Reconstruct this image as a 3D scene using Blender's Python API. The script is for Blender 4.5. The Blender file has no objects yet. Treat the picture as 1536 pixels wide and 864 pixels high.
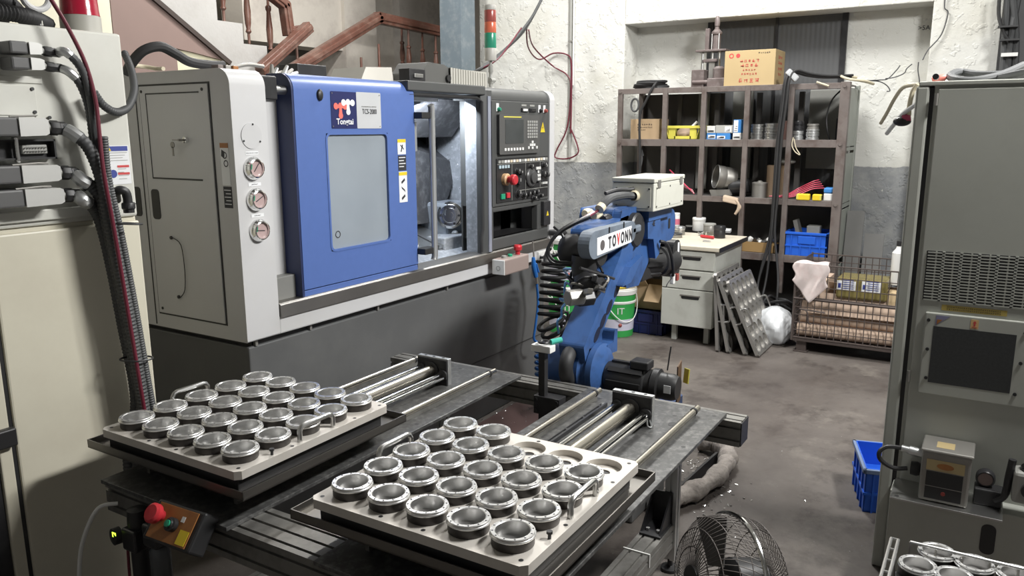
import bpy, bmesh, math, random
from mathutils import Vector, Matrix
random.seed(7)
PI = math.pi
SC = bpy.context.scene
COL = SC.collection

# ---------------------------------------------------------------- camera, world, lamps, exposure
cd = bpy.data.cameras.new('camera'); cam = bpy.data.objects.new('camera', cd); COL.objects.link(cam)
SC.camera = cam
cd.sensor_width = 36.0; cd.lens = 36.0*1185.9/1536.0; cd.clip_start = 0.05
_yaw, _pit, _rol = math.radians(31.4517), math.radians(11.4292), math.radians(-0.1918)
_f = Vector((math.cos(_yaw)*math.cos(_pit), math.sin(_yaw)*math.cos(_pit), -math.sin(_pit)))
_r = Vector((math.sin(_yaw), -math.cos(_yaw), 0)); _u = _r.cross(_f)
_r2 = _r*math.cos(_rol)+_u*math.sin(_rol); _u2 = -_r*math.sin(_rol)+_u*math.cos(_rol)
_m = Matrix((_r2, _u2, -_f)).transposed().to_4x4(); _m.translation = (0, 0, 1.65)
cam.matrix_world = _m

w = bpy.data.worlds.new('world'); SC.world = w; w.use_nodes = True
w.node_tree.nodes['Background'].inputs[0].default_value = (0.93, 0.97, 1.0, 1)
w.node_tree.nodes['Background'].inputs[1].default_value = 0.10

def area(name, loc, target, sx, sy, power, col):
    l = bpy.data.lights.new(name, 'AREA'); l.shape = 'RECTANGLE'; l.size = sx; l.size_y = sy
    l.energy = power; l.color = col
    o = bpy.data.objects.new(name, l); COL.objects.link(o); o.location = loc
    d = Vector(target)-Vector(loc); o.rotation_euler = d.to_track_quat('-Z', 'Y').to_euler()
    return o
# ceiling tube lamps of the workshop (above the frame)
area('ceiling_tube_light', (3.2, -0.95, 3.45), (3.2, 1.2, 0.6), 1.3, 0.3, 185, (1.0, 0.99, 0.965))
area('ceiling_tube_light_rear', (5.5, 1.9, 4.4), (5.6, 2.0, 0), 0.3, 1.3, 135, (1.0, 0.99, 0.965))
area('ceiling_tube_light_stairs', (4.6, 4.3, 4.4), (4.6, 5.0, 0), 1.3, 0.3, 80, (1.0, 0.98, 0.95))
SC.view_settings.view_transform = 'Standard'
SC.view_settings.look = 'None'
SC.view_settings.gamma = 1.0
SC.view_settings.use_curve_mapping = False
SC.view_settings.exposure = 0.35

# ---------------------------------------------------------------- materials
MATS = {}
def mat(name, col, rough=0.5, metal=0.0, var=0.10, scale=6.0, bump=0.0, bscale=40.0, dirt=None, dirt_amt=0.0, dscale=3.0, coat=0.0, emit=0.0):
    if name in MATS: return MATS[name]
    m = bpy.data.materials.new(name); m.use_nodes = True; MATS[name] = m
    nt = m.node_tree; b = nt.nodes['Principled BSDF']
    b.inputs['Roughness'].default_value = rough; b.inputs['Metallic'].default_value = metal
    if coat: b.inputs['Coat Weight'].default_value = coat
    tc = nt.nodes.new('ShaderNodeTexCoord'); n = nt.nodes.new('ShaderNodeTexNoise')
    n.inputs['Scale'].default_value = scale; n.inputs['Detail'].default_value = 5
    nt.links.new(tc.outputs['Object'], n.inputs['Vector'])
    mx = nt.nodes.new('ShaderNodeMix'); mx.data_type = 'RGBA'
    mx.inputs['A'].default_value = (*[max(0, c*(1-var)) for c in col], 1)
    mx.inputs['B'].default_value = (*[min(1, c*(1+var)) for c in col], 1)
    nt.links.new(n.outputs['Fac'], mx.inputs['Factor']); out = mx.outputs['Result']
    if dirt:
        n2 = nt.nodes.new('ShaderNodeTexNoise'); n2.inputs['Scale'].default_value = dscale; n2.inputs['Detail'].default_value = 8
        n2.inputs['Roughness'].default_value = 0.65
        nt.links.new(tc.outputs['Object'], n2.inputs['Vector'])
        r = nt.nodes.new('ShaderNodeMapRange'); r.inputs['From Min'].default_value = 0.48; r.inputs['From Max'].default_value = 0.72
        r.inputs['To Max'].default_value = dirt_amt
        nt.links.new(n2.outputs['Fac'], r.inputs['Value'])
        m2 = nt.nodes.new('ShaderNodeMix'); m2.data_type = 'RGBA'; m2.inputs['B'].default_value = (*dirt, 1)
        nt.links.new(out, m2.inputs['A']); nt.links.new(r.outputs['Result'], m2.inputs['Factor']); out = m2.outputs['Result']
    nt.links.new(out, b.inputs['Base Color'])
    if bump:
        n3 = nt.nodes.new('ShaderNodeTexNoise'); n3.inputs['Scale'].default_value = bscale; n3.inputs['Detail'].default_value = 4
        nt.links.new(tc.outputs['Object'], n3.inputs['Vector'])
        bp = nt.nodes.new('ShaderNodeBump'); bp.inputs['Strength'].default_value = bump; bp.inputs['Distance'].default_value = 0.01
        nt.links.new(n3.outputs['Fac'], bp.inputs['Height']); nt.links.new(bp.outputs['Normal'], b.inputs['Normal'])
    if emit:
        b.inputs['Emission Color'].default_value = (*col, 1); b.inputs['Emission Strength'].default_value = emit
    return m

def wall_mat():
    m = bpy.data.materials.new('plaster_two_tone'); m.use_nodes = True; nt = m.node_tree; b = nt.nodes['Principled BSDF']
    b.inputs['Roughness'].default_value = 0.85
    N = nt.nodes.new; L = nt.links.new
    tc = N('ShaderNodeTexCoord'); sp = N('ShaderNodeSeparateXYZ'); L(tc.outputs['Object'], sp.inputs[0])
    def noise(s, d=6, r=0.6):
        n = N('ShaderNodeTexNoise'); n.inputs['Scale'].default_value = s; n.inputs['Detail'].default_value = d
        n.inputs['Roughness'].default_value = r; L(tc.outputs['Object'], n.inputs['Vector']); return n.outputs['Fac']
    def rng(v, a, c, lo=0.0, hi=1.0):
        r = N('ShaderNodeMapRange'); r.inputs['From Min'].default_value = a; r.inputs['From Max'].default_value = c
        r.inputs['To Min'].default_value = lo; r.inputs['To Max'].default_value = hi; L(v, r.inputs['Value']); return r.outputs['Result']
    def mix(a, c, f):
        x = N('ShaderNodeMix'); x.data_type = 'RGBA'
        for k, v in (('A', a), ('B', c)):
            if isinstance(v, tuple): x.inputs[k].default_value = (*v, 1)
            else: L(v, x.inputs[k])
        L(f, x.inputs['Factor']); return x.outputs['Result']
    white = mix((0.64, 0.64, 0.605), (0.55, 0.535, 0.465), rng(noise(1.6), 0.45, 0.75))
    white = mix(white, (0.48, 0.46, 0.40), rng(noise(4.5, 9, 0.7), 0.64, 0.74, 0, 0.55))
    grey = mix((0.235, 0.245, 0.255), (0.33, 0.335, 0.33), rng(noise(5, 9, 0.7), 0.42, 0.62))
    grey = mix(grey, (0.66, 0.65, 0.60), rng(noise(9, 9, 0.75), 0.66, 0.70))
    a = N('ShaderNodeMath'); a.operation = 'MULTIPLY_ADD'; a.inputs[1].default_value = 0.05; L(noise(7), a.inputs[0]); L(sp.outputs['Z'], a.inputs[2])
    L(mix(grey, white, rng(a.outputs[0], 1.345, 1.353)), b.inputs['Base Color'])
    bp = N('ShaderNodeBump'); bp.inputs['Strength'].default_value = 0.45; bp.inputs['Distance'].default_value = 0.03
    h = N('ShaderNodeMath'); h.operation = 'ADD'; L(noise(5, 8, 0.6), h.inputs[0]); L(rng(noise(9, 3), 0.55, 0.6, 0, 0.25), h.inputs[1])
    L(h.outputs[0], bp.inputs['Height']); L(bp.outputs['Normal'], b.inputs['Normal'])
    return m
def floor_mat():
    m = bpy.data.materials.new('stained_concrete'); m.use_nodes = True; nt = m.node_tree; b = nt.nodes['Principled BSDF']
    N = nt.nodes.new; L = nt.links.new; tc = N('ShaderNodeTexCoord')
    def noise(s, d=6, r=0.6):
        n = N('ShaderNodeTexNoise'); n.inputs['Scale'].default_value = s; n.inputs['Detail'].default_value = d
        n.inputs['Roughness'].default_value = r; L(tc.outputs['Object'], n.inputs['Vector']); return n.outputs['Fac']
    def rng(v, a, c, lo=0.0, hi=1.0):
        r = N('ShaderNodeMapRange'); r.inputs['From Min'].default_value = a; r.inputs['From Max'].default_value = c
        r.inputs['To Min'].default_value = lo; r.inputs['To Max'].default_value = hi; L(v, r.inputs['Value']); return r.outputs['Result']
    def mix(a, c, f):
        x = N('ShaderNodeMix'); x.data_type = 'RGBA'
        for k, v in (('A', a), ('B', c)):
            if isinstance(v, tuple): x.inputs[k].default_value = (*v, 1)
            else: L(v, x.inputs[k])
        L(f, x.inputs['Factor']); return x.outputs['Result']
    c = mix((0.078, 0.066, 0.059), (0.128, 0.112, 0.100), rng(noise(1.4, 8), 0.4, 0.65))
    c = mix(c, (0.042, 0.033, 0.029), rng(noise(3.1, 9, 0.7), 0.52, 0.66, 0, 0.85))
    c = mix(c, (0.20, 0.18, 0.155), rng(noise(2.2, 9, 0.72), 0.58, 0.70, 0, 0.6))
    c = mix(c, (0.45, 0.43, 0.40), rng(noise(60, 2), 0.74, 0.77, 0, 0.6))
    L(c, b.inputs['Base Color']); L(rng(noise(2.5), 0.35, 0.65, 0.42, 0.75), b.inputs['Roughness'])
    bp = N('ShaderNodeBump'); bp.inputs['Strength'].default_value = 0.15; bp.inputs['Distance'].default_value = 0.01
    L(noise(30), bp.inputs['Height']); L(bp.outputs['Normal'], b.inputs['Normal'])
    return m
WALL = wall_mat(); FLOOR = floor_mat()
wht = mat('painted_white_steel', (0.53, 0.53, 0.535), 0.4, var=0.04, dirt=(0.4, 0.38, 0.34), dirt_amt=0.25)
ivory = mat('painted_ivory_steel', (0.60, 0.60, 0.55), 0.42, var=0.05, dirt=(0.36, 0.34, 0.28), dirt_amt=0.35, dscale=1.6)
cream = mat('cream_door_paint', (0.62, 0.59, 0.48), 0.45, var=0.05, dirt=(0.38, 0.34, 0.27), dirt_amt=0.4, dscale=1.5)
cabg = mat('grey_green_steel', (0.42, 0.43, 0.39), 0.45, var=0.05, dirt=(0.25, 0.25, 0.22), dirt_amt=0.3)
dgrey = mat('dark_grey_paint', (0.095, 0.097, 0.098), 0.5, var=0.08, dirt=(0.17, 0.17, 0.165), dirt_amt=0.35, dscale=2.0)
panelg = mat('control_panel_grey', (0.072, 0.074, 0.073), 0.45, var=0.06)
blk = mat('black_plastic', (0.021, 0.021, 0.022), 0.45, var=0.2)
blkm = mat('black_anodised_metal', (0.022, 0.022, 0.024), 0.35, var=0.25, dirt=(0.08, 0.08, 0.08), dirt_amt=0.3, dscale=14)
rub = mat('black_rubber', (0.022, 0.022, 0.023), 0.6, var=0.2)
grub = mat('grey_rubber_sleeve', (0.060, 0.062, 0.064), 0.55, var=0.2)
blue = mat('blue_door_paint', (0.085, 0.148, 0.385), 0.38, var=0.07, scale=30)
navy = mat('navy_door_side', (0.02, 0.03, 0.09), 0.45)
rblue = mat('robot_blue_paint', (0.036, 0.095, 0.26), 0.4, var=0.2, dirt=(0.012, 0.018, 0.04), dirt_amt=0.6, dscale=9)
rgrey = mat('worn_grey_blue_cover', (0.15, 0.18, 0.22), 0.5, var=0.15, dirt=(0.04, 0.045, 0.05), dirt_amt=0.6, dscale=12)
steel = mat('bare_steel', (0.55, 0.55, 0.54), 0.32, 1.0, var=0.12, scale=18)
bsteel = mat('brushed_steel_sheet', (0.33, 0.315, 0.295), 0.42, 1.0, var=0.2, scale=5)
chrome = mat('chromed_steel', (0.78, 0.78, 0.77), 0.13, 1.0, var=0.05)
warmst = mat('warm_polished_steel', (0.66, 0.62, 0.54), 0.25, 1.0, var=0.08)
alu = mat('aluminium', (0.60, 0.61, 0.61), 0.38, 0.85, var=0.08)
plate_m = mat('ground_tray_plate', (0.58, 0.55, 0.505), 0.5, 0.25, var=0.06, scale=7, dirt=(0.36, 0.31, 0.26), dirt_amt=0.35, dscale=9)
alud = mat('dirty_aluminium_profile', (0.24, 0.235, 0.22), 0.45, 0.6, var=0.35, scale=16, dirt=(0.05, 0.045, 0.04), dirt_amt=0.8, dscale=8)
tabl = mat('oily_dark_table_plate', (0.075, 0.075, 0.074), 0.42, 0.4, var=0.5, scale=60, dirt=(0.30, 0.30, 0.29), dirt_amt=0.5, dscale=45)
ironr = mat('rusty_painted_angle_iron', (0.17, 0.145, 0.135), 0.55, 0.15, var=0.25, scale=9, dirt=(0.075, 0.045, 0.035), dirt_amt=0.8, dscale=6)
irong = mat('grey_green_shelf_sheet', (0.30, 0.32, 0.29), 0.55, var=0.12)
darksh = mat('shelf_dark_sheet', (0.085, 0.08, 0.076), 0.7, var=0.2)
brownw = mat('brown_varnished_wood', (0.135, 0.06, 0.043), 0.32, var=0.35, scale=14, dirt=(0.42, 0.33, 0.27), dirt_amt=0.25, dscale=8)
brownp = mat('brown_board', (0.235, 0.165, 0.145), 0.7, var=0.05)
conc = mat('grey_plaster_stair', (0.42, 0.41, 0.395), 0.85, var=0.1, scale=4, bump=0.2, dirt=(0.34, 0.32, 0.30), dirt_amt=0.6, dscale=5)
beige = mat('stained_beige_plaster', (0.60, 0.56, 0.50), 0.85, var=0.1, scale=3, bump=0.15, dirt=(0.36, 0.32, 0.29), dirt_amt=0.7, dscale=3)
mould = mat('mouldy_plaster', (0.52, 0.49, 0.45), 0.85, var=0.2, scale=4, dirt=(0.25, 0.235, 0.22), dirt_amt=0.8, dscale=4)
colst = mat('blue_grey_steel_column', (0.15, 0.19, 0.22), 0.5, var=0.1, dirt=(0.5, 0.5, 0.48), dirt_amt=0.25, dscale=12)
darkwin = mat('dark_corrugated_panel', (0.085, 0.087, 0.09), 0.45, var=0.25, scale=3)
card = mat('brown_cardboard', (0.42, 0.30, 0.18), 0.8, var=0.08)
cardy = mat('yellowish_cardboard', (0.45, 0.335, 0.175), 0.75, var=0.06)
cardp = mat('pinkish_cardboard', (0.52, 0.39, 0.30), 0.8, var=0.1)
crate = mat('blue_crate_plastic', (0.02, 0.12, 0.62), 0.38, var=0.08)
navyc = mat('navy_crate_plastic', (0.012, 0.018, 0.09), 0.4, var=0.15)
yel = mat('yellow_plastic', (0.75, 0.56, 0.03), 0.4)
yelb = mat('pale_yellow_bin', (0.66, 0.60, 0.10), 0.4, var=0.1)
grn = mat('green_bucket', (0.04, 0.36, 0.08), 0.35, var=0.08)
lav = mat('pale_lavender_band', (0.60, 0.60, 0.72), 0.4)
whp = mat('white_plastic', (0.72, 0.72, 0.70), 0.4, var=0.04)
whpaper = mat('white_label', (0.74, 0.75, 0.76), 0.6, var=0.03)
red = mat('red_plastic', (0.50, 0.03, 0.04), 0.3)
redw = mat('dark_red_wire', (0.13, 0.015, 0.03), 0.4)
pink = mat('pink_red_rod', (0.62, 0.07, 0.13), 0.4)
grnb = mat('green_button', (0.02, 0.30, 0.16), 0.35)
org = mat('orange_plate', (0.34, 0.14, 0.04), 0.45, var=0.15, dirt=(0.2, 0.08, 0.03), dirt_amt=0.6, dscale=20)
ink = mat('black_ink', (0.03, 0.03, 0.035), 0.6)
redink = mat('red_ink', (0.55, 0.06, 0.06), 0.6)
blueink = mat('blue_ink', (0.04, 0.06, 0.28), 0.5)
navyink = mat('navy_logo_plate', (0.02, 0.025, 0.10), 0.35)
coral = mat('coral_logo_paint', (0.75, 0.16, 0.13), 0.4)
gauge_m = mat('gauge_dial', (0.46, 0.34, 0.33), 0.25, var=0.15, scale=30)
pane_m = mat('hazy_machine_window', (0.27, 0.305, 0.34), 0.16, var=0.25, scale=2.5)
screen_m = mat('dark_screen_glass', (0.035, 0.04, 0.042), 0.12, var=0.4, scale=10)
chip = mat('metal_chips', (0.70, 0.70, 0.69), 0.25, 0.9, var=0.3, scale=40)
inter = mat('splashed_inner_sheet', (0.36, 0.38, 0.41), 0.35, 0.3, var=0.3, scale=30, dirt=(0.62, 0.64, 0.68), dirt_amt=0.9, dscale=38)
interd = mat('dark_inner_cover', (0.055, 0.055, 0.058), 0.45, 0.3, var=0.3, scale=12, dirt=(0.26, 0.26, 0.27), dirt_amt=0.4, dscale=20)
cloth = mat('pale_pink_rag', (0.66, 0.58, 0.56), 0.9, var=0.08, dirt=(0.5, 0.36, 0.34), dirt_amt=0.5, dscale=14)
bagm = mat('white_plastic_bag', (0.62, 0.64, 0.66), 0.35, var=0.06)
sock = mat('dirty_absorbent_sock', (0.30, 0.27, 0.245), 0.9, var=0.4, scale=22, bump=0.9, bscale=30, dirt=(0.14, 0.12, 0.11), dirt_amt=0.8, dscale=14)
tapey = mat('amber_film', (0.20, 0.165, 0.06), 0.2, var=0.3, scale=9)
desk_m = mat('desk_grey_paint', (0.50, 0.51, 0.47), 0.5, var=0.06, dirt=(0.28, 0.27, 0.24), dirt_amt=0.5, dscale=5)
desk_t = mat('cream_desk_top', (0.60, 0.55, 0.45), 0.5, var=0.08, dirt=(0.3, 0.27, 0.22), dirt_amt=0.4, dscale=7)
wirew = mat('cream_hose', (0.58, 0.52, 0.38), 0.5)
bluew = mat('blue_air_hose', (0.02, 0.13, 0.42), 0.35)
ltbluew = mat('light_blue_air_hose', (0.14, 0.36, 0.66), 0.35)
amber = mat('lamp_green_led', (0.55, 0.9, 0.05), 0.4, emit=2.0)
lred = mat('dull_red_lens', (0.30, 0.07, 0.06), 0.25)
lora = mat('orange_lens', (0.55, 0.13, 0.07), 0.25)
lgrn = mat('green_lens', (0.03, 0.24, 0.15), 0.25)
greyp = mat('grey_plastic', (0.30, 0.30, 0.28), 0.5, var=0.1)
tealp = mat('teal_fitting', (0.05, 0.42, 0.33), 0.4)
tin = mat('dull_tin', (0.30, 0.29, 0.27), 0.45, 0.6, var=0.2)

# ---------------------------------------------------------------- mesh helpers
def V(*a): return Vector(a[0] if len(a) == 1 else a)
class MB:
    def __init__(s): s.v = []; s.f = []; s.sm = []
    def add(s, vs, fs, smooth=False):
        o = len(s.v); s.v += [tuple(p) for p in vs]; s.f += [[i+o for i in q] for q in fs]; s.sm += [smooth]*len(fs); return s
    def box(s, x0, x1, y0, y1, z0, z1):
        x0, x1 = min(x0, x1), max(x0, x1); y0, y1 = min(y0, y1), max(y0, y1); z0, z1 = min(z0, z1), max(z0, z1)
        vs = [(x, y, z) for x in (x0, x1) for y in (y0, y1) for z in (z0, z1)]
        return s.add(vs, [(0, 1, 3, 2), (4, 6, 7, 5), (0, 4, 5, 1), (2, 3, 7, 6), (0, 2, 6, 4), (1, 5, 7, 3)])
    def obox(s, c, ax, ay, az):   # centre and three half-axis vectors
        c, ax, ay, az = V(c), V(ax), V(ay), V(az)
        vs = [c+ax*i+ay*j+az*k for i in (-1, 1) for j in (-1, 1) for k in (-1, 1)]
        fs = [(0, 1, 3, 2), (4, 6, 7, 5), (0, 4, 5, 1), (2, 3, 7, 6), (0, 2, 6, 4), (1, 5, 7, 3)]
        if ax.cross(ay).dot(az) < 0: fs = [q[::-1] for q in fs]
        return s.add(vs, fs)
    def frame(s, d):
        d = V(d).normalized(); a = V(0, 0, 1) if abs(d.z) < 0.9 else V(1, 0, 0)
        u = d.cross(a).normalized(); return u, d.cross(u).normalized()
    def cyl(s, p0, p1, r0, r1=None, n=16, caps=True):
        r1 = r0 if r1 is None else r1; p0, p1 = V(p0), V(p1); u, w = s.frame(p1-p0)
        vs = []; 
        for p, r in ((p0, r0), (p1, r1)):
            vs += [p+(u*math.cos(2*PI*i/n)+w*math.sin(2*PI*i/n))*r for i in range(n)]
        s.add(vs, [(i, (i+1) % n, n+(i+1) % n, n+i)[::-1] for i in range(n)], True)
        if caps: s.add(vs, [tuple(range(n)), tuple(range(2*n-1, n-1, -1))])
        return s
    def lathe(s, prof, c, axis=(0, 0, 1), n=24, closed=False):
        c = V(c); d = V(axis).normalized(); u, w = s.frame(d); vs = []; m = len(prof)
        for r, h in prof: vs += [c+d*h+(u*math.cos(2*PI*i/n)+w*math.sin(2*PI*i/n))*r for i in range(n)]
        fs = []
        for k in range(m if closed else m-1):
            a, b2 = k*n, ((k+1) % m)*n
            fs += [(a+i, b2+i, b2+(i+1) % n, a+(i+1) % n) for i in range(n)]
        return s.add(vs, fs, True)
    def tube(s, pts, r, n=8, sub=0, closed=False, caps=True, rs=None):
        P = [V(p) for p in pts]
        if sub: P, rs = smooth_path(P, sub, closed, rs)
        m = len(P); T = []
        for i in range(m):
            a = P[i-1] if (i or closed) else P[0]; b2 = P[(i+1) % m] if (i < m-1 or closed) else P[-1]
            t = b2-a; T.append(t.normalized() if t.length > 1e-9 else V(0, 0, 1))
        u, _ = s.frame(T[0]); vs = []
        for i in range(m):
            u = (u-T[i]*u.dot(T[i])); u = u.normalized() if u.length > 1e-6 else s.frame(T[i])[0]
            w2 = T[i].cross(u); rr = rs[i] if rs else r
            vs += [P[i]+(u*math.cos(2*PI*k/n)+w2*math.sin(2*PI*k/n))*rr for k in range(n)]
        fs = []
        for i in range(m if closed else m-1):
            a, b2 = i*n, ((i+1) % m)*n
            fs += [(a+k, a+(k+1) % n, b2+(k+1) % n, b2+k) for k in range(n)]
        s.add(vs, fs, True)
        if caps and not closed: s.add(vs, [tuple(range(n))[::-1], tuple(range((m-1)*n, m*n))])
        return s
    def prism(s, poly, axis, a0, a1, smooth=False):   # poly in the two other axes, in x,y,z order
        def mk(p, a): return {'x': (a, p[0], p[1]), 'y': (p[0], a, p[1]), 'z': (p[0], p[1], a)}[axis]
        n = len(poly); vs = [mk(p, a0) for p in poly]+[mk(p, a1) for p in poly]
        ar = sum(poly[i][0]*poly[(i+1) % n][1]-poly[(i+1) % n][0]*poly[i][1] for i in range(n))
        flip = (ar > 0) == (axis != 'y'); flip = flip if a1 > a0 else not flip
        side = [(i, (i+1) % n, n+(i+1) % n, n+i) for i in range(n)]; cap = [tuple(range(n))[::-1], tuple(range(n, 2*n))]
        if not flip: side = [q[::-1] for q in side]; cap = [q[::-1] for q in cap]
        s.add(vs, side, smooth); return s.add(vs, cap)
    def ball(s, c, r, n=12, m=8, sx=1, sy=1, sz=1):
        c = V(c); vs = [c+V(0, 0, r*sz)]; 
        for j in range(1, m):
            t = PI*j/m
            vs += [c+V(r*sx*math.sin(t)*math.cos(2*PI*i/n), r*sy*math.sin(t)*math.sin(2*PI*i/n), r*sz*math.cos(t)) for i in range(n)]
        vs.append(c-V(0, 0, r*sz)); fs = [(0, 1+i, 1+(i+1) % n) for i in range(n)]
        for j in range(m-2):
            a = 1+j*n; fs += [(a+i, a+n+i, a+n+(i+1) % n, a+(i+1) % n) for i in range(n)]
        a = 1+(m-2)*n; fs += [(a+i, len(vs)-1, a+(i+1) % n) for i in range(n)]
        return s.add(vs, fs, True)
def smooth_path(P, sub, closed=False, rs=None):
    m = len(P); out = []; ro = []
    for i in range(m if closed else m-1):
        g = (lambda k: P[k % m]) if closed else (lambda k: P[max(0, min(m-1, k))])
        p0, p1, p2, p3 = g(i-1), g(i), g(i+1), g(i+2)
        for k in range(sub):
            t = k/sub
            out.append(0.5*((2*p1)+(p2-p0)*t+(2*p0-5*p1+4*p2-p3)*t*t+(3*p1-p0-3*p2+p3)*t**3))
            if rs: ro.append(rs[i]*(1-t)+rs[(i+1) % m]*t)
    if not closed:
        out.append(P[-1]); 
        if rs: ro.append(rs[-1])
    return out, (ro if rs else None)
def rrect(x0, x1, z0, z1, r, n=5):
    pts = []
    for cx, cz, a in ((x1-r, z1-r, 0), (x0+r, z1-r, 90), (x0+r, z0+r, 180), (x1-r, z0+r, 270)):
        for k in range(n+1):
            t = math.radians(a+90*k/n); pts.append((cx+r*math.cos(t), cz+r*math.sin(t)))
    return pts
def helix(p0, p1, r, turns, per=14, u=None):
    p0, p1 = V(p0), V(p1); d = p1-p0; uu, ww = MB().frame(d); n = int(turns*per)
    return [p0+d*(i/n)+(uu*math.cos(2*PI*i/per)+ww*math.sin(2*PI*i/per))*r for i in range(n+1)]

def thing(name, label, cat, loc=(0, 0, 0), group=None):
    o = bpy.data.objects.new(name, None); COL.objects.link(o); o.location = loc; o.empty_display_size = 0.1
    o['label'] = label; o['category'] = cat
    if group: o['group'] = group
    return o
def obj(name, mb, m, parent=None, bevel=0.0, label=None, seg=2, angle=35):
    me = bpy.data.meshes.new(name); me.from_pydata(mb.v, [], mb.f); me.update()
    me.polygons.foreach_set('use_smooth', mb.sm)
    if any(mb.sm): me.set_sharp_from_angle(angle=math.radians(angle))
    me.materials.append(m)
    o = bpy.data.objects.new(name, me); COL.objects.link(o)
    if parent is not None:
        o.parent = parent
        if parent.type == 'EMPTY': o.matrix_parent_inverse = Matrix.Translation(-Vector(parent.location))
    if bevel:
        b = o.modifiers.new('bevel', 'BEVEL'); b.width = bevel; b.segments = seg; b.limit_method = 'ANGLE'; b.angle_limit = math.radians(40)
    if label: o['label'] = label
    return o
def tag(o, label, cat, group=None):
    o['label'] = label; o['category'] = cat
    if group: o['group'] = group
    return o
def solo(name, mb, m, label, cat, group=None, bevel=0.0): return tag(obj(name, mb, m, None, bevel), label, cat, group)
def struct(name, mb, m, bevel=0.0, label=None):
    o = obj(name, mb, m, None, bevel); o['kind'] = 'structure'
    if label: o['label'] = label
    return o
def dup(root, loc, rz=0.0, label=None, group=None, rot=None):
    r = root.copy(); COL.objects.link(r); r.location = loc; r.rotation_euler = rot or (0, 0, rz)
    if label: r['label'] = label
    if group: r['group'] = group
    def rec(a, b):
        for ch in a.children:
            c = ch.copy(); COL.objects.link(c); c.parent = b; c.matrix_parent_inverse = ch.matrix_parent_inverse.copy(); rec(ch, c)
    rec(root, r); return r
def box(*a): return MB().box(*a)
def cyl(*a, **k): return MB().cyl(*a, **k)
def tube(*a, **k): return MB().tube(*a, **k)
def text(name, body, size, loc, xdir, updir, m, parent=None, align='CENTER', thick=0.0006, sx=1.0, bold=0.0):
    cu = bpy.data.curves.new(name, 'FONT'); cu.body = body; cu.size = size; cu.align_x = align; cu.align_y = 'CENTER'
    cu.extrude = thick; cu.offset = bold; cu.resolution_u = 3
    t = bpy.data.objects.new(name, cu); COL.objects.link(t)
    bpy.context.view_layer.update()
    me = bpy.data.meshes.new_from_object(t.evaluated_get(bpy.context.evaluated_depsgraph_get()))
    bpy.data.objects.remove(t); x = V(xdir).normalized(); u = V(updir).normalized(); z = x.cross(u)
    M4 = Matrix((x, u, z)).transposed().to_4x4(); M4.translation = loc
    me.transform(M4 @ Matrix.Diagonal((sx, 1, 1, 1))); me.materials.clear(); me.materials.append(m)
    o = bpy.data.objects.new(name, me); COL.objects.link(o)
    if parent is not None:
        o.parent = parent
        if parent.type == 'EMPTY': o.matrix_parent_inverse = Matrix.Translation(-Vector(parent.location))
    return o
def marks(name, rows, cell, loc, xdir, updir, m, parent, seed=1, gap=1.25):
    """rows of small unreadable printed characters (each a few strokes), centred on loc"""
    rs = random.Random(seed); x = V(xdir).normalized(); u = V(updir).normalized(); z = x.cross(u); mb = MB(); c0 = V(loc); R_ = len(rows)
    for ri, n in enumerate(rows):
        for k in range(n):
            c = c0+x*((k-(n-1)/2)*cell*gap)+u*(((R_-1)/2-ri)*cell*1.6)
            for _ in range(4):
                t = rs.choice((0, 1)); L = cell*rs.uniform(0.25, 0.48); o_ = x*rs.uniform(-0.3, 0.3)*cell*t+u*rs.uniform(-0.4, 0.4)*cell*(1-t)
                a_, b_ = (x, u) if t == 0 else (u, x)
                mb.obox(c+o_, a_*L, b_*cell*0.055, z*0.0005)
    return obj(name, mb, m, parent)
ORD = ['first', 'second', 'third', 'fourth', 'fifth', 'sixth', 'seventh']

# ================================================================ SETTING
struct('floor', box(-1.5, 10, -3, 8, -0.1, 0), FLOOR)
struct('wall_back', box(7.3, 7.5, 0.3, 3.3, 0, 4.6), WALL, label='white plaster recess wall behind the shelf')
struct('wall_back_left', MB().prism([(7.0, 3.06), (7.0, 4.66), (7.25, 4.75), (7.5, 4.75), (7.5, 3.06)], 'z', 0, 4.6), WALL, 0.01, 'white plaster pier with grey dado beside the shelf')
struct('wall_back_right', box(7.0, 7.5, -3, 0.55, 0, 4.6), WALL, 0.01, 'white plaster pier behind the grey cabinet')
struct('trim_1', box(7.0, 7.32, 0.55, 3.06, 2.575, 4.6), WALL, 0.008, 'white plaster beam above the shelf')
struct('ceiling', box(-1.7, 10, -3.2, 7.2, 4.6, 4.7), mat('dull_ceiling', (0.55, 0.55, 0.54), 0.9))
struct('wall_front', box(-1.7, -1.5, -3.2, 5.75, 0, 4.6), mat('dull_wall_paint', (0.27, 0.27, 0.27), 0.9), label='plain wall behind the camera')
struct('wall_right', box(-1.5, 7.5, -3.2, -3.0, 0, 4.6), mat('dull_wall_paint', (0.27, 0.27, 0.27), 0.9), label='plain wall to the right, out of view')
struct('wall_stair_end', box(9.8, 10, 4.7, 7.2, 0, 4.6), beige, label='far end wall of the stair hall')
struct('wall_stair_return', box(7.4, 10, 4.6, 4.75, 0, 4.6), beige, label='return wall of the stair hall')
wl = struct('wall_left', box(3.0, 10, 7.0, 7.2, 0, 4.6), beige, label='stained plaster wall behind the stairs')
struct('wall_left_near', box(-1.5, (3.607, 5.600, 2.473)[0], 5.6, 5.75, 0, 4.6), mat('cream_plaster', (0.68, 0.65, 0.52), 0.8, var=0.08), label='cream plaster wall left of the stairs')
struct('wall_stair_mouldy', box((8.469, 6.900, 3.124)[0], 9.8, 6.88, 7.02, 0, 4.6), mould, label='mouldy plaster wall behind the landing rail')
a = (6.749, 6.300, 2.520); b = (5.705, 6.300, 2.437)
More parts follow.
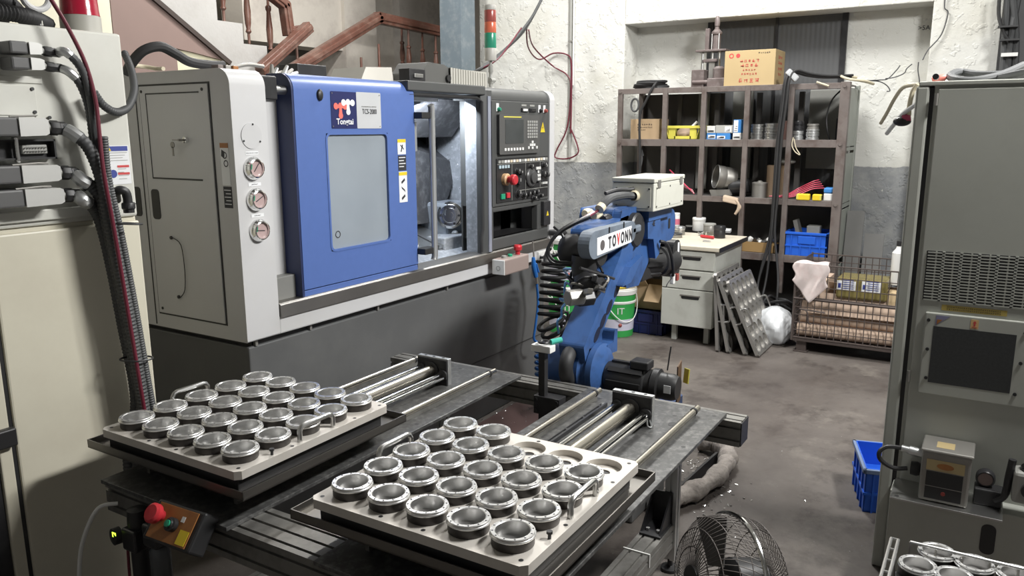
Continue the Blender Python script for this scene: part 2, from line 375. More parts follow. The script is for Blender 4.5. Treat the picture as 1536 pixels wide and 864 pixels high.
struct('wall_stair_landing', box(b[0]-0.3, a[0], 6.3, 6.6, a[2]-0.03, 4.6), beige, label='plaster wall above the dark stair recess')
struct('wall_stair_pier', box(a[0], (7.265, 6.300, 2.723)[0], 6.25, 6.7, 0, 4.6), beige, label='pale plaster pier between the stair rails')
struct('wall_stair_recess', box(b[0]-0.5, a[0]+0.4, 6.72, 6.8, 0, a[2]+0.2), mat('dark_void_board', (0.16, 0.155, 0.145), 0.7), label='dark board standing for the shaded void under the landing')  # board coloured dark to stand for the void's shade
# window above the shelf
w1 = struct('window_1', MB().box(7.27, 7.30, 1.19, 1.235, 0.9, 2.575).box(7.27, 7.30, 2.32, 2.37, 0.9, 2.575).box(7.27, 7.30, 1.75, 1.775, 0.9, 2.575), blkm, label='dark window frame above the shelf')
for y0, y1 in ((1.235, 1.75), (1.775, 2.32)):
    p = MB(); n = 26; pts = []
    for i in range(n+1):
        y = y0+(y1-y0)*i/n; pts.append((7.287+0.0018*(i % 2), y))
    pts = [(7.299, y0)]+pts+[(7.299, y1)]
    p.prism(pts, 'z', 0.9, 2.575); obj('window_panel', p, darkwin, w1)
# grey boards behind the shelf, seen through it
for px0, px1, k in ((1100, 1130, 0), (1215, 1262, 1)):
    y0 = (7.240, 2.095, 1.832)[1] if k == 0 else (7.240, 1.438, 1.822)[1]; y1 = (7.240, 1.918, 1.830)[1] if k == 0 else (7.240, 1.186, 1.818)[1]
    solo('backing_board', box(7.22, 7.25, y1, y0, 1.3 if k else 1.2, 1.96), greyp, ['narrow grey board standing behind the middle of the shelf', 'wide grey board standing behind the right end of the shelf'][k], 'board', bevel=0.002)
# staircase
st = struct('staircase', MB(), conc, label='plaster flight of stairs seen from the side')
bpy.data.objects.remove(st)
rx, rz = 0.252, 0.163
p0 = (5.044, 5.600, 2.200)
prof = [(p0[0], 0.0)]; x, z = p0[0], p0[2]
for i in range(8):
    prof += [(x, z), (x, z+rz)]; x -= rx; z += rz
    if i < 7: prof[-1] = (x+rx, z)
prof += [(x, z)]
d0 = (4.635, 5.600, 2.202); d1 = (3.998, 5.600, 2.615); sl = (d1[2]-d0[2])/(d1[0]-d0[0])
prof += [(x, d0[2]+sl*(x-d0[0])), (d0[0], d0[2]), (d0[0]+0.05, 0.0)]
st = struct('staircase', MB().prism(prof, 'y', 5.6, 6.6), conc, 0.006, 'plaster flight of stairs seen from the side')
obj('stair_edge_strip', MB().obox(((d0[0]+x)/2, 5.597, d0[2]+sl*((x-d0[0])/2)-0.012), ((x-d0[0])/2, 0, sl*(x-d0[0])/2), (0, 0.012, 0), (0.012, 0, 0.014)), mat('dark_brown_edge', (0.05, 0.035, 0.03), 0.6), st)
bl = (3.620, 5.620, 2.476)[0]
struct('wall_under_stairs', MB().prism([(bl, 0.5), (bl, d0[2]+sl*(bl-d0[0])), (d0[0], d0[2]), (d0[0]-0.33, d0[2]+0.05), (d0[0]-0.5, d0[2]+0.07), (d0[0]-0.5, 0.5)], 'y', 5.61, 5.66), brownp, label='brown board closing the side under the stairs')
struct('wall_under_stairs_low', box(d0[0]-0.52, d0[0]+0.1, 5.63, 5.7, 0.5, d0[2]+0.06), mat('pale_yellow_plaster', (0.66, 0.63, 0.46), 0.8), label='pale yellow plaster strip under the brown board')
# balusters and rails
def baluster(name, x, y, z0, z1, parent, flip=False):
    h = z1-z0; pr = [(0.012, 0), (0.012, 0.10), (0.026, 0.12), (0.017, 0.15), (0.026, 0.2), (0.030, 0.32), (0.018, 0.5), (0.026, 0.52), (0.026, 0.55), (0.012, 0.57), (0.012, 1.0)]
    return obj(name, MB().lathe([(r, (1-t if flip else t)*h) for r, t in pr], (x, y, z0), n=12), brownw, parent)
def rail_box(pts, hw, hh, parent, name='rail'):
    mb = MB()
    for a, b in zip(pts[:-1], pts[1:]):
        a, b = V(a), V(b); d = (b-a); L = d.length; d.normalize(); s = V(0, 1, 0); n = d.cross(s).normalized()
        mb.obox((a+b)/2, d*(L/2+hh*0.5), s*hw, n*hh)
        mb.obox((a+b)/2, d*(L/2+hh*0.5), s*hw*1.3, n*hh*0.42)
    return obj(name, mb, brownw, parent, 0.008)
h1 = thing('stair_handrail', 'brown wooden handrail jogging down beside the upper stair steps', 'handrail', (4.9, 5.55, 2.3))
rail_box([(4.931, 5.550, 2.864), (5.232, 5.550, 2.723), (5.260, 5.550, 2.488)], 0.04, 0.045, h1)
rail_box([(5.246, 5.550, 2.504), (5.451, 5.500, 2.549)], 0.035, 0.035, h1)
for (px, i) in ((336, 0), (374, 1), (407, 2)):
    bx = [(4.671, 5.680, 2.547)[0], (4.922, 5.680, 2.375)[0], (5.159, 5.680, 2.257)[0]][i]; bz = [(4.670, 5.680, 2.537)[2], (4.922, 5.680, 2.375)[2], (5.158, 5.680, 2.245)[2]][i]
    baluster('baluster', bx, 5.68, bz, bz+0.85, h1)
h2 = thing('stair_handrail', 'short brown wooden handrail sloping down left behind the blue machine door', 'handrail', (5.2, 5.45, 2.0))
rail_box([(4.833, 5.450, 2.148), (5.393, 5.450, 2.540)], 0.04, 0.05, h2)
baluster('baluster', (5.299, 5.500, 2.258)[0], 5.5, 1.5, (5.312, 5.500, 2.432)[2], h2)
h3 = thing('stair_handrail', 'long brown handrail rising then running level to the steel column', 'handrail', (6, 5.45, 1.9))
rail_box([(5.020, 5.450, 2.080), (6.364, 5.450, 2.733), (7.549, 5.450, 2.698)], 0.04, 0.055, h3)
for i, (t, bt) in enumerate((((6.360, 5.450, 2.483), 0.5), ((6.915, 5.600, 2.783), 0.95), ((6.838, 5.450, 2.724), 0.95), ((7.075, 5.450, 2.708), 0.95), ((7.313, 5.450, 2.704), 0.95))):
    baluster('baluster', t[0], t[1], t[2]-0.50, t[2], h3)
baluster('baluster', (6.090, 5.450, 2.247)[0], 5.45, 1.4, (6.095, 5.450, 2.335)[2], h3)
# steel column
c0 = (6.500, 4.788, 2.558); c1 = (6.500, 4.535, 2.543)
cb = MB().box(6.5, 6.515, c1[1], c0[1], 0, 4.5).box(6.515, 6.72, (c0[1]+c1[1])/2-0.006, (c0[1]+c1[1])/2+0.006, 0, 4.5).box(6.72, 6.735, c1[1], c0[1], 0, 4.5)
cl = struct('trim_2', cb, colst, 0.002, 'blue grey steel H column left of the white wall')
obj('cover_sheet', box(6.515, 6.72, c1[1]-0.0, c1[1]+0.006, 0, 4.5), colst, cl)
# conduit on the inner corner of the white wall
cdx = (6.980, 3.609, 2.102)[1]
cn = thing('wall_conduit', 'thin grey conduit running down the white wall', 'conduit', (6.98, cdx, 1.35))
obj('pipe', cyl((6.985, cdx, 1.36), (6.985, cdx, 3.2), 0.013, n=10), greyp, cn)
obj('pipe', cyl((6.985, cdx-0.03, 2.05), (6.985, cdx-0.03, 3.2), 0.008, n=8), whp, cn)
for z in (1.6, 2.1, 2.45): obj('clip', box(6.97, 7.0, cdx-0.02, cdx+0.02, z, z+0.015), tin, cn)
# red wires on the white wall
def wire(name, pts, r, m, label, cat='cable', sub=6, n=8, group=None): return solo(name, tube(pts, r, n, sub), m, label, cat, group)
wire('wire_loop', [(6.300, 3.672, 2.499), (6.700, 3.854, 2.400), (6.950, 3.790, 2.243), (6.970, 3.640, 2.152), (6.970, 3.595, 2.039), (6.970, 3.627, 1.663), (6.970, 3.742, 1.438), (6.970, 3.757, 1.366), (6.970, 3.631, 1.355), (6.970, 3.515, 1.402), (6.970, 3.516, 1.485), (6.970, 3.598, 1.662)], 0.007, redw, 'dark red wire hanging in a loop down the white wall')
wire('wire', [(6.300, 3.692, 2.556), (6.600, 3.854, 2.391), (6.900, 3.910, 2.301), (6.970, 3.787, 2.356), (6.970, 3.642, 2.337), (6.970, 3.591, 2.255), (6.960, 3.581, 1.913), (6.960, 3.585, 1.599)], 0.007, redw, 'dark red wire sagging right of the signal tower')
wire('cable', [(5.600, 3.860, 2.087), (5.600, 3.713, 2.135), (5.900, 3.653, 2.313), (6.200, 3.634, 2.514), (6.500, 3.590, 2.882)], 0.013, grub, 'grey cable rising to the right behind the signal tower')
wire('cable', [(5.620, 3.847, 2.088), (5.650, 3.628, 2.182), (5.950, 3.585, 2.405), (6.250, 3.596, 2.617), (6.500, 3.630, 2.829)], 0.010, grub, 'thinner dark cable twisted along the grey one behind the signal tower')
wire('wire', [(5.600, 3.753, 2.115), (5.650, 3.595, 2.196), (5.800, 3.559, 2.332), (6.100, 3.628, 2.493)], 0.006, redw, 'red wire slanting down left behind the signal tower')

# ================================================================ LATHE (CNC machine)
F = 2.40
cnc = thing('cnc_lathe', 'large white and blue CNC lathe with dark control panel and open door', 'machine', (3.2, 3.1, 0))
cbase = obj('base', box(2.0, 4.36, F+0.025, 3.85, 0, 0.815), dgrey, cnc, 0.006)
obj('toe_gap', box(2.02, 4.34, F+0.035, 3.8, 0.815, 0.842), blk, cnc)
obj('seam_strip', box(2.9, 4.36, F+0.022, F+0.027, 0.345, 0.35), blk, cbase)
for x in (2.03, 2.32, 2.75, 3.3): obj('clip', box(x, x+0.012, F+0.02, F+0.035, 0.815, 0.838), tin, cbase)
def yz_round(y0, y1, z0, z1, r, n=6):
    pts = [(y1, z0), (y1, z1)]
    for k in range(n+1):
        t = math.radians(90+90*k/n); pts.append((y0+r+r*math.cos(t), z1-r+r*math.sin(t)))
    return pts+[(y0, z0)]
col = obj('left_housing', MB().prism(yz_round(F, 3.85, 0.842, 1.868, 0.06), 'x', 1.976, 2.14, True), wht, cnc, 0.006)
# recessed infill between column and blue door
obj('recess_panel', box(2.14, 3.05, F+0.10, F+0.14, 1.02, 1.84), wht, cnc)
obj('recess_foot', box(2.14, 2.30, F+0.05, F+0.14, 0.93, 1.06), mat('worn_grey_step', (0.2, 0.2, 0.19), 0.5), cnc, 0.004)
obj('door_rail', cyl((2.13, F+0.05, 1.80), (2.30, F+0.05, 1.80), 0.018, n=12), steel, cnc)
obj('door_rail_cover', box(2.14, 2.22, F+0.02, F+0.10, 1.76, 1.85), blkm, cnc, 0.006)
for z in (1.56, 1.17): obj('screw', cyl((2.175, F+0.098, z), (2.175, F+0.102, z), 0.008, n=8), blk, cnc)
# side panel (faces the tables)
S = 1.976
sd = obj('side_door', box(S-0.006, S, 2.515, 2.925, 0.905, 1.815), wht, cnc, 0.002)
obj('door_gap', box(S-0.002, S+0.001, 2.508, 2.932, 0.898, 1.822), blk, cnc)
obj('flap_gap', MB().box(S-0.0075, S-0.006, 2.565, 2.885, 1.783, 1.788).box(S-0.0075, S-0.006, 2.58, 2.885, 1.457, 1.463).box(S-0.0075, S-0.006, 2.882, 2.886, 1.46, 1.785), blk, sd)
obj('pull_recess', MB().prism(rrect(2.855, 2.905, 1.295, 1.415, 0.015), 'x', S-0.008, S-0.003), blk, sd, 0.001)
obj('pull_recess', MB().prism(rrect(2.985, 3.03, 1.30, 1.42, 0.015), 'x', S-0.003, S+0.001), blk, cnc)
obj('panel_joint', box(S-0.002, S+0.001, 2.955, 2.96, 0.85, 1.84), blk, cnc)
lk = obj('lock', MB().lathe([(0, 0.014), (0.012, 0.012), (0.012, 0)], (S-0.006, 2.655, 1.61), (-1, 0, 0), 12), chrome, sd)
obj('key', MB().box(S-0.045, S-0.02, 2.651, 2.659, 1.606, 1.614).box(S-0.042, S-0.040, 2.655, 2.695, 1.608, 1.612).cyl((S-0.040, 2.695, 1.592), (S-0.043, 2.695, 1.592), 0.012, n=14).box(S-0.043, S-0.040, 2.691, 2.699, 1.55, 1.585), tin, lk)
for q in ((2.545, 1.795), (2.91, 1.795), (2.90, 0.925)): obj('screw', cyl((S-0.006, q[0], q[1]), (S-0.0085, q[0], q[1]), 0.006, n=8), blk, sd)
obj('wire_handle', tube([(S-0.004, 2.80, 1.225), (S-0.012, 2.785, 1.226), (S-0.014, 2.735, 1.20), (S-0.014, 2.725, 1.10), (S-0.014, 2.735, 1.02), (S-0.012, 2.77, 0.985), (S-0.004, 2.785, 0.985)], 0.0018, 6, 4), blk, sd)
for q in ((2.80, 1.225), (2.785, 0.985)): obj('screw', cyl((S-0.006, q[0], q[1]), (S-0.012, q[0], q[1]), 0.007, n=8), blk, sd)
# warning stickers on the corner of the side
ws = obj('warning_sticker', box(S-0.0012, S, 2.43, 2.475, 1.445, 1.60), whpaper, cnc)
obj('orange_band', box(S-0.002, S-0.001, 2.43, 2.475, 1.582, 1.60), org, ws)
obj('pinch_symbol', MB().lathe([(0.013, 0.0005), (0.009, 0.0005)], (S-0.0015, 2.447, 1.525), (-1, 0, 0), 12).lathe([(0.013, 0.0005), (0.009, 0.0005)], (S-0.0015, 2.452, 1.555), (-1, 0, 0), 12).obox((S-0.0018, 2.461, 1.56), (0.0003, 0, 0), (0, 0.008, 0.004), (0, -0.002, 0.012)), ink, ws)
b2 = obj('notice_sticker', box(S-0.0012, S, 2.427, 2.473, 1.36, 1.44), ink, cnc)
for k in range(5): obj('text_line', box(S-0.002, S-0.001, 2.432, 2.468-(k % 2)*0.008, 1.425-k*0.013, 1.428-k*0.013), whpaper, b2)
# gauges
for i, (gx, gz) in enumerate(((2.057, 1.505), (2.060, 1.388), (2.064, 1.270))):
    g = obj('pressure_gauge', MB().lathe([(0.044, 0), (0.044, 0.006), (0.040, 0.012), (0.036, 0.024), (0.031, 0.026), (0.030, 0.018)], (gx, F, gz), (0, -1, 0), 28), chrome, cnc)
    obj('dial', cyl((gx, F, gz), (gx, F-0.017, gz), 0.031, n=24), gauge_m, g)
    an = (0.9, 0.5, 3.05)[i]
    obj('needle', MB().obox((gx+0.004*math.cos(an), F-0.0185, gz+0.004*math.sin(an)), (0.019*math.cos(an), 0, 0.019*math.sin(an)), (0, 0.0006, 0), (-0.0014*math.sin(an), 0, 0.0014*math.cos(an))), ink, g)
    obj('green_arc', MB().obox((gx-0.020, F-0.018, gz+0.006), (0.002, 0, 0.0), (0, 0.0005, 0), (0.002, 0, 0.009)), grnb, g)
    for t in (90, 215, 325):
        t = math.radians(t); obj('screw', cyl((gx+0.040*math.cos(t), F, gz+0.040*math.sin(t)), (gx+0.040*math.cos(t), F-0.009, gz+0.040*math.sin(t)), 0.003, n=6), blk, g)
    l = obj('gauge_label', box(gx-0.030, gx+0.030, F-0.0012, F, gz+0.051, gz+0.063), whpaper, cnc)
    marks('lettering', [(11, 6, 6)[i]], 0.0042, (gx, F-0.0016, gz+0.057), (1, 0, 0), (0, 0, 1), ink, l, i)
cp = obj('blank_cap', MB().prism([(2.06+0.048*math.cos(2*PI*k/28), 1.625+0.048*math.sin(2*PI*k/28)) for k in range(28)], 'y', F-0.003, F), wht, cnc)
for t in (80, 205, 330):
    t = math.radians(t); obj('screw', cyl((2.06+0.043*math.cos(t), F-0.003, 1.625+0.043*math.sin(t)), (2.06+0.043*math.cos(t), F-0.005, 1.625+0.043*math.sin(t)), 0.004, n=6), blk, cp)
# roof
obj('roof', box(2.14, 4.40, F+0.12, 3.85, 1.83, 1.852), wht, cnc, 0.004)
obj('rear_wall', box(1.976, 4.40, 3.83, 3.85, 0.842, 1.85), wht, cnc)
# white trim and steel apron
obj('front_trim', box(2.14, 4.40, F, F+0.10, 0.842, 0.915), wht, cnc, 0.006)
ap = obj('apron', MB().prism([(F-0.008, 0.907), (F-0.006, 0.960), (F+0.004, 0.966), (F+0.12, 0.966), (F+0.12, 0.907)], 'x', 2.145, 4.42), bsteel, cnc, 0.002)
# sliding blue door
D = F-0.03
door = obj('sliding_door', MB().prism(yz_round(D, F+0.10, 1.635, 1.872, 0.065, 8), 'x', 2.245, 3.005, True).box(2.245, 3.005, D, F+0.08, 0.998, 1.138).box(2.245, 2.412, D, F+0.08, 1.138, 1.635).prism([(2.805, D), (3.005, D), (3.005, F+0.08), (2.805, F+0.08)], 'z', 1.138, 1.635), blue, cnc)
obj('door_side', MB().prism(yz_round(D+0.002, F+0.11, 0.955, 1.871, 0.064, 8), 'x', 2.235, 2.247, True), navy, door)  # left side face coloured darker than the door front
obj('kick_panel', box(2.247, 3.005, D+0.003, F+0.08, 0.945, 0.993), blue, door, 0.003)
gk = MB(); o1 = rrect(2.408, 2.809, 1.134, 1.639, 0.028); o2 = rrect(2.418, 2.799, 1.144, 1.629, 0.020)
n = len(o1); gk.add([(x, D-0.002, z) for x, z in o1]+[(x, D-0.002, z) for x, z in o2]+[(x, D+0.02, z) for x, z in o2], [(i, (i+1) % n, n+(i+1) % n, n+i) for i in range(n)]+[(n+i, n+(i+1) % n, 2*n+(i+1) % n, 2*n+i) for i in range(n)])
obj('window_gasket', gk, blue, door)
wp = obj('window_pane', MB().prism(rrect(2.412, 2.805, 1.138, 1.635, 0.022), 'y', D+0.010, D+0.016), pane_m, door)
obj('round_mark', MB().lathe([(0.016, 0), (0.012, 0)], (2.465, D+0.009, 1.205), (0, -1, 0), 16), ink, wp)
lp = obj('logo_plate', MB().prism(rrect(2.447, 2.602, 1.655, 1.808, 0.005), 'y', D-0.002, D), navyink, door)
mp = obj('model_plate', MB().prism(rrect(2.603, 2.762, 1.655, 1.810, 0.005), 'y', D-0.002, D), mat('pale_model_plate', (0.50, 0.51, 0.52), 0.4), door)
def tee(cx, cz, s, m, par):
    mb = MB(); yb = D-0.0035-(0.0008 if m is whpaper else 0)
    def blob(x, z, r): mb.lathe([(0, 0), (r, 0), (r, -0.0012)], (x, yb-0.0003, z), (0, -1, 0), 14)
    blob(cx-0.032*s, cz, 0.016*s); blob(cx+0.032*s, cz, 0.016*s); blob(cx, cz+0.003*s, 0.015*s); blob(cx, cz-0.045*s, 0.015*s)
    mb.box(cx-0.032*s, cx+0.032*s, yb, yb+0.001, cz-0.009*s, cz+0.008*s); mb.prism([(cx-0.007*s, cz), (cx+0.007*s, cz), (cx+0.013*s, cz-0.045*s), (cx-0.013*s, cz-0.045*s)], 'y', yb, yb+0.001)
    return obj('logo_mark', mb, m, par)
tee(2.502, 1.747, 0.86, coral, lp); tee(2.548, 1.763, 0.86, whpaper, lp)
text('logo_text', 'Tongtai', 0.034, (2.527, D-0.003, 1.683), (1, 0, 0), (0, 0, 1), whpaper, lp, bold=0.0006)
text('model_text', 'TCS-2000', 0.031, (2.685, D-0.003, 1.727), (1, 0, 0), (0, 0, 1), ink, mp, sx=0.75)
marks('small_text', [16], 0.0055, (2.683, D-0.003, 1.749), (1, 0, 0), (0, 0, 1), greyp, mp, 3, 1.1)
for q in ((2.455, 1.800), (2.455, 1.664), (2.752, 1.800), (2.752, 1.664)): obj('rivet', cyl((q[0], D-0.002, q[1]), (q[0], D-0.004, q[1]), 0.003, n=8), chrome, lp)
obj('latch_bump', MB().ball((2.385, D-0.004, 1.79), 0.016, 10, 8, 1, 0.6, 1.5), blk, door)
sk = obj('warning_label', box(2.872, 2.932, D-0.0012, D, 1.535, 1.605), whpaper, door)
obj('yellow_band', box(2.872, 2.932, D-0.002, D-0.001, 1.590, 1.605), yel, sk)
obj('figure_symbol', MB().obox((2.902, D-0.0018, 1.563), (0.006, 0, 0.016), (0, 0.0004, 0), (0.003, 0, -0.001)).obox((2.905, D-0.0018, 1.568), (-0.012, 0, 0.010), (0, 0.0004, 0), (0.001, 0, 0.002)), ink, sk)
sk2 = obj('black_label', box(2.874, 2.932, D-0.0012, D, 1.46, 1.53), ink, door)
for k in range(4): obj('text_line', box(2.879, 2.926-(k % 2)*0.012, D-0.002, D-0.001, 1.518-k*0.014, 1.522-k*0.014), whpaper, sk2)
sk3 = obj('notice_label', box(2.875, 2.935, D-0.0012, D, 1.31, 1.455), whpaper, door)
obj('yellow_band', box(2.875, 2.935, D-0.002, D-0.001, 1.437, 1.452), yel, sk3)
for k in range(3): obj('picture', MB().obox((2.905, D-0.0018, 1.41-k*0.038), (0.012, 0, 0.008*(-1)**k), (0, 0.0004, 0), (-0.002, 0, 0.005)), ink, sk3)
hd = obj('door_handle', tube([(3.075, D-0.045, 1.012), (3.082, D-0.045, 1.03), (3.082, D-0.045, 1.75), (3.075, D-0.045, 1.765)], 0.016, 12), alu, cnc)
for z in (1.06, 1.715): obj('handle_arm', box(3.0, 3.095, D-0.05, D+0.01, z-0.015, z+0.015), blk, hd, 0.003)
door.location = (0.047, 0.040, -0.004); hd.location = (0.047, 0.040, -0.004)
obj('door_edge_post', box(3.056, 3.075, F+0.03, F+0.10, 0.97, 1.84), blkm, cnc)
obj('edge_catch', box(3.075, 3.095, F+0.03, F+0.06, 1.54, 1.68), alu, cnc, 0.003)
# opening frame and interior
fr = obj('opening_frame', MB().box(3.0, 3.66, F, F+0.20, 1.825, 1.872), panelg, cnc, 0.006)
obj('frame_jamb', MB().prism([(3.635, F+0.02), (3.665, F), (3.72, F), (3.72, F+0.13), (3.66, F+0.13), (3.66, F+0.05), (3.635, F+0.05)], 'z', 0.965, 1.85), panelg, fr, 0.003)
obj('jamb_liner', box(3.655, 3.661, F+0.05, F+0.135, 0.95, 1.82), inter, fr)
obj('jamb_gasket', tube([(3.02, F+0.02, 1.808), (3.60, F+0.02, 1.808), (3.640, F+0.015, 1.79), (3.640, F+0.015, 1.10), (3.624, F+0.015, 1.06), (3.624, F+0.015, 0.975)], 0.010, 8), rub, fr)
obj('jamb_strip', box(3.672, 3.70, F-0.006, F, 0.97, 1.82), mat('scuffed_silver_blue_strip', (0.42, 0.45, 0.55), 0.35, 0.5, dirt=(0.1, 0.1, 0.12), dirt_amt=0.4), fr)
inn = obj('work_chamber', MB().box(2.35, 4.10, 3.35, 3.37, 0.90, 1.83).box(4.08, 4.10, F+0.22, 3.37, 0.90, 1.83).box(2.35, 2.37, F+0.15, 3.37, 0.90, 1.83).box(2.35, 4.10, F+0.10, 3.37, 0.88, 0.90).box(2.35, 4.10, F+0.14, 3.37, 1.815, 1.83), inter, cnc)
obj('inner_hood', MB().prism([(F+0.30, 1.81), (F+0.30, 1.78), (F+0.46, 1.60), (F+0.62, 1.60), (F+0.62, 1.81)], 'x', 2.45, 3.98), interd, inn)
obj('inner_side_door', box(4.04, 4.06, F+0.25, F+0.62, 1.0, 1.80), inter, inn)
obj('inner_post', MB().box(3.97, 4.0, 3.05, 3.11, 0.95, 1.6), blkm, inn)
sv = [(3.561, 2.920, 1.568), (4.133, 2.920, 1.425), (3.843, 2.860, 1.099), (3.465, 2.860, 1.106), (3.906, 3.250, 1.702), (4.241, 3.250, 1.618), (4.575, 3.300, 1.432), (4.498, 3.300, 1.017)]
obj('slant_cover', MB().add(sv, [(0, 1, 2, 3), (0, 4, 5, 1), (1, 5, 6), (1, 6, 7, 2), (0, 3, 7, 4), (3, 2, 7), (4, 7, 6, 5)]), interd, inn)
obj('bed_cover', MB().prism([(F+0.16, 0.90), (F+0.16, 0.94), (F+0.35, 1.00), (F+0.60, 1.08), (F+0.60, 0.90)], 'x', 2.5, 4.0), inter, inn, 0.004)
for k in range(3): obj('way_cover', MB().obox((3.3+k*0.17, F+0.42, 1.045), (0.075, 0, 0), (0, 0.16, 0.054), (0, -0.003, 0.010)), steel, inn, 0.002)
ts = obj('tailstock', MB().box(3.74, 3.98, F+0.34, F+0.62, 0.96, 1.22), mat('wet_grey_casting', (0.33, 0.36, 0.40), 0.3, 0.4, var=0.3, scale=30), inn, 0.02)
cx, cy, cz = (3.829, 2.740, 1.147)
obj('chuck_ring', MB().lathe([(0.0, 0.05), (0.02, 0.05), (0.02, 0.035), (0.04, 0.035), (0.045, 0.045), (0.062, 0.045), (0.066, 0.03), (0.078, 0.028), (0.082, -0.01), (0.082, -0.08)], (cx-0.04, cy, cz), (-1, -0.55, 0.1), 28), chrome, ts)
for k in range(6):
    t = 2*PI*k/6; d = V(-1, -0.55, 0.1).normalized(); u, w2 = MB().frame(d); c = V(cx-0.04, cy, cz)+(u*math.cos(t)+w2*math.sin(t))*0.054+d*0.045
    obj('bolt', cyl(c, c+d*0.008, 0.007, n=8), blk, ts)
obj('nozzle', cyl((cx-0.03, cy-0.02, cz-0.11), (cx+0.05, cy+0.02, cz-0.16), 0.022, 0.012, n=12), chrome, ts)
obj('tool_block', MB().box(3.60, 3.95, F+0.25, F+0.40, 0.95, 1.04), inter, inn, 0.008)
ch = MB(); rc = random.Random(3)
for _ in range(420):
    k = rc.random()
    if k < 0.4: p = (4.035, rc.uniform(F+0.26, F+0.60), rc.uniform(0.98, 1.8))
    elif k < 0.75: t = rc.random(); s_ = rc.random(); p = (V(sv[0])*(1-t)+V(sv[1])*t)*(1-s_)+(V(sv[4])*(1-t)+V(sv[6])*t)*s_+V(0, -0.004, 0.006)
    else: p = (rc.uniform(3.2, 4.0), rc.uniform(F+0.25, F+0.5), rc.uniform(0.98, 1.06))
    d = V(rc.uniform(-1, 1), rc.uniform(-1, 1), rc.uniform(-1, 1)).normalized()*rc.uniform(0.003, 0.012); e = V(rc.uniform(-1, 1), rc.uniform(-1, 1), rc.uniform(-1, 1)).normalized()*0.003
    p = V(p); ch.add([p-d, p+e, p+d, p-e], [(0, 1, 2, 3)])
cho = obj('swarf', ch, chip, inn); cho['kind'] = 'stuff'
lt = obj('work_lamp', box(3.1, 3.5, F+0.20, F+0.26, 1.79, 1.812), whp, inn)
area('machine_work_light', (3.42, F+0.30, 1.76), (3.75, F+0.62, 1.1), 0.5, 0.06, 13, (0.82, 0.9, 1.0))
# control panel housing on the right
P = F
ph = obj('control_housing', MB().prism(yz_round(P+0.005, F+0.22, 1.80, 1.870, 0.055, 8), 'x', 3.665, 4.37, True), panelg, cnc, 0.004)
obj('panel_plate', box(3.705, 4.37, P, P+0.20, 1.215, 1.80), panelg, ph, 0.004)
obj('end_cap', MB().prism(yz_round(P-0.004, F+0.30, 0.90, 1.874, 0.06, 8), 'x', 4.37, 4.43, True), wht, ph, 0.004)
obj('rear_box', box(4.12, 4.37, F+0.2, 3.8, 0.9, 1.86), panelg, ph)
mon = obj('monitor', MB().prism(rrect(3.765, 4.215, 1.505, 1.725, 0.01), 'y', P-0.018, P), blkm, ph, 0.003)
obj('bezel', MB().prism(rrect(3.765, 4.215, 1.505, 1.725, 0.01), 'y', P-0.020, P-0.017), mat('monitor_grey', (0.085, 0.085, 0.083), 0.4), mon)
obj('screen', MB().prism(rrect(3.825, 4.025, 1.565, 1.698, 0.005), 'y', P-0.0215, P-0.0195), screen_m, mon)
obj('brand_strip', box(3.81, 4.0, P-0.0215, P-0.0195, 1.709, 1.715), yelb, mon)
for k in range(7): obj('soft_key', box(3.815+k*0.032, 3.833+k*0.032, P-0.023, P-0.0195, 1.525, 1.54), whp, mon)
for r in range(6):
    for c in range(5): obj('key', box(4.065+c*0.025, 4.084+c*0.025, P-0.024, P-0.0195, 1.680-r*0.0175, 1.693-r*0.0175), mat('grey_key', (0.30, 0.30, 0.29), 0.5) if (r+c) % 3 else greyp, mon)
for q in ((0, 0), (1, 0), (-1, 0), (0, 1), (0, -1)): obj('cursor_key', box(4.125+q[0]*0.022-0.009, 4.125+q[0]*0.022+0.009, P-0.025, P-0.0195, 1.553+q[1]*0.017-0.007, 1.553+q[1]*0.017+0.007), whp, mon)
for k in range(2): obj('key', box(4.075+k*0.095, 4.09+k*0.095, P-0.024, P-0.0195, 1.530, 1.545), whp, mon)
# operator panel below the monitor
op = obj('operator_panel', box(3.755, 4.345, P-0.006, P, 1.235, 1.483), blk, ph, 0.002)
rk = random.Random(5)
for k in range(18): obj('key', box(3.768+k*0.0318, 3.792+k*0.0318, P-0.011, P-0.006, 1.458, 1.473), rk.choice([whp, mat('cream_key', (0.62, 0.55, 0.42), 0.5), greyp, whp]), op)
for k in range(4): obj('key', box(3.775+k*0.030, 3.795+k*0.030, P-0.011, P-0.006, 1.428, 1.445), mat('pale_blue_key', (0.40, 0.50, 0.55), 0.5), op)
obj('divider', MB().box(3.915, 3.918, P-0.0075, P-0.006, 1.24, 1.45).box(4.07, 4.073, P-0.0075, P-0.006, 1.24, 1.45).box(3.76, 4.34, P-0.0075, P-0.006, 1.45, 1.453).box(4.0, 4.34, P-0.0075, P-0.006, 1.29, 1.293).box(4.245, 4.248, P-0.0075, P-0.006, 1.29, 1.45), greyp, op)
e = obj('emergency_ring', MB().lathe([(0.034, 0), (0.034, 0.022), (0.026, 0.028), (0, 0.028)], (3.835, P-0.006, 1.365), (0, -1, 0), 20), mat('tan_ring', (0.48, 0.30, 0.16), 0.45), op)
obj('emergency_button', MB().lathe([(0.018, 0), (0.018, 0.02), (0.030, 0.025), (0.030, 0.045), (0.024, 0.052), (0, 0.053)], (3.835, P-0.032, 1.365), (0, -1, 0), 20), red, e)
obj('start_button', box(3.79, 3.83, P-0.016, P-0.006, 1.255, 1.285), grnb, op, 0.002); obj('stop_button', box(3.85, 3.885, P-0.016, P-0.006, 1.258, 1.288), red, op, 0.002)
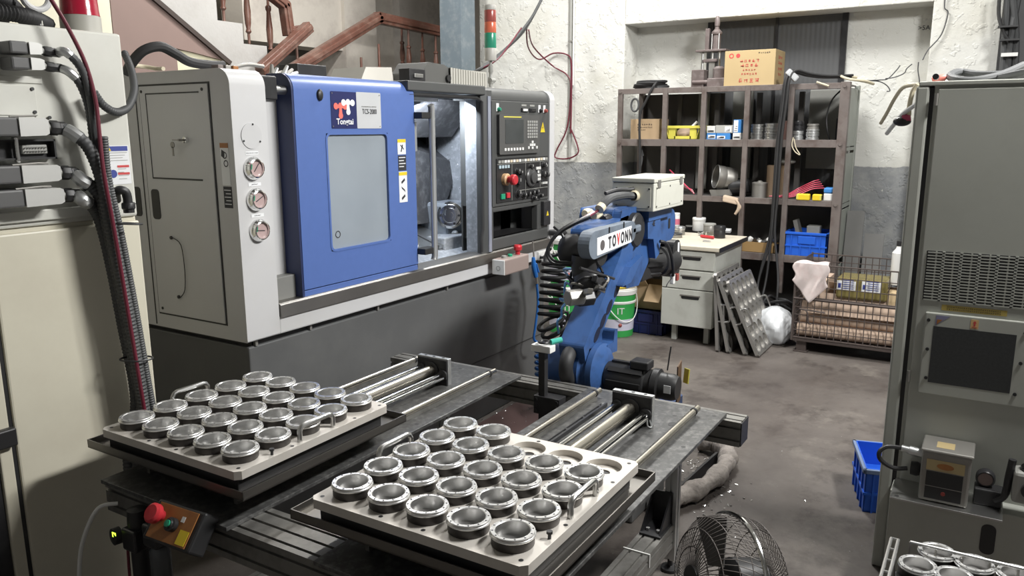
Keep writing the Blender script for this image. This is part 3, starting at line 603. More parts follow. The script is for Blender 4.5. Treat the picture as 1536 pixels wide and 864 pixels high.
def knob(x, z, r, parent=op, m=blk):
    k = obj('knob', MB().lathe([(r*1.25, 0), (r*1.2, 0.004), (r, 0.006), (r*0.9, 0.024), (0, 0.025)], (x, P-0.006, z), (0, -1, 0), 18), m, parent)
    obj('pointer', box(x-0.0015, x+0.0015, P-0.032, P-0.030, z, z+r*0.8), whp, k); return k
for q in ((3.965, 1.405, 0.016), (3.995, 1.395, 0.014), (3.975, 1.345, 0.024), (3.975, 1.275, 0.02), (4.12, 1.425, 0.016), (4.28, 1.43, 0.016), (4.27, 1.375, 0.018), (4.315, 1.37, 0.018), (4.04, 1.262, 0.015), (4.09, 1.265, 0.015), (4.14, 1.27, 0.015), (4.19, 1.272, 0.015), (4.16, 1.235, 0.013), (4.24, 1.245, 0.013)): knob(*q)
hw = obj('handwheel', MB().lathe([(0.056, 0), (0.056, 0.012), (0.050, 0.018), (0.036, 0.02), (0.034, 0.034), (0, 0.036)], (4.125, P-0.006, 1.362), (0, -1, 0), 26), mat('handwheel_grey', (0.07, 0.07, 0.07), 0.35), op)
obj('crank', cyl((4.15, P-0.035, 1.335), (4.15, P-0.055, 1.335), 0.008, n=10), blk, hw)
for q in ((0, 2), (1, 2), (2, 2), (1, 1), (0, 0), (1, 0), (2, 0), (1, -1), (2, -1)): obj('axis_key', box(4.195+q[0]*0.019, 4.210+q[0]*0.019, P-0.011, P-0.006, 1.36+q[1]*0.022, 1.376+q[1]*0.022), whp, op)
for k in range(4): obj('indicator', box(4.26+k*0.02, 4.273+k*0.02, P-0.010, P-0.006, 1.312, 1.325), whp if k else greyp, op)
obj('lamp', MB().lathe([(0.009, 0), (0.009, 0.006), (0, 0.008)], (4.322, P-0.006, 1.425), (0, -1, 0), 12), whp, op)
# upper switch row
for x, mm in ((3.775, lgrn), (4.245, blk), (4.305, lred)):
    s_ = obj('switch_plate', box(x-0.013, x+0.013, P-0.002, P, 1.742, 1.785), whpaper, ph)
    obj('switch_knob', MB().lathe([(0.012, 0), (0.012, 0.01), (0.008, 0.018), (0, 0.018)], (x+0.006, P-0.002, 1.752), (0, -1, 0), 14), mm, s_)
for k, mm in enumerate((whp, blk)):
    r_ = obj('rocker', box(4.03+k*0.095, 4.10+k*0.095, P-0.008, P, 1.742, 1.765), blkm, ph, 0.002)
    obj('rocker_cap', box(4.04+k*0.095, 4.09+k*0.095, P-0.011, P-0.007, 1.747, 1.760), mm, r_)
    obj('rocker_label', box(4.035+k*0.095, 4.09+k*0.095, P-0.0015, P, 1.775, 1.785), greyp, ph)
tri = obj('hazard_triangle', MB().prism([(4.26, 1.625), (4.315, 1.625), (4.288, 1.685)], 'y', P-0.0015, P), yel, ph)
obj('bolt_symbol', MB().prism([(4.285, 1.672), (4.293, 1.650), (4.287, 1.650), (4.289, 1.633), (4.281, 1.654), (4.286, 1.654)], 'y', P-0.0022, P-0.0014), ink, tri)
# storage pocket below
lo = obj('pocket_frame', MB().box(3.705, 4.37, P+0.004, P+0.05, 0.97, 1.035).box(3.705, 4.37, P+0.004, P+0.05, 1.185, 1.213).box(3.705, 3.735, P+0.004, P+0.05, 1.03, 1.19).box(4.235, 4.37, P+0.004, P+0.05, 1.03, 1.19), panelg, ph, 0.006)
obj('pocket_liner', MB().box(3.735, 4.235, P+0.20, P+0.21, 1.03, 1.19).box(3.735, 4.235, P+0.02, P+0.2, 1.025, 1.035), blk, lo)
obj('chamber_back', box(3.72, 4.37, P+0.205, P+0.215, 0.9, 1.8), panelg, lo)
sb = obj('side_switch_box', box(4.275, 4.36, P-0.02, P+0.01, 1.055, 1.205), blkm, ph, 0.004)
obj('hazard_mark', MB().prism([(4.305, 1.115), (4.333, 1.115), (4.319, 1.145)], 'y', P-0.0215, P-0.0195), yel, sb)
obj('cable_elbow', tube([(4.38, P, 1.0), (4.40, P-0.05, 1.0), (4.44, P-0.07, 0.995), (4.46, P-0.07, 0.98)], 0.02, 10, 4), blk, ph)
# signal tower
tx, ty = 4.02, 2.60
tw = obj('signal_tower', MB().lathe([(0.060, 0), (0.060, 0.006), (0.026, 0.012), (0.012, 0.02), (0.012, 0.035), (0.018, 0.04), (0.018, 0.07), (0.011, 0.08), (0.011, 0.10), (0.014, 0.105), (0.014, 0.14), (0.008, 0.145), (0.008, 0.17)], (tx, ty, 1.868), n=16), greyp, cnc)
obj('hinge_knuckle', cyl((tx-0.022, ty-0.01, 1.925), (tx+0.022, ty-0.01, 1.925), 0.013, n=12), greyp, tw)
zz = 2.036
for nm, hgt, mm in (('tower_body', 0.070, mat('tower_grey', (0.42, 0.41, 0.38), 0.5)), ('green_lens', 0.085, lgrn), ('orange_lens', 0.060, lora), ('red_lens', 0.066, lred), ('tower_cap', 0.028, mat('tower_grey', (0.42, 0.41, 0.38), 0.5))):
    obj(nm, MB().lathe([(0, zz), (0.0325, zz), (0.034, zz+0.004), (0.034, zz+hgt-0.004), (0.0325, zz+hgt), (0, zz+hgt)], (tx, ty, 0), n=20), mm, tw); zz += hgt
# things fixed on the roof
rb = obj('roof_motor_box', MB().prism([(3.36, 1.855), (3.36, 1.93), (3.42, 1.99), (3.56, 1.985), (3.60, 1.97), (3.60, 1.855)], 'y', 2.60, 2.80), mat('dusty_dark_grey', (0.09, 0.09, 0.085), 0.6), cnc, 0.006)
rbx = MB()
for k in range(15): rbx.box(3.60+k*0.024, 3.618+k*0.024, 2.585, 2.79, 1.855, 1.972-k*0.001)
rbx.box(3.60, 3.96, 2.59, 2.785, 1.855, 1.968); obj('ribbed_cover', rbx, mat('dusty_pale_ribs', (0.40, 0.39, 0.35), 0.6), cnc)
obj('round_cap', cyl((3.585, 2.596, 1.915), (3.585, 2.585, 1.915), 0.018, n=12), blk, rb)
obj('latch_box', box(3.20, 3.33, 2.55, 2.62, 1.855, 1.945), blkm, cnc, 0.004); obj('latch', box(3.23, 3.30, 2.54, 2.552, 1.90, 1.92), steel, cnc, 0.003)
obj('paper_box', MB().prism([(3.08, 1.855), (3.14, 1.955), (3.34, 1.965), (3.36, 1.855)], 'y', 2.78, 3.0), mat('dusty_paper', (0.55, 0.53, 0.48), 0.8), cnc)
obj('roof_duct', box(2.60, 2.78, 2.70, 2.82, 1.855, 1.935), blkm, cnc, 0.004)
obj('roof_hose', tube([(2.183, 2.620, 1.889), (2.256, 2.620, 1.904), (2.335, 2.620, 1.901)], 0.008, 8, 4), tin, cnc)
for k in range(6): obj('roof_fitting', cyl((2.36+0.02*k, 2.60+0.01*(k % 3), 1.87), (2.38+0.028*k, 2.62, 1.91-0.012*(k % 3)), 0.011, 0.007, n=8), alu if k % 2 else tin, cnc)
for k in range(3): obj('roof_fitting', MB().box(2.03+0.035*k, 2.055+0.035*k, 2.52, 2.56, 1.866, 1.886), (ironr, tin, org)[k], cnc, 0.003)

# ================================================================ SLIDE TABLES, TRAYS AND RINGS
def profile_beam(x0, x1, y0, y1, z0, z1, along, m=alud, groove=0.008):
    """aluminium T-slot profile: real slots cut into the section, run along one axis"""
    def sect(a0, a1, b0, b1):
        pts = []
        def side(p, q, k):
            L = math.hypot(q[0]-p[0], q[1]-p[1]); d = ((q[0]-p[0])/L, (q[1]-p[1])/L); nn = (-d[1], d[0]); out = [p]
            for i in range(k):
                c = L*(i+0.5)/k; h = 0.0045
                for s_, e_ in ((c-h, 0), (c-h, groove), (c+h, groove), (c+h, 0)): out.append((p[0]+d[0]*s_+nn[0]*e_, p[1]+d[1]*s_+nn[1]*e_))
            return out
        ka = max(1, round((a1-a0)/0.045)); kb = max(1, round((b1-b0)/0.045))
        pts += side((a0, b0), (a1, b0), ka)+side((a1, b0), (a1, b1), kb)+side((a1, b1), (a0, b1), ka)+side((a0, b1), (a0, b0), kb)
        return pts
    if along == 'x': return MB().prism(sect(y0, y1, z0, z1), 'x', x0, x1)
    if along == 'y': return MB().prism(sect(x0, x1, z0, z1), 'y', y0, y1)
    return MB().prism(sect(x0, x1, y0, y1), 'z', z0, z1)
frm = thing('table_frame', 'dark aluminium profile frame carrying the two slide tables', 'frame', (2.0, 1.45, 0))
obj('cross_beam', profile_beam(2.63, 2.72, 0.68, 2.25, 0.553, 0.643, 'y'), alud, frm, label='far cross beam of slotted aluminium profile')
obj('cross_beam', profile_beam(1.215, 1.350, 0.70, 2.14, 0.553, 0.643, 'y'), alud, frm, label='near cross beam of slotted aluminium profile')
obj('end_cap', box(2.632, 2.718, 0.675, 0.68, 0.555, 0.641), blk, frm, 0.002)
for x, y in ((2.65, 0.92), (2.65, 1.98), (1.255, 0.92), (1.255, 1.98)):
    lg = obj('leg', profile_beam(x-0.0225, x+0.0225, y-0.0225, y+0.0225, 0.05, 0.553, 'z'), alu if x > 2 else alud, frm)
    obj('foot', MB().lathe([(0, 0), (0.035, 0), (0.035, 0.012), (0.01, 0.02), (0.01, 0.05)], (x, y, 0), n=16), blk, lg)
for y in (0.95, 1.95): obj('lower_beam', profile_beam(1.2775, 2.6275, y-0.045, y+0.045, 0.15, 0.195, 'x'), alud, frm)
for y in (0.95, 1.95): obj('lower_side_beam', profile_beam(1.2775, 2.6275, y-0.045, y, 0.105, 0.15, 'x'), alud, frm)
for x, s in ((2.6275, -1), (1.2775, 1)):
    g = MB().prism([(x, 0.197), (x+s*0.12, 0.197), (x, 0.32)], 'y', 0.915, 0.921).prism([(x, 0.197), (x+s*0.12, 0.197), (x, 0.32)], 'y', 0.985, 0.991).box(x, x+s*0.125, 0.91, 0.99, 0.195, 0.203).box(x, x+s*0.006, 0.91, 0.99, 0.195, 0.325)
    gg = obj('corner_bracket', g, blkm, frm)
    for q in (0.93, 0.97): obj('bolt', cyl((x+s*0.09, q, 0.203), (x+s*0.09, q, 0.212), 0.008, n=6), steel, gg)
obj('centre_beam', profile_beam(1.35, 2.63, 1.40, 1.445, 0.42, 0.465, 'x'), alud, frm)
obj('cable_tie', MB().box(2.38, 2.385, 0.90, 1.0, 0.15, 0.2), whp, frm)

T1 = thing('slide_table', 'dark steel slide table beside the machine base with a full tray', 'table', (1.93, 1.8625, 0.643), 'slide tables')
tp = obj('table_plate', box(1.20, 2.67, 1.59, 2.135, 0.643, 0.655), tabl, T1, 0.0015)
for x, y in ((1.24, 1.62), (2.62, 1.62), (2.62, 2.10), (2.55, 1.74), (2.02, 1.62), (2.3, 1.62), (2.50, 1.98), (2.62, 1.86), (2.3, 2.1), (1.7, 1.615)):
    obj('bolt_hole', MB().lathe([(0, 0.0004), (0.008, 0.0004)], (x, y, 0.655), n=10), blk, tp)  # flat black discs painted as the dark inside bolt holes
obj('cable_slot', MB().prism([(2.47+0.02*math.cos(t*PI/8), 1.72+0.013*math.sin(t*PI/8)) for t in range(16)], 'z', 0.655, 0.6556), blk, tp)
for y in (1.675, 2.055):
    gr = obj('guide_rod', cyl((1.30, y, 0.680), (2.60, y, 0.680), 0.0115, n=14), warmst, T1)
    obj('rod_support', box(1.30, 2.57, y-0.006, y+0.006, 0.655, 0.672), alud, gr)
    obj('rod_collar', cyl((2.555, y, 0.680), (2.565, y, 0.680), 0.0135, n=14), blkm, gr)
obj('flat_rail', MB().box(1.9, 2.52, 1.985, 1.992, 0.655, 0.668).box(1.9, 2.52, 2.008, 2.012, 0.655, 0.661), blkm, T1)
for k in range(4): obj('rail_bolt', cyl((2.1+k*0.13, 2.0, 0.655), (2.1+k*0.13, 2.0, 0.662), 0.006, n=8), blk, T1)
br = obj('end_bracket', box(2.410, 2.432, 1.770, 1.918, 0.655, 0.762), alu, T1, 0.0015)
obj('bracket_face', box(2.404, 2.410, 1.773, 1.915, 0.655, 0.757), blkm, br)
for y in (1.80, 1.845, 1.885): obj('bracket_bolt', cyl((2.421, y, 0.762), (2.421, y, 0.7625), 0.006, n=10), blk, br)
cy1 = obj('cylinder', cyl((1.30, 1.848, 0.708), (2.404, 1.848, 0.708), 0.0225, n=22), warmst, T1)
obj('seal_ring', MB().lathe([(0.023, 0), (0.036, 0), (0.036, 0.006), (0.023, 0.006)], (2.399, 1.848, 0.708), (1, 0, 0), 20), blk, cy1)
obj('piston_rod', cyl((1.30, 1.895, 0.715), (2.395, 1.895, 0.715), 0.0095, n=12), chrome, T1)
obj('piston_rod', cyl((1.30, 1.796, 0.700), (2.404, 1.796, 0.700), 0.0085, n=12), chrome, T1)
obj('piston_rod', cyl((1.30, 1.781, 0.690), (2.404, 1.781, 0.690), 0.0065, n=12), chrome, T1)
for y, r_ in ((1.895, 0.02), (1.79, 0.022)): obj('rod_bush', cyl((2.396, y, 0.712 if y > 1.85 else 0.697), (2.404, y, 0.712 if y > 1.85 else 0.697), r_, n=14), blk, br)
pan = obj('drip_pan', MB().box(1.23, 1.885, 1.555, 2.235, 0.722, 0.726).box(1.23, 1.233, 1.555, 2.235, 0.722, 0.747).box(1.882, 1.885, 1.555, 2.235, 0.722, 0.747).box(1.23, 1.885, 1.555, 1.558, 0.722, 0.747).box(1.23, 1.885, 2.232, 2.235, 0.722, 0.747), mat('oily_pan_sheet', (0.20, 0.19, 0.175), 0.38, 0.9, var=0.25, scale=6), T1)
obj('tray_pad', box(1.25, 1.81, 1.595, 2.155, 0.726, 0.770), blk, T1, 0.003)
for x, y in ((1.45, 1.675), (1.75, 1.675), (1.45, 2.055), (1.75, 2.055)):
    obj('slide_block', box(x-0.035, x+0.035, y-0.022, y+0.022, 0.664, 0.722), alu, T1, 0.002)
T2 = dup(T1, (1.93, 1.0125, 0.643), label='dark steel slide table nearest the floor fan with a partly emptied tray')
# spring clip on the second table
solo('wire_clip', tube([(2.395, 0.935, 0.70), (2.39, 0.93, 0.685), (2.385, 0.925, 0.665), (2.395, 0.915, 0.66), (2.40, 0.925, 0.68), (2.395, 0.935, 0.70)], 0.003, 6, 4), alu, 'small loop of pale wire hooked on the end bracket', 'wire')

def tray_mesh(s, t, holes, pitch, r, depth):
    """square plate centred on the origin, top at z=0, with round pockets (real recesses) at the given cells"""
    mb = MB(); h = s/2; c = 0.014; n = 32; q = pitch*5/2
    oct_ = [(-h+c, -h), (h-c, -h), (h, -h+c), (h, h-c), (h-c, h), (-h+c, h), (-h, h-c), (-h, -h+c)]
    mb.add([(x, y, 0) for x, y in oct_]+[(x, y, -t) for x, y in oct_], [(i, i+8, (i+1) % 8+8, (i+1) % 8) for i in range(8)]+[tuple(range(15, 7, -1))])
    # rim of the top face outside the grid of cells
    sq = [(-q, -q), (q, -q), (q, q), (-q, q)]
    mb.add([(x, y, 0) for x, y in oct_+sq], [(0, 1, 9, 8), (1, 2, 9), (2, 3, 10, 9), (3, 4, 10), (4, 5, 11, 10), (5, 6, 11), (6, 7, 8, 11), (7, 0, 8)])
    for i in range(5):
        for j in range(5):
            cx, cy = (i-2)*pitch, (j-2)*pitch; p = pitch/2
            if (i, j) not in holes: mb.add([(cx-p, cy-p, 0), (cx+p, cy-p, 0), (cx+p, cy+p, 0), (cx-p, cy+p, 0)], [(0, 1, 2, 3)]); continue
            o = []
            for k in range(n):
                a = 2*PI*k/n; ca, sa = math.cos(a), math.sin(a); f = p/max(abs(ca), abs(sa)); o.append((cx+ca*f, cy+sa*f, 0))
            c1 = [(cx+r*math.cos(2*PI*k/n), cy+r*math.sin(2*PI*k/n)) for k in range(n)]; r2 = r*0.36
            vs = o+[(x, y, 0) for x, y in c1]+[(x, y, -depth) for x, y in c1]+[(cx+r2*math.cos(2*PI*k/n), cy+r2*math.sin(2*PI*k/n), -depth) for k in range(n)]+[(cx+r2*math.cos(2*PI*k/n), cy+r2*math.sin(2*PI*k/n), -depth-0.004) for k in range(n)]
            fs = [(k, (k+1) % n, n+(k+1) % n, n+k) for k in range(n)]
            mb.add(vs, fs)
            mb.add(vs, [(n+k, n+(k+1) % n, 2*n+(k+1) % n, 2*n+k) for k in range(n)], True)
            mb.add(vs, [(2*n+k, 2*n+(k+1) % n, 3*n+(k+1) % n, 3*n+k) for k in range(n)]+[(3*n+k, 3*n+(k+1) % n, 4*n+(k+1) % n, 4*n+k) for k in range(n)])
            mb.add([v for v in vs[4*n:5*n]], [tuple(range(n))])
    return mb
PITCH = 0.1125
def make_tray(label, loc, holes, group=None, m=plate_m):
    t = thing('tray_plate', label, 'tray', (0, 0, 0), group)
    pl = obj('plate', tray_mesh(0.594, 0.023, holes, PITCH, 0.048, 0.017), m, t)
    for sy in (-1, 1):
        y = sy*0.279
        obj('handle', MB().tube([(-0.065, y, 0), (-0.065, y, 0.030), (-0.058, y, 0.040), (-0.048, y, 0.043), (0.048, y, 0.043), (0.058, y, 0.040), (0.065, y, 0.030), (0.065, y, 0)], 0.0075, 10), steel, t)
    for x, y in ((-0.275, 0.275), (-0.275, -0.275), (0.275, 0.275), (0.275, -0.275), (-0.28, 0.09), (-0.28, -0.03), (0.15, -0.285), (-0.1, -0.285), (0.0, 0.285), (0.282, 0.0), (0.282, 0.15)):
        obj('bolt_hole', MB().lathe([(0, 0.0004), (0.0055, 0.0004)], (x, y, 0), n=10), blk, pl)  # flat black discs stand for the dark of drilled holes
    obj('stop_pin', MB().cyl((-0.17, -0.283, 0), (-0.17, -0.283, 0.012), 0.004, n=8).cyl((-0.17, -0.283, 0.012), (-0.17, -0.283, 0.018), 0.007, n=8), blkm, t)
    for (i, j) in sorted(holes): obj('hole_shade_disc', MB().lathe([(0, 0), (0.0172, 0)], ((i-2)*PITCH, (j-2)*PITCH, -0.0205), n=16), blk, pl)  # black discs put in as the dark of the pocket holes
    t.location = loc
    return t
ZT = 0.793
ta = make_tray('square tray plate full of rings on the table beside the machine', (1.532, 1.8725, ZT), set())
tb = make_tray('square tray plate with three empty pockets on the front table', (1.528, 1.022, ZT), {(4, 0), (4, 1), (4, 2)})
# one machined ring and its copies
rg = thing('bearing_ring', 'x', 'ring', (0, 0, 0))
bl_ = obj('lower_body', MB().lathe([(0.0455, 0), (0.0465, 0.002), (0.0465, 0.0205), (0.0425, 0.022), (0.0375, 0.022), (0.0375, 0)], (0, 0, 0), n=32, closed=True), mat('dark_ring_body', (0.055, 0.05, 0.047), 0.4, 0.5, var=0.3, scale=50), rg)
fl_ = obj('flange', MB().lathe([(0.0440, 0.0205), (0.0495, 0.0215), (0.0500, 0.0235), (0.0490, 0.0255), (0.0482, 0.026), (0.0482, 0.0295), (0.0470, 0.031), (0.0395, 0.031), (0.0375, 0.0295), (0.0368, 0.0)], (0, 0, 0), n=36), mat('turned_bright_steel', (0.74, 0.74, 0.73), 0.27, 0.75, var=0.05), rg)
obj('inner_bore', MB().lathe([(0.0374, 0.030), (0.0362, 0.0014)], (0, 0, 0), n=36), mat('bored_bright_steel', (0.78, 0.78, 0.77), 0.24, 0.92, var=0.08), rg)
obj('bore_floor_shade', MB().lathe([(0.0364, 0.0014), (0.0, 0.0014)], (0, 0, 0), n=32), mat('darkened_bore_floor', (0.27, 0.265, 0.26), 0.4, 0.6, var=0.15, scale=40), rg)  # bottom disc darkened in colour so the bore looks hollow
bh = MB()
for k in range(12):
    a = 2*PI*k/12; bh.lathe([(0, 0.0003), (0.0022, 0.0003)], (0.0434*math.cos(a), 0.0434*math.sin(a), 0.031), n=8)
obj('bolt_holes', bh, ink, fl_)
for nm, (tx_, ty_), skip in (('beside the machine', (1.532, 1.8725), set()), ('with empty pockets', (1.528, 1.022), {(4, 0), (4, 1), (4, 2)})):
    for j in range(5):
        for i in range(5):
            if (i, j) in skip: continue
            lab = 'bright ring, %s from left, %s row from machine, on tray %s' % (ORD[i], ORD[4-j], nm)
            dup(rg, (tx_+(i-2)*PITCH, ty_+(j-2)*PITCH, ZT+0.0002), random.uniform(0, 1), lab, 'machined rings on the trays')
RING = rg
# sensor post between the tables
po = thing('sensor_post', 'black square post with white clamp top between the two tables', 'post', (2.6, 1.44, 0.53))
obj('post', box(2.575, 2.603, 1.428, 1.456, 0.40, 0.80), blk, po, 0.002)
obj('clamp_block', box(2.57, 2.63, 1.36, 1.475, 0.548, 0.622), blkm, po, 0.003)
for y in (1.372, 1.463):
    for z in (0.562, 0.585, 0.608): obj('clamp_bolt', cyl((2.57, y, z), (2.566, y, z), 0.007, n=8), blk, po)
obj('top_block', box(2.567, 2.612, 1.40, 1.485, 0.80, 0.828), whp, po, 0.003)
obj('ring_fitting', tube([(2.59+0.02*math.cos(k*PI/6), 1.44+0.02*math.sin(k*PI/6), 0.838) for k in range(12)], 0.005, 6, 0, True), blkm, po)
obj('teal_fitting', cyl((2.60, 1.415, 0.838), (2.64, 1.39, 0.842), 0.011, n=10), tealp, po)
# operator box under the first table
eb = thing('emergency_stop_box', 'orange faced push button box with red mushroom button under the table', 'control box', (1.17, 1.72, 0.6))
ex = V(0.05, -1, 0).normalized(); ey = V(0.62, 0.0, 0.78).normalized(); ey = (ey-ex*ey.dot(ex)).normalized(); ez = ey.cross(ex).normalized()
if ez.x > 0: ez = -ez
c0 = V(1.145, 1.715, 0.650)
obj('enclosure', MB().obox(c0-ez*0.018, ex*0.088, ey*0.052, ez*0.028), blk, eb, 0.006)
obj('face_plate', MB().obox(c0+ez*0.013, ex*0.072, ey*0.045, ez*0.0015), org, eb, 0.001)
eo = obj('mushroom_button', MB().lathe([(0.014, 0), (0.014, 0.018), (0.026, 0.022), (0.026, 0.034), (0.02, 0.040), (0, 0.041)], c0+ez*0.014-ex*0.048+ey*0.012, ez, 20), red, eb)
obj('push_button', MB().lathe([(0.018, 0), (0.018, 0.014), (0.013, 0.016), (0.012, 0.020), (0, 0.020)], c0+ez*0.014+ex*0.004, ez, 18), blk, eb)
obj('green_cap', MB().lathe([(0.009, 0.02), (0.009, 0.024), (0, 0.025)], c0+ez*0.014+ex*0.004, ez, 14), grnb, eb)
obj('legend', MB().obox(c0+ez*0.0155+ex*0.03+ey*0.02, ex*0.006, ey*0.007, ez*0.0005), whp, eb)
obj('corner_sticker', MB().obox(c0+ez*0.0155+ex*0.052-ey*0.022, ex*0.016, ey*0.018, ez*0.0005), yel, eb)
# air preparation unit
av = thing('air_regulator', 'black compressed air regulator with glowing yellow green display', 'regulator', (1.18, 1.95, 0.4))
obj('filter_bowl', MB().lathe([(0, -0.12), (0.02, -0.12), (0.026, -0.1), (0.026, 0), (0.018, 0.01), (0, 0.01)], (1.19, 1.955, 0.50), n=16), blk, av)
obj('regulator_body', MB().box(1.155, 1.225, 1.925, 1.985, 0.50, 0.565), blkm, av, 0.006)
obj('knob', MB().lathe([(0.026, 0), (0.028, 0.01), (0.026, 0.05), (0, 0.055)], (1.19, 1.955, 0.565), n=16), blk, av)
obj('gauge', MB().lathe([(0.024, 0), (0.024, 0.02), (0.02, 0.022), (0, 0.022)], (1.165, 2.005, 0.535), (-1, 0.2, 0), 16), blk, av)
obj('display', MB().obox((1.142, 1.996, 0.547), (0.0008, 0, 0), (0, 0.008, 0), (0, 0, 0.007)), amber, av)
obj('second_bowl', MB().lathe([(0, -0.12), (0.02, -0.12), (0.028, -0.1), (0.028, 0), (0.02, 0.015), (0, 0.015)], (1.19, 1.865, 0.52), n=16), mat('smoky_bowl', (0.06, 0.065, 0.07), 0.25), av)
obj('second_body', MB().box(1.16, 1.22, 1.835, 1.895, 0.535, 0.60), blkm, av, 0.006)
obj('mount_bar', box(1.20, 1.2155, 1.82, 2.02, 0.53, 0.585), blkm, av)
obj('drain_tube', tube([(1.175, 1.99, 0.52), (1.17, 1.99, 0.40), (1.165, 1.985, 0.2)], 0.004, 6, 4), redw, av)
wire('air_hose', [(1.20, 2.06, 0.60), (1.16, 2.09, 0.595), (1.13, 2.12, 0.52), (1.12, 2.15, 0.42), (1.11, 2.16, 0.25), (1.10, 2.16, 0.0)], 0.006, whp, 'thin white air hose curving down beside the tall cream cabinet', 'hose')

# ================================================================ ROBOT
rob = thing('robot_arm', 'blue six axis robot arm with grey box on its back', 'robot', (3.10, 1.38, 0))
Y0 = 1.36
ped = obj('pedestal', MB().box(2.90, 3.28, 1.18, 1.58, 0, 0.44), dgrey, rob, 0.01)
obj('base_flange', MB().prism([(2.84, 1.20), (2.94, 1.11), (3.28, 1.11), (3.36, 1.20), (3.36, 1.56), (3.28, 1.66), (2.94, 1.66), (2.84, 1.56)], 'z', 0.44, 0.475), rblue, rob, 0.006)
obj('foot_lug', MB().prism([(1.11, 0.44), (1.11, 0.53), (1.14, 0.53), (1.16, 0.48), (1.22, 0.48), (1.24, 0.53), (1.27, 0.53), (1.27, 0.44)], 'x', 3.02, 3.12), crate, rob, 0.004)
obj('turret', MB().lathe([(0.19, 0.475), (0.20, 0.49), (0.19, 0.53), (0.15, 0.56), (0.14, 0.60), (0, 0.60)], (3.06, 1.40, 0), n=28), rblue, rob)
jc = V((2.889, 1.360, 0.663))
sh = obj('shoulder', MB().lathe([(0, -0.10), (0.10, -0.10), (0.118, -0.08), (0.118, 0.05), (0.105, 0.06), (0.105, 0.08), (0.112, 0.085), (0.112, 0.11), (0.08, 0.13), (0, 0.13)], (jc.x, 1.44, jc.z), (0, -1, 0), 32), rblue, rob)
obj('shoulder_web', MB().prism([(jc.x-0.10, 0.52), (jc.x+0.22, 0.52), (jc.x+0.10, jc.z+0.08), (jc.x-0.06, jc.z+0.10)], 'y', 1.36, 1.50), rblue, rob, 0.015)
obj('shoulder_lug', MB().prism([(jc.x+0.02, jc.z+0.06), (jc.x+0.13, jc.z+0.05), (jc.x+0.13, jc.z+0.15), (jc.x+0.10, jc.z+0.15), (jc.x+0.09, jc.z+0.10), (jc.x+0.03, jc.z+0.10)], 'y', 1.32, 1.42), rblue, rob, 0.008)
# axis motors
def motor(p, d, L, r, name, parent, m=blk):
    p, d = V(p), V(d).normalized(); u, w2 = MB().frame(d); mb = MB()
    mo = obj(name, MB().lathe([(0, 0), (r*0.95, 0), (r, 0.012), (r, L*0.55), (r*0.86, L*0.57), (r*0.86, L*0.64), (r*0.98, L*0.66), (r*0.98, L*0.74), (r*0.80, L*0.76), (r*0.80, L*0.93), (r*0.68, L), (0, L)], p, d, 24), m, parent)
    for k in range(8):
        a = 2*PI*k/8; e = u*math.cos(a)+w2*math.sin(a)
        obj('cooling_fin', MB().obox(p+d*(L*0.3)+e*(r*1.01), d*(L*0.24), e*0.008, d.cross(e)*0.010), m, mo)
    return mo
m1 = motor((jc.x+0.02, 1.31, jc.z-0.03), (0.05, -1, -0.02), 0.30, 0.068, 'base_motor', rob)
obj('motor_connector', MB().box(jc.x-0.02, jc.x+0.05, 1.12, 1.20, jc.z+0.03, jc.z+0.065), blkm, m1, 0.006)
obj('motor_label', MB().obox((jc.x-0.026, 1.035, jc.z-0.028), (0.001, 0, 0), (0, 0.014, 0), (0, 0, 0.016)), whpaper, m1)
obj('antenna_wire', tube([(jc.x+0.04, 1.06, jc.z+0.03), (jc.x+0.045, 1.055, jc.z+0.09), (jc.x+0.045, 1.05, jc.z+0.13)], 0.003, 6), blk, m1)
bp_ = obj('brown_guard', MB().obox((jc.x+0.14, 1.045, jc.z-0.05), (0.05, 0.01, 0), (0.001, 0.003, 0), (0, 0, 0.085)), mat('brown_sheet', (0.13, 0.075, 0.04), 0.6), rob)
obj('yellow_tag', MB().obox((jc.x+0.19, 1.03, jc.z-0.03), (0.006, 0.012, 0), (0.001, -0.002, 0), (0.006, 0, 0.03)), yelb, bp_)
# lower arm: a leaning casting, its lightening holes painted on as dark patches
a0, a1 = V((2.797, 1.360, 0.780)), V((3.176, 1.360, 1.085)); b0, b1 = V((2.949, 1.360, 0.802)), V((3.250, 1.360, 1.087))
la = obj('lower_arm', MB().prism([(jc.x-0.075, jc.z-0.02), (jc.x+0.07, jc.z), (b0.x, b0.z), (b1.x, b1.z), (b1.x+0.03, b1.z+0.10), (a1.x-0.01, a1.z+0.10), (a1.x-0.06, a1.z+0.02), (a0.x-0.02, a0.z)], 'y', Y0, Y0+0.115), rblue, rob, 0.014, seg=3)
dirv = (a1-a0)
for k, t in enumerate((0.05, 0.2, 0.36, 0.56)):
    c = a0+(b0-a0)*0.55+dirv*t; c.y = Y0-0.0006
    obj('lightening_hole_patch', MB().prism([(c.x+0.024*math.cos(q*PI/8)+0.020*math.sin(q*PI/8), c.z+0.030*math.sin(q*PI/8)) for q in range(16)], 'y', Y0-0.0012, Y0), mat('deep_navy_shadowed_pocket', (0.006, 0.010, 0.03), 0.6), la)
obj('arm_rib', MB().prism([(a0.x+0.03+dirv.x*0.66, a0.z+dirv.z*0.66), (b0.x+dirv.x*0.60, b0.z+dirv.z*0.6), (b0.x+dirv.x*0.95, b0.z+dirv.z*0.95), (a0.x+0.03+dirv.x*0.9, a0.z+dirv.z*0.9)], 'y', Y0-0.03, Y0), rblue, la, 0.01)
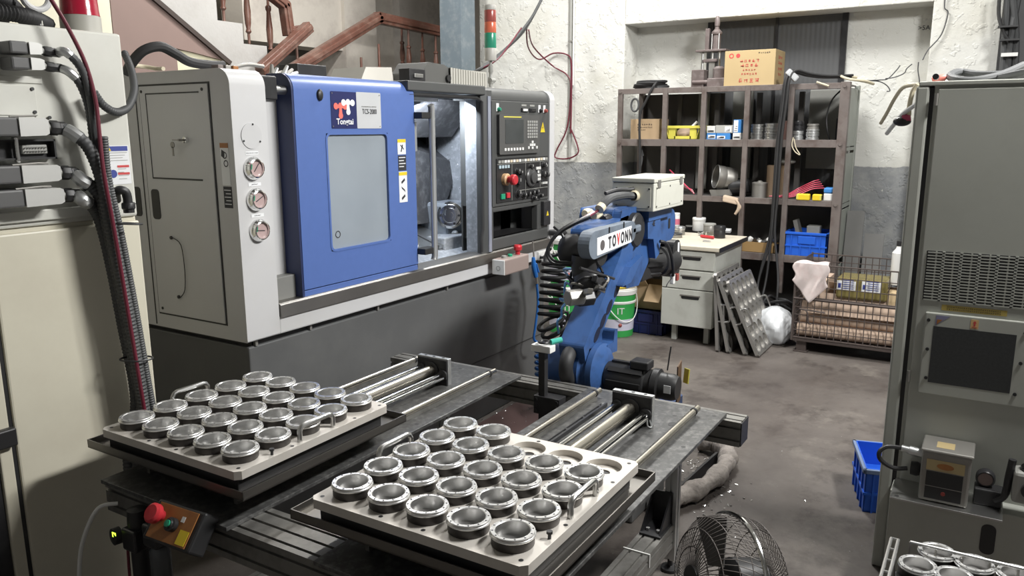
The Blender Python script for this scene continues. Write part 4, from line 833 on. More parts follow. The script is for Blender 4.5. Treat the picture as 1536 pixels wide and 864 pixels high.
# elbow casting, motors
ec = V((3.295, 1.360, 1.201))
el = obj('elbow_housing', MB().prism([(ec.x-0.05, ec.z-0.26), (ec.x+0.09, ec.z-0.27), (ec.x+0.20, ec.z-0.18), (ec.x+0.30, ec.z-0.03), (ec.x+0.30, ec.z+0.07), (ec.x+0.16, ec.z+0.10), (ec.x-0.12, ec.z+0.10), (ec.x-0.16, ec.z+0.0)], 'y', Y0+0.02, Y0+0.22), rblue, rob, 0.02, seg=3)
obj('elbow_disc', MB().lathe([(0, 0.02), (0.07, 0.02), (0.078, 0.012), (0.078, -0.03)], (ec.x, Y0+0.01, ec.z), (0, -1, 0), 28), blk, el)
obj('elbow_flange', MB().prism([(ec.x+0.09, ec.z+0.055), (ec.x+0.24, ec.z+0.06), (ec.x+0.27, ec.z-0.04), (ec.x+0.25, ec.z-0.14), (ec.x+0.205, ec.z-0.16), (ec.x+0.17, ec.z-0.06), (ec.x+0.10, ec.z-0.05)], 'y', Y0-0.015, Y0+0.02), rblue, el, 0.008)
text('axis_mark', '4E', 0.035, (ec.x+0.165, Y0-0.0165, ec.z+0.012), (1, 0, 0), (0, 0, 1), ink, el)
rc0 = V((3.672, 1.360, 1.189))
obj('rear_cap', MB().prism(rrect(rc0.x-0.16, rc0.x+0.12, rc0.z-0.085, rc0.z+0.07, 0.06, 6), 'y', Y0+0.0, Y0+0.20), rblue, el, 0.03, seg=3)
obj('cap_slot', MB().prism(rrect(rc0.x+0.02, rc0.x+0.045, rc0.z-0.025, rc0.z+0.025, 0.01), 'y', Y0-0.002, Y0+0.001), blk, el)
lm = V((3.571, 1.400, 1.006))
m2 = motor((lm.x-0.06, 1.50, lm.z), (0.9, -0.38, -0.05), 0.34, 0.075, 'elbow_motor', rob)
obj('motor_block', MB().box(lm.x-0.10, lm.x+0.06, 1.40, 1.56, lm.z-0.08, lm.z+0.08), blk, m2, 0.012)
obj('motor_cover', MB().prism(rrect((3.797, 1.360, 0.976)[0]-0.05, (3.797, 1.360, 0.976)[0]+0.06, lm.z-0.10, lm.z+0.09, 0.045), 'y', 1.35, 1.42), blk, m2, 0.01)
obj('cover_label', MB().box((3.824, 1.350, 1.008)[0]-0.012, (3.824, 1.350, 1.008)[0]+0.012, 1.3485, 1.35, lm.z+0.02, lm.z+0.075), whpaper, m2)
obj('motor_cable', tube([(3.510, 1.330, 1.126), (3.546, 1.310, 1.110), (3.616, 1.310, 1.043), (3.651, 1.310, 0.969), (3.673, 1.320, 0.928)], 0.008, 8, 5), blk, m2)
obj('cable_tail', tube([(3.673, 1.320, 0.928), (3.583, 1.310, 0.917), (3.558, 1.310, 0.899)], 0.0025, 6, 4), blk, m2)
obj('white_plug', MB().box((3.674, 1.320, 0.925)[0]-0.012, (3.674, 1.320, 0.925)[0]+0.012, 1.31, 1.33, (3.674, 1.320, 0.925)[2]-0.03, (3.674, 1.320, 0.925)[2]+0.02), whp, m2, 0.004)
obj('red_plug', MB().box((3.750, 1.330, 0.908)[0]-0.008, (3.750, 1.330, 0.908)[0]+0.02, 1.32, 1.34, (3.750, 1.330, 0.908)[2]-0.01, (3.750, 1.330, 0.908)[2]+0.025), lred, m2, 0.003)
# forearm
fa0, fa1 = V((2.898, 1.360, 1.226)), V((3.217, 1.360, 1.245)); fz = V((2.868, 1.360, 1.186))
fo = obj('forearm', MB().prism([(fa0.x+0.02, fz.z-0.03), (fa0.x+0.025, fz.z+0.050), (fa0.x+0.06, fz.z+0.065), (ec.x-0.05, fz.z+0.085), (ec.x+0.04, fz.z-0.05), (fa0.x+0.15, fz.z-0.06)], 'y', Y0+0.02, Y0+0.14), rblue, rob, 0.02, seg=3)
cv0, cv1 = V((2.815, 1.335, 1.195)), V((3.182, 1.335, 1.209)); rr = 0.056
pts = [(cv0.x+rr*math.cos(math.radians(t)), cv0.z+rr*math.sin(math.radians(t))) for t in range(95, 276, 15)]+[(cv1.x+rr*0.8*math.cos(math.radians(t)), cv1.z+rr*0.8*math.sin(math.radians(t))) for t in range(275, 456, 15)]
fc = obj('forearm_cover', MB().prism(pts, 'y', 1.335, 1.385), rgrey, rob, 0.012, seg=3)
d = (cv1-cv0); d.y = 0; L = d.length; d.normalize(); up_ = V(-d.z, 0, d.x)
sc = (cv0+cv1)/2+d*0.005-up_*0.010; sc.y = 1.335
sp = obj('name_plate', MB().obox(sc, d*(L*0.47), (0, 0.0015, 0), up_*0.036), whpaper, fc, 0.006)
for i, (chh, mm) in enumerate(zip('TOVONN', (ink, ink, redink, ink, ink, ink))):
    text('letter', chh, 0.066, sc+d*(-L*0.15+i*L*0.117)+V(0, -0.0025, 0)-up_*0.002, d, up_, mm, sp, sx=0.68, bold=0.0022)
ct = sc-d*(L*0.34)+V(0, -0.0025, 0); obj('round_emblem', MB().lathe([(0, 0), (0.021, 0), (0.021, -0.001)], ct, (0, -1, 0), 20), mat('emblem_grey', (0.10, 0.09, 0.09), 0.5), sp)
for t in (0.35, 0.75):
    c = cv0+d*(L*t)+up_*0.042; c.y = 1.333; obj('screw', MB().obox(c, up_*0.012, (0, 0.002, 0), d*0.003), blk, fc)
obj('cover_tip', MB().obox(cv1+d*0.06+V(0, 0.02, 0), d*0.05, (0, 0.02, 0), up_*0.016), rgrey, fc, 0.008)
ub = V((3.291, 1.480, 1.258))
ubo = obj('wrist_motor_housing', MB().prism(rrect(ub.x-0.13, ub.x+0.13, ub.z-0.05, ub.z+0.045, 0.03), 'y', 1.42, 1.55), rblue, rob, 0.012)
for k in range(3): obj('cream_connector', MB().lathe([(0.024, 0), (0.024, 0.03), (0.015, 0.05), (0, 0.05)], (ub.x-0.13, 1.44+k*0.045, ub.z+0.01*k), (-1, 0, 0.1), 12), wirew if k else blk, ubo)
# wrist and gripper in black boots
wc = V((2.936, 1.450, 1.148))
wr = obj('wrist_boot', MB().lathe([(0, -0.09), (0.055, -0.09), (0.070, -0.07), (0.074, -0.02), (0.068, 0.0), (0.074, 0.02), (0.070, 0.07), (0.055, 0.09), (0, 0.09)], wc, (0, 1, 0.0), 22), blk, rob)
obj('boot_ridge', MB().lathe([(0.070, -0.012), (0.078, -0.006), (0.078, 0.006), (0.070, 0.012)], wc+V(0, -0.05, 0), (0, 1, 0), 22), rub, wr)
obj('boot_flap', MB().obox(wc+V(0.01, -0.03, 0.075), (0.035, 0, 0.004), (0, 0.03, 0), (0, 0, 0.008)), blkm, wr, 0.004)
w2c = V((2.890, 1.420, 1.090))
obj('wrist_neck', MB().lathe([(0.052, 0.05), (0.054, 0.0), (0.046, -0.05), (0.040, -0.09)], w2c, (0, 0, 1), 20), blk, wr)
gp = V((2.889, 1.400, 1.023))
gr_ = obj('gripper_body', MB().lathe([(0, 0.06), (0.045, 0.06), (0.062, 0.04), (0.068, 0.0), (0.060, -0.04), (0.040, -0.065), (0, -0.07)], gp, (0.25, -0.35, 1), 20), blkm, rob)
rg_ = random.Random(11)
for k in range(9):
    a = 2*PI*k/9; p1_ = gp+V(0.066*math.cos(a), 0.066*math.sin(a), rg_.uniform(-0.04, 0.04)); p2_ = gp+V(0.06*math.cos(a+1.2), 0.075*math.sin(a+1.2), rg_.uniform(-0.05, 0.05))
    obj('gripper_hose', tube([p1_, (p1_+p2_)/2+V(0.03*math.cos(a+.6), 0.03*math.sin(a+.6), 0.02), p2_], 0.006, 6, 4), blk if k % 3 else tin, gr_)
for k, q in enumerate(((2.877, 1.340, 1.008), (2.832, 1.340, 1.052), (2.909, 1.340, 1.017), (2.734, 1.330, 1.021))):
    obj('gripper_finger', MB().obox(q, (0.03, 0.01*k, -0.012), (0, 0.012, 0), (0.005, 0, 0.011)), (steel, blkm, blkm, tin)[k], gr_, 0.003)
obj('gripper_rod', cyl((2.693, 1.340, 1.122), (2.992, 1.330, 1.032), 0.006, n=8), blkm, gr_)
jb = V((2.730, 1.380, 0.995))
for k, (dx, dy, dz) in enumerate(((0, 0, 0), (0.07, -0.01, -0.015))):
    jw = obj('gripper_jaw', MB().lathe([(0, -0.035), (0.034, -0.035), (0.034, 0.035), (0, 0.035)], jb+V(dx, dy, dz), (0.8, -0.5, 0), 6), (tin, blkm)[k], gr_, 0.004)
obj('hanging_plate', MB().obox((2.933, 1.450, 0.869), (0.015, 0, 0.05), (0, 0.02, 0), (0.012, 0, -0.004)), tin, gr_)
obj('hanging_block', MB().obox((3.017, 1.450, 0.864), (0.03, 0, 0.06), (0, 0.03, 0), (0.02, 0, -0.01)), blk, gr_)
# big black conduit loop round the shoulder
obj('conduit_hose', tube([(3.104, 1.500, 0.733), (2.918, 1.460, 0.751), (2.756, 1.420, 0.740), (2.740, 1.420, 0.673), (2.834, 1.440, 0.592), (3.086, 1.500, 0.472)], 0.030, 12, 6), rub, rob)
# grey box on the back of the arm
bx = V((3.336, 1.300, 1.281)); bx2 = V((3.727, 1.300, 1.304)); byl = (3.340, 1.501, 1.356)[1]; btop = (3.331, 1.300, 1.429)[2]
X0, X1, YA, YB, Z0, Z1 = bx.x, bx2.x, 1.30, byl, bx.z, btop
jbm = mat('pale_grey_box_enamel', (0.52, 0.52, 0.46), 0.45, var=0.05, dirt=(0.36, 0.35, 0.30), dirt_amt=0.3, dscale=6)
jx = obj('junction_box', box(X0, X1, YA, YB, Z0, Z1-0.022), jbm, rob, 0.004)
ld = obj('box_lid', box(X0-0.003, X1+0.003, YA-0.003, YB+0.003, Z1-0.020, Z1), jbm, jx, 0.004)
obj('lid_gap', box(X0+0.004, X1-0.004, YA+0.004, YB-0.004, Z1-0.024, Z1-0.018), blk, jx)
obj('side_panel', MB().prism(rrect(X0+0.025, X1-0.03, Z0+0.015, Z1-0.035, 0.008), 'y', YA-0.002, YA), jbm, jx, 0.001)
obj('end_panel', MB().prism(rrect(YA+0.015, YB-0.015, Z0+0.015, Z1-0.04, 0.006), 'x', X0-0.002, X0), jbm, jx, 0.001)
for x in (X0+0.055, X1-0.05): obj('latch', MB().box(x-0.016, x+0.016, YA-0.006, YA, Z1-0.045, Z1-0.008), tin, jx, 0.002)
for q in ((X0+0.03, Z0+0.022), (X1-0.036, Z0+0.022), (X0+0.03, Z1-0.045), ((X0+X1)/2, Z1-0.043), ((X0+X1)/2, Z0+0.022)): obj('screw', cyl((q[0], YA-0.002, q[1]), (q[0], YA-0.004, q[1]), 0.004, n=8), blk, jx)
for q in ((YA+0.022, Z0+0.022), (YB-0.022, Z0+0.022), (YA+0.022, Z1-0.047), (YB-0.022, Z1-0.047)): obj('screw', cyl((X0-0.002, q[0], q[1]), (X0-0.004, q[0], q[1]), 0.004, n=8), blk, jx)
obj('box_stand', MB().box(X0+0.05, X1-0.05, YA+0.04, YB-0.03, Z0-0.05, Z0), rblue, jx)
g1 = V((3.340, 1.390, 1.349)); g1.x = X0
obj('cable_gland', MB().lathe([(0.026, 0), (0.026, 0.014), (0.02, 0.02)], g1, (-1, 0, 0), 14), wirew, jx)
obj('conduit', tube([g1, g1+V(-0.05, 0.02, 0.005), (3.200, 1.403, 1.358), (3.120, 1.414, 1.352), (3.080, 1.432, 1.323)], 0.0175, 10, 6), grub, rob)
obj('conduit_end', cyl((3.080, 1.432, 1.323), (3.060, 1.435, 1.311), 0.021, n=12), wirew, rob)
g2 = V((3.340, 1.397, 1.381)); g2.x = X0
obj('conduit', tube([g2, g2+V(-0.04, 0.02, -0.003), (3.220, 1.428, 1.382), (3.150, 1.450, 1.371)], 0.009, 8, 5), rub, rob)
for k in range(3): obj('wire_plug', cyl(V((3.060, 1.441, 1.305))+V(0, 0.012*k, -0.004*k), V((3.000, 1.453, 1.287))+V(0, 0.012*k, -0.004*k), 0.006, n=8), tin if k % 2 else redw, rob)
for k in range(2):
    o_ = 0.014*k
    obj('hanging_cable', tube([V(p)+V(o_, o_, -o_) for p in ((3.000, 1.453, 1.287), (2.920, 1.481, 1.268), (2.860, 1.523, 1.231), (2.840, 1.556, 1.175), (2.840, 1.555, 1.136), (2.840, 1.524, 1.111), (2.850, 1.464, 1.109), (2.860, 1.424, 1.106))], 0.0065, 8, 6), blk, rob)
obj('hanging_cable', tube([(2.900, 1.567, 1.246), (2.900, 1.529, 1.215), (2.900, 1.519, 1.179), (2.900, 1.544, 1.132), (2.900, 1.575, 1.121)], 0.0065, 8, 6), blk, rob)

# ================================================================ LEFT CABINET WITH CONNECTORS
C = 2.40
lc = thing('electrical_cabinet', 'tall cream electrical cabinet with plugged cables at the left edge', 'cabinet', (1.2, 2.7, 0))
obj('upper_body', box(0.70, 1.572, C, 3.05, 1.372, 1.944), ivory, lc, 0.008)
obj('lower_body', box(0.70, 1.570, C+0.012, 3.05, 0.0, 1.372), cream, lc, 0.004)
obj('door', box(1.112, 1.572, C-0.004, C+0.012, 0.03, 1.358), cream, lc, 0.006)
ldr = obj('door_frame', box(1.062, 1.098, C-0.004, C+0.012, 0.03, 1.358), cream, lc, 0.004)
obj('dark_side', box(0.70, 1.060, C+0.006, C+0.0125, 0.03, 1.358), blkm, lc)
obj('door_gap', box(1.098, 1.112, C+0.004, C+0.0125, 0.03, 1.358), blk, lc)
obj('handle', box(1.045, 1.105, C-0.03, C-0.004, 0.745, 0.80), blk, ldr, 0.005)
obj('lip', box(0.70, 1.45, C-0.012, C, 1.388, 1.420), ivory, lc, 0.003)
obj('cover_plate', box(1.00, 1.288, C-0.004, C, 1.69, 1.775), ivory, lc, 0.002)
obj('cover_plate', box(1.00, 1.31, C-0.004, C, 1.78, 1.80), ivory, lc, 0.002)
for q in ((1.278, 1.765), (1.278, 1.70), (1.318, 1.685), (1.40, 1.47), (1.45, 1.46)): obj('screw', cyl((q[0], C-0.004, q[1]), (q[0], C-0.008, q[1]), 0.005, n=8), blk, lc)
obj('gland_plate', box(1.36, 1.50, C-0.006, C, 1.43, 1.475), ivory, lc, 0.002)
sk = obj('warning_label', box(1.485, 1.560, C-0.0012, C, 1.478, 1.600), whpaper, lc)
obj('blue_band', box(1.487, 1.556, C-0.002, C-0.001, 1.583, 1.598), blueink, sk)
obj('hazard_triangle', MB().prism([(1.489, 1.584), (1.500, 1.584), (1.4945, 1.595)], 'y', C-0.0026, C-0.0018), yel, sk)
obj('blue_disc', MB().lathe([(0, 0.001), (0.013, 0.001)], (1.500, C-0.001, 1.512), (0, -1, 0), 18), blueink, sk)
for z in (1.531, 1.508): obj('red_band', box(1.516, 1.556, C-0.002, C-0.001, z, z+0.007), redink, sk)
for k in range(8): obj('text_line', box(1.490 if k < 4 else 1.518, 1.553-(k % 3)*0.008, C-0.002, C-0.001, (1.577-k*0.008) if k < 4 else (1.526-(k-4)*0.0105), (1.5785-k*0.008) if k < 4 else (1.5275-(k-4)*0.0105)), greyp, sk)
obj('small_label', box(1.500, 1.545, C-0.0012, C, 1.458, 1.466), whpaper, lc)
ebt = V((1.376, 2.500, 1.979)); 
eb_ = obj('lifting_eye', tube([ebt+V(0.040*math.cos(2*PI*k/20), 0, 0.062+0.040*math.sin(2*PI*k/20)) for k in range(20)], 0.0095, 10, 0, True), wht, lc)
obj('eye_shank', MB().lathe([(0.022, 0), (0.022, 0.006), (0.013, 0.012), (0.012, 0.03)], (ebt.x, 2.5, 1.944), n=14), chrome, eb_)
# flashing beacon
bcn = V((1.537, 2.550, 1.972))
be = thing('warning_beacon', 'red rotating beacon on a grey base on top of the left cabinet', 'beacon', (bcn.x, 2.55, 1.944))
obj('base', MB().lathe([(0, 0), (0.062, 0), (0.062, 0.006), (0.060, 0.01), (0.060, 0.055), (0.056, 0.062), (0, 0.062)], (bcn.x, 2.55, 1.944), n=28), mat('beacon_grey', (0.36, 0.35, 0.31), 0.5), be)
obj('lens', MB().lathe([(0.058, 0.06), (0.056, 0.075), (0.052, 0.16), (0.04, 0.18), (0, 0.185)], (bcn.x, 2.55, 1.944), n=28), mat('deep_red_lens', (0.38, 0.015, 0.04), 0.2, coat=0.3), be)
obj('foot', box(bcn.x-0.07, bcn.x+0.07, 2.50, 2.60, 1.944, 1.948), alu, be)
# corrugated hoses lying on the cabinet
def corr(name, pts, r, m, label, step=0.010, cat='hose', sub=10, group=None):
    P, _ = smooth_path([V(p) for p in pts], sub); Q = []; R_ = []; acc = 0; i = 0
    # resample at a fixed step so that the ribs are even
    seg = [(P[k], P[k+1]) for k in range(len(P)-1)]; d = 0.0
    for a, b in seg:
        L = (b-a).length
        while d <= L and L > 1e-6:
            Q.append(a+(b-a)*(d/L)); d += step/2
        d -= L
    R_ = [r if k % 2 else r*0.86 for k in range(len(Q))]
    return solo(name, MB().tube(Q, r, 10, 0, False, True, R_), m, label, cat, group)
corr('conduit_hose', [(0.95, 2.47, 1.978), (1.15, 2.46, 1.978), (1.32, 2.47, 1.976), (1.46, 2.60, 1.974)], 0.024, rub, 'lower black corrugated hose lying along the left cabinet top')
corr('conduit_hose', [(0.95, 2.49, 2.022), (1.15, 2.48, 2.024), (1.30, 2.53, 2.022), (1.42, 2.66, 1.990)], 0.022, rub, 'upper black corrugated hose stacked on the left cabinet top')
corr('conduit_hose', [(0.95, 2.53, 2.060), (1.15, 2.53, 2.062), (1.33, 2.58, 2.05), (1.40, 2.75, 1.99)], 0.020, rub, 'topmost black corrugated hose behind the lifting eye')
# plugged connector cables
def connector(zc, x0, x1, h, path, rc, label, small=False, order=0):
    t = thing('connector_cable', label, 'cable', (x1, C-0.05, zc), 'cables plugged into the left cabinet')
    d = h/2; yb = C-0.004; yf = C-0.085 if not small else C-0.075
    obj('base_housing', MB().box(x0-(0.05 if small else 0.09), x0, yf+0.004, yb, zc-d*1.0, zc+d*1.0), mat('dark_plug_base', (0.10, 0.10, 0.10), 0.5), t, 0.006)
    obj('hood', MB().prism([(x0, zc-d), (x1-0.01, zc-d*0.92), (x1, zc-d*0.7), (x1, zc+d*0.7), (x1-0.01, zc+d*0.92), (x0, zc+d)], 'y', yf, yb-0.008), mat('cast_hood_grey', (0.52, 0.52, 0.50), 0.45, 0.3, var=0.08), t, 0.005)
    ym = (yf+yb)/2
    obj('neck', cyl((x1, ym, zc), (x1+0.022, ym, zc-0.002), d*0.55, n=16), greyp, t)
    obj('gland_nut', MB().lathe([(d*0.72, 0), (d*0.84, 0.005), (d*0.84, 0.024), (d*0.74, 0.027), (d*0.74, 0.046), (d*0.55, 0.052)], (x1+0.02, ym, zc-0.002), (1, 0, -0.06), 8), blk, t)
    if not small: obj('lever', tube([(x0-0.02, yf+0.01, zc+d*1.05), (x0+0.05, yf+0.006, zc+d*1.18), (x1-0.03, yf+0.01, zc+d*1.1)], 0.003, 6), tin, t)
    P = [V(x1+0.06, ym, zc-0.004)]+[V(p) for p in path]
    P2, _ = smooth_path(P, 8); Q = []; dd = 0.0
    for a, b in zip(P2[:-1], P2[1:]):
        L = (b-a).length
        while dd <= L and L > 1e-6: Q.append(a+(b-a)*(dd/L)); dd += 0.006
        dd -= L
    obj('corrugated_sheath', MB().tube(Q, rc, 10, 0, False, True, [rc if k % 2 else rc*0.88 for k in range(len(Q))]), grub, t)
    obj('sleeve', MB().tube(Q[2:10], rc*1.06, 10), alu, t)
    return t
end = [(1.512, 2.330, 0.674), (1.512, 2.330, 0.482)]
connector(1.872, (1.247, 2.340, 1.873)[0], (1.282, 2.340, 1.875)[0], 0.034, [(1.347, 2.320, 1.867), (1.387, 2.320, 1.821), (1.404, 2.320, 1.736), (1.407, 2.320, 1.639), (1.424, 2.340, 1.515), (1.450, 2.340, 1.353), (1.467, 2.340, 1.071), (1.483, 2.340, 0.751)]+[(1.492, 2.34, 0.6), (1.492, 2.34, 0.3)], 0.0125, 'thin grey cable from the topmost small plug on the left cabinet', True)
connector(1.830, (1.247, 2.340, 1.828)[0], (1.284, 2.340, 1.830)[0], 0.034, [(1.357, 2.335, 1.814), (1.385, 2.335, 1.782), (1.410, 2.345, 1.717), (1.417, 2.350, 1.619), (1.431, 2.365, 1.477), (1.450, 2.365, 1.330), (1.467, 2.365, 1.046), (1.482, 2.365, 0.747)]+[(1.475, 2.365, 0.6), (1.475, 2.365, 0.3)], 0.0125, 'thin grey cable from the second small plug on the left cabinet', True)
connector(1.658, (1.190, 2.340, 1.650)[0], (1.270, 2.340, 1.649)[0], 0.052, [(1.350, 2.330, 1.635), (1.376, 2.310, 1.597), (1.396, 2.300, 1.517), (1.403, 2.295, 1.421), (1.419, 2.295, 1.255), (1.441, 2.295, 1.039), (1.458, 2.295, 0.763)]+[(1.462, 2.295, 0.6), (1.462, 2.295, 0.3)], 0.019, 'thick black cable from the uppermost large grey plug')
connector(1.528, (1.182, 2.340, 1.527)[0], (1.289, 2.340, 1.522)[0], 0.050, [(1.355, 2.330, 1.503), (1.386, 2.325, 1.479), (1.410, 2.325, 1.427), (1.421, 2.325, 1.336), (1.440, 2.325, 1.143), (1.462, 2.325, 0.874), (1.470, 2.325, 0.753)]+[(1.437, 2.325, 0.6), (1.437, 2.325, 0.3)], 0.019, 'thick black cable from the middle large grey plug')
connector(1.462, (1.183, 2.340, 1.462)[0], (1.291, 2.340, 1.454)[0], 0.050, [(1.352, 2.330, 1.444), (1.396, 2.350, 1.415), (1.421, 2.360, 1.355), (1.437, 2.360, 1.237), (1.454, 2.360, 1.050), (1.474, 2.360, 0.773)]+[(1.428, 2.36, 0.6), (1.43, 2.36, 0.3)], 0.019, 'thick black cable from the lowest large grey plug')
so = thing('open_socket', 'open black multi pin socket between the large grey plugs', 'socket', (1.2, C, 1.59))
obj('shell', MB().box(1.10, 1.305, C-0.045, C, 1.567, 1.572).box(1.10, 1.305, C-0.045, C, 1.618, 1.623).box(1.30, 1.305, C-0.045, C, 1.567, 1.623), blk, so)
obj('insert', box(1.10, 1.30, C-0.02, C, 1.572, 1.618), blkm, so)
obj('pin_block', box(1.215, 1.285, C-0.035, C-0.02, 1.582, 1.608), greyp, so, 0.003)
for k in range(8): obj('pin', cyl((1.222+k*0.008, C-0.035, 1.600), (1.222+k*0.008, C-0.042, 1.600), 0.002, n=6), chrome, so)
for k in range(8): obj('pin', cyl((1.222+k*0.008, C-0.035, 1.590), (1.222+k*0.008, C-0.042, 1.590), 0.002, n=6), chrome, so)
obj('clamp_lever', MB().box(1.19, 1.20, C-0.05, C-0.03, 1.56, 1.63), chrome, so, 0.002)
# loose cables
wire('control_wire', [(1.308, 2.340, 2.051), (1.336, 2.340, 2.002), (1.365, 2.330, 1.937), (1.396, 2.315, 1.840), (1.406, 2.300, 1.736), (1.398, 2.285, 1.639), (1.390, 2.270, 1.519), (1.403, 2.268, 1.342), (1.420, 2.268, 1.090), (1.441, 2.268, 0.773), (1.452, 2.268, 0.6), (1.455, 2.268, 0.3)], 0.0062, redw, 'long dark red wire running down with the cable bundle', n=10)
corr('corrugated_conduit', [(1.433, 2.350, 1.761), (1.457, 2.345, 1.722), (1.507, 2.360, 1.703), (1.587, 2.420, 1.722), (1.667, 2.500, 1.779), (1.730, 2.600, 1.852), (1.749, 2.660, 1.916)], 0.013, grub, 'grey corrugated conduit looping round the left cabinet corner', 0.008)
corr('corrugated_conduit', [(1.419, 2.300, 1.629), (1.428, 2.315, 1.499), (1.450, 2.315, 1.333), (1.474, 2.315, 1.073), (1.497, 2.315, 0.775), (1.520, 2.315, 0.6), (1.52, 2.315, 0.3)], 0.014, grub, 'grey corrugated conduit at the right of the cable bundle', 0.008)
solo('cable_tie', tube([V((1.461, 2.300, 1.364))+V(0.050*math.cos(k*PI/10), 0.042*math.sin(k*PI/10), -0.006*math.cos(k*PI/10)) for k in range(20)], 0.003, 6, 0, True), blk, 'black tie round the cable bundle below the elbow gland', 'cable tie')
solo('cable_tie', tube([V((1.453, 2.300, 0.930))+V(0.050*math.cos(k*PI/10), 0.042*math.sin(k*PI/10), -0.006*math.cos(k*PI/10)) for k in range(20)], 0.003, 6, 0, True), blk, 'black tie round the cable bundle just above the tray', 'cable tie')
wire('roof_cable', [(1.810, 2.750, 1.850), (1.813, 2.720, 1.884), (1.838, 2.680, 1.928), (1.893, 2.660, 1.946), (1.952, 2.660, 1.927), (2.016, 2.660, 1.900), (2.115, 2.660, 1.894), (2.168, 2.660, 1.897)], 0.018, rub, 'thick black hose arching over the machine roof', 'hose', n=10)
wire('roof_cable', [(1.926, 2.900, 1.892), (1.983, 2.900, 1.891), (2.005, 2.850, 1.882), (1.999, 2.800, 1.880)], 0.008, wirew, 'thin pale cable lying on the machine roof edge')
eg = thing('elbow_gland', 'black elbow cable gland beside the warning label', 'gland', (1.530, 2.400, 1.427))
obj('elbow', tube([(1.497, 2.390, 1.430), (1.481, 2.365, 1.453), (1.486, 2.350, 1.464), (1.500, 2.345, 1.457), (1.505, 2.345, 1.438), (1.505, 2.345, 1.419)], 0.014, 12, 5), blk, eg)
obj('nut', MB().lathe([(0.019, 0), (0.021, 0.004), (0.021, 0.018), (0.017, 0.022), (0.017, 0.032), (0, 0.032)], (1.506, 2.345, 1.423), (0, 0, -1), 10), blk, eg)
obj('tie', tube([(1.517, 2.345, 1.424), (1.530, 2.345, 1.417)], 0.003, 6), blk, eg)

# ================================================================ RIGHT CABINET
rcx = 3.09
rc_ = thing('control_cabinet', 'tall grey control cabinet with louvres at the right edge', 'cabinet', (3.4, -0.2, 0))
obj('body', box(rcx, 3.48, -0.75, 0.215, 0.02, 1.79), cabg, rc_, 0.004)
obj('frame_post', box(rcx-0.012, 3.45, 0.228, 0.270, 0.0, 1.785), cabg, rc_, 0.008)
obj('post_gap', box(rcx+0.002, 3.44, 0.214, 0.230, 0.02, 1.78), blk, rc_)
obj('top_rail', box(rcx-0.012, 3.48, -0.75, 0.262, 1.785, 1.80), cabg, rc_, 0.003)
obj('door', box(rcx-0.010, rcx, -0.75, 0.203, 0.30, 1.775), cabg, rc_, 0.004)
for z in (1.72, 0.75): obj('hinge', cyl((rcx-0.016, 0.206, z), (rcx-0.016, 0.206, z+0.04), 0.006, n=10), tin, rc_)
obj('lock_stud', cyl((rcx-0.01, 0.215, 1.815), (rcx+0.02, 0.215, 1.815), 0.010, n=10), blk, rc_)
fx = rcx-0.010
lv = obj('louvre_recess', box(fx-0.0008, fx, -0.30, 0.187, 1.053, 1.228), blk, rc_)
for c_ in range(9):
    y1 = 0.184-c_*0.0535; mb = MB()
    for k in range(17): mb.box(fx-0.004, fx-0.0008, y1-0.052, y1, 1.053+k*0.01043, 1.0572+k*0.01043)
    mb.box(fx-0.004, fx-0.0008, y1-0.0535, y1-0.0445, 1.053, 1.228); mb.box(fx-0.003, fx-0.0008, y1-0.029, y1-0.024, 1.053, 1.228)
    obj('louvre_column', mb, cabg, lv)
ys = obj('yellow_strip', box(fx-0.001, fx, -0.07, 0.125, 1.022, 1.042), mat('worn_yellow_tape', (0.48, 0.37, 0.10), 0.5), rc_)
marks('lettering', [26, 26], 0.005, (fx-0.0016, 0.028, 1.032), (0, -1, 0), (0, 0, 1), ink, ys, 5)
ac = obj('cooling_unit', box(fx-0.012, fx, -0.55, 0.172, 0.715, 1.012), cabg, rc_, 0.004)
ux = fx-0.012
obj('dark_screen', box(ux-0.001, ux+0.004, -0.105, 0.143, 0.760, 0.965), mat('dark_filter_mesh', (0.035, 0.037, 0.038), 0.6, var=0.4, scale=120), ac)
for q in ((0.16, 0.985), (0.155, 0.88), (0.15, 0.775), (-0.128, 0.975), (-0.125, 0.87), (-0.12, 0.76)): obj('screw', cyl((ux, q[0], q[1]), (ux-0.005, q[0], q[1]), 0.006, n=8), blk, ac)
ol = obj('arrow_label', box(ux-0.001, ux, 0.008, 0.032, 0.970, 1.002), mat('pale_orange_label', (0.62, 0.42, 0.20), 0.5), ac)
obj('up_arrow', MB().prism([(0.014, 0.990), (0.020, 0.998), (0.026, 0.990), (0.0225, 0.990), (0.0225, 0.980), (0.0175, 0.980), (0.0175, 0.990)], 'x', ux-0.0016, ux-0.0009), redink, ol)
text('top_text', 'TOP', 0.008, (ux-0.0016, 0.020, 0.9745), (0, -1, 0), (0, 0, 1), redink, ol)
cl_ = obj('corner_label', MB().prism([(0.138, 0.968), (0.138, 1.004), (0.095, 1.004)], 'x', ux-0.001, ux), mat('label_violet', (0.22, 0.22, 0.34), 0.5), ac)
obj('corner_label_mark', MB().prism([(0.134, 0.972), (0.134, 0.990), (0.118, 0.990)], 'x', ux-0.0018, ux-0.0009), org, cl_)
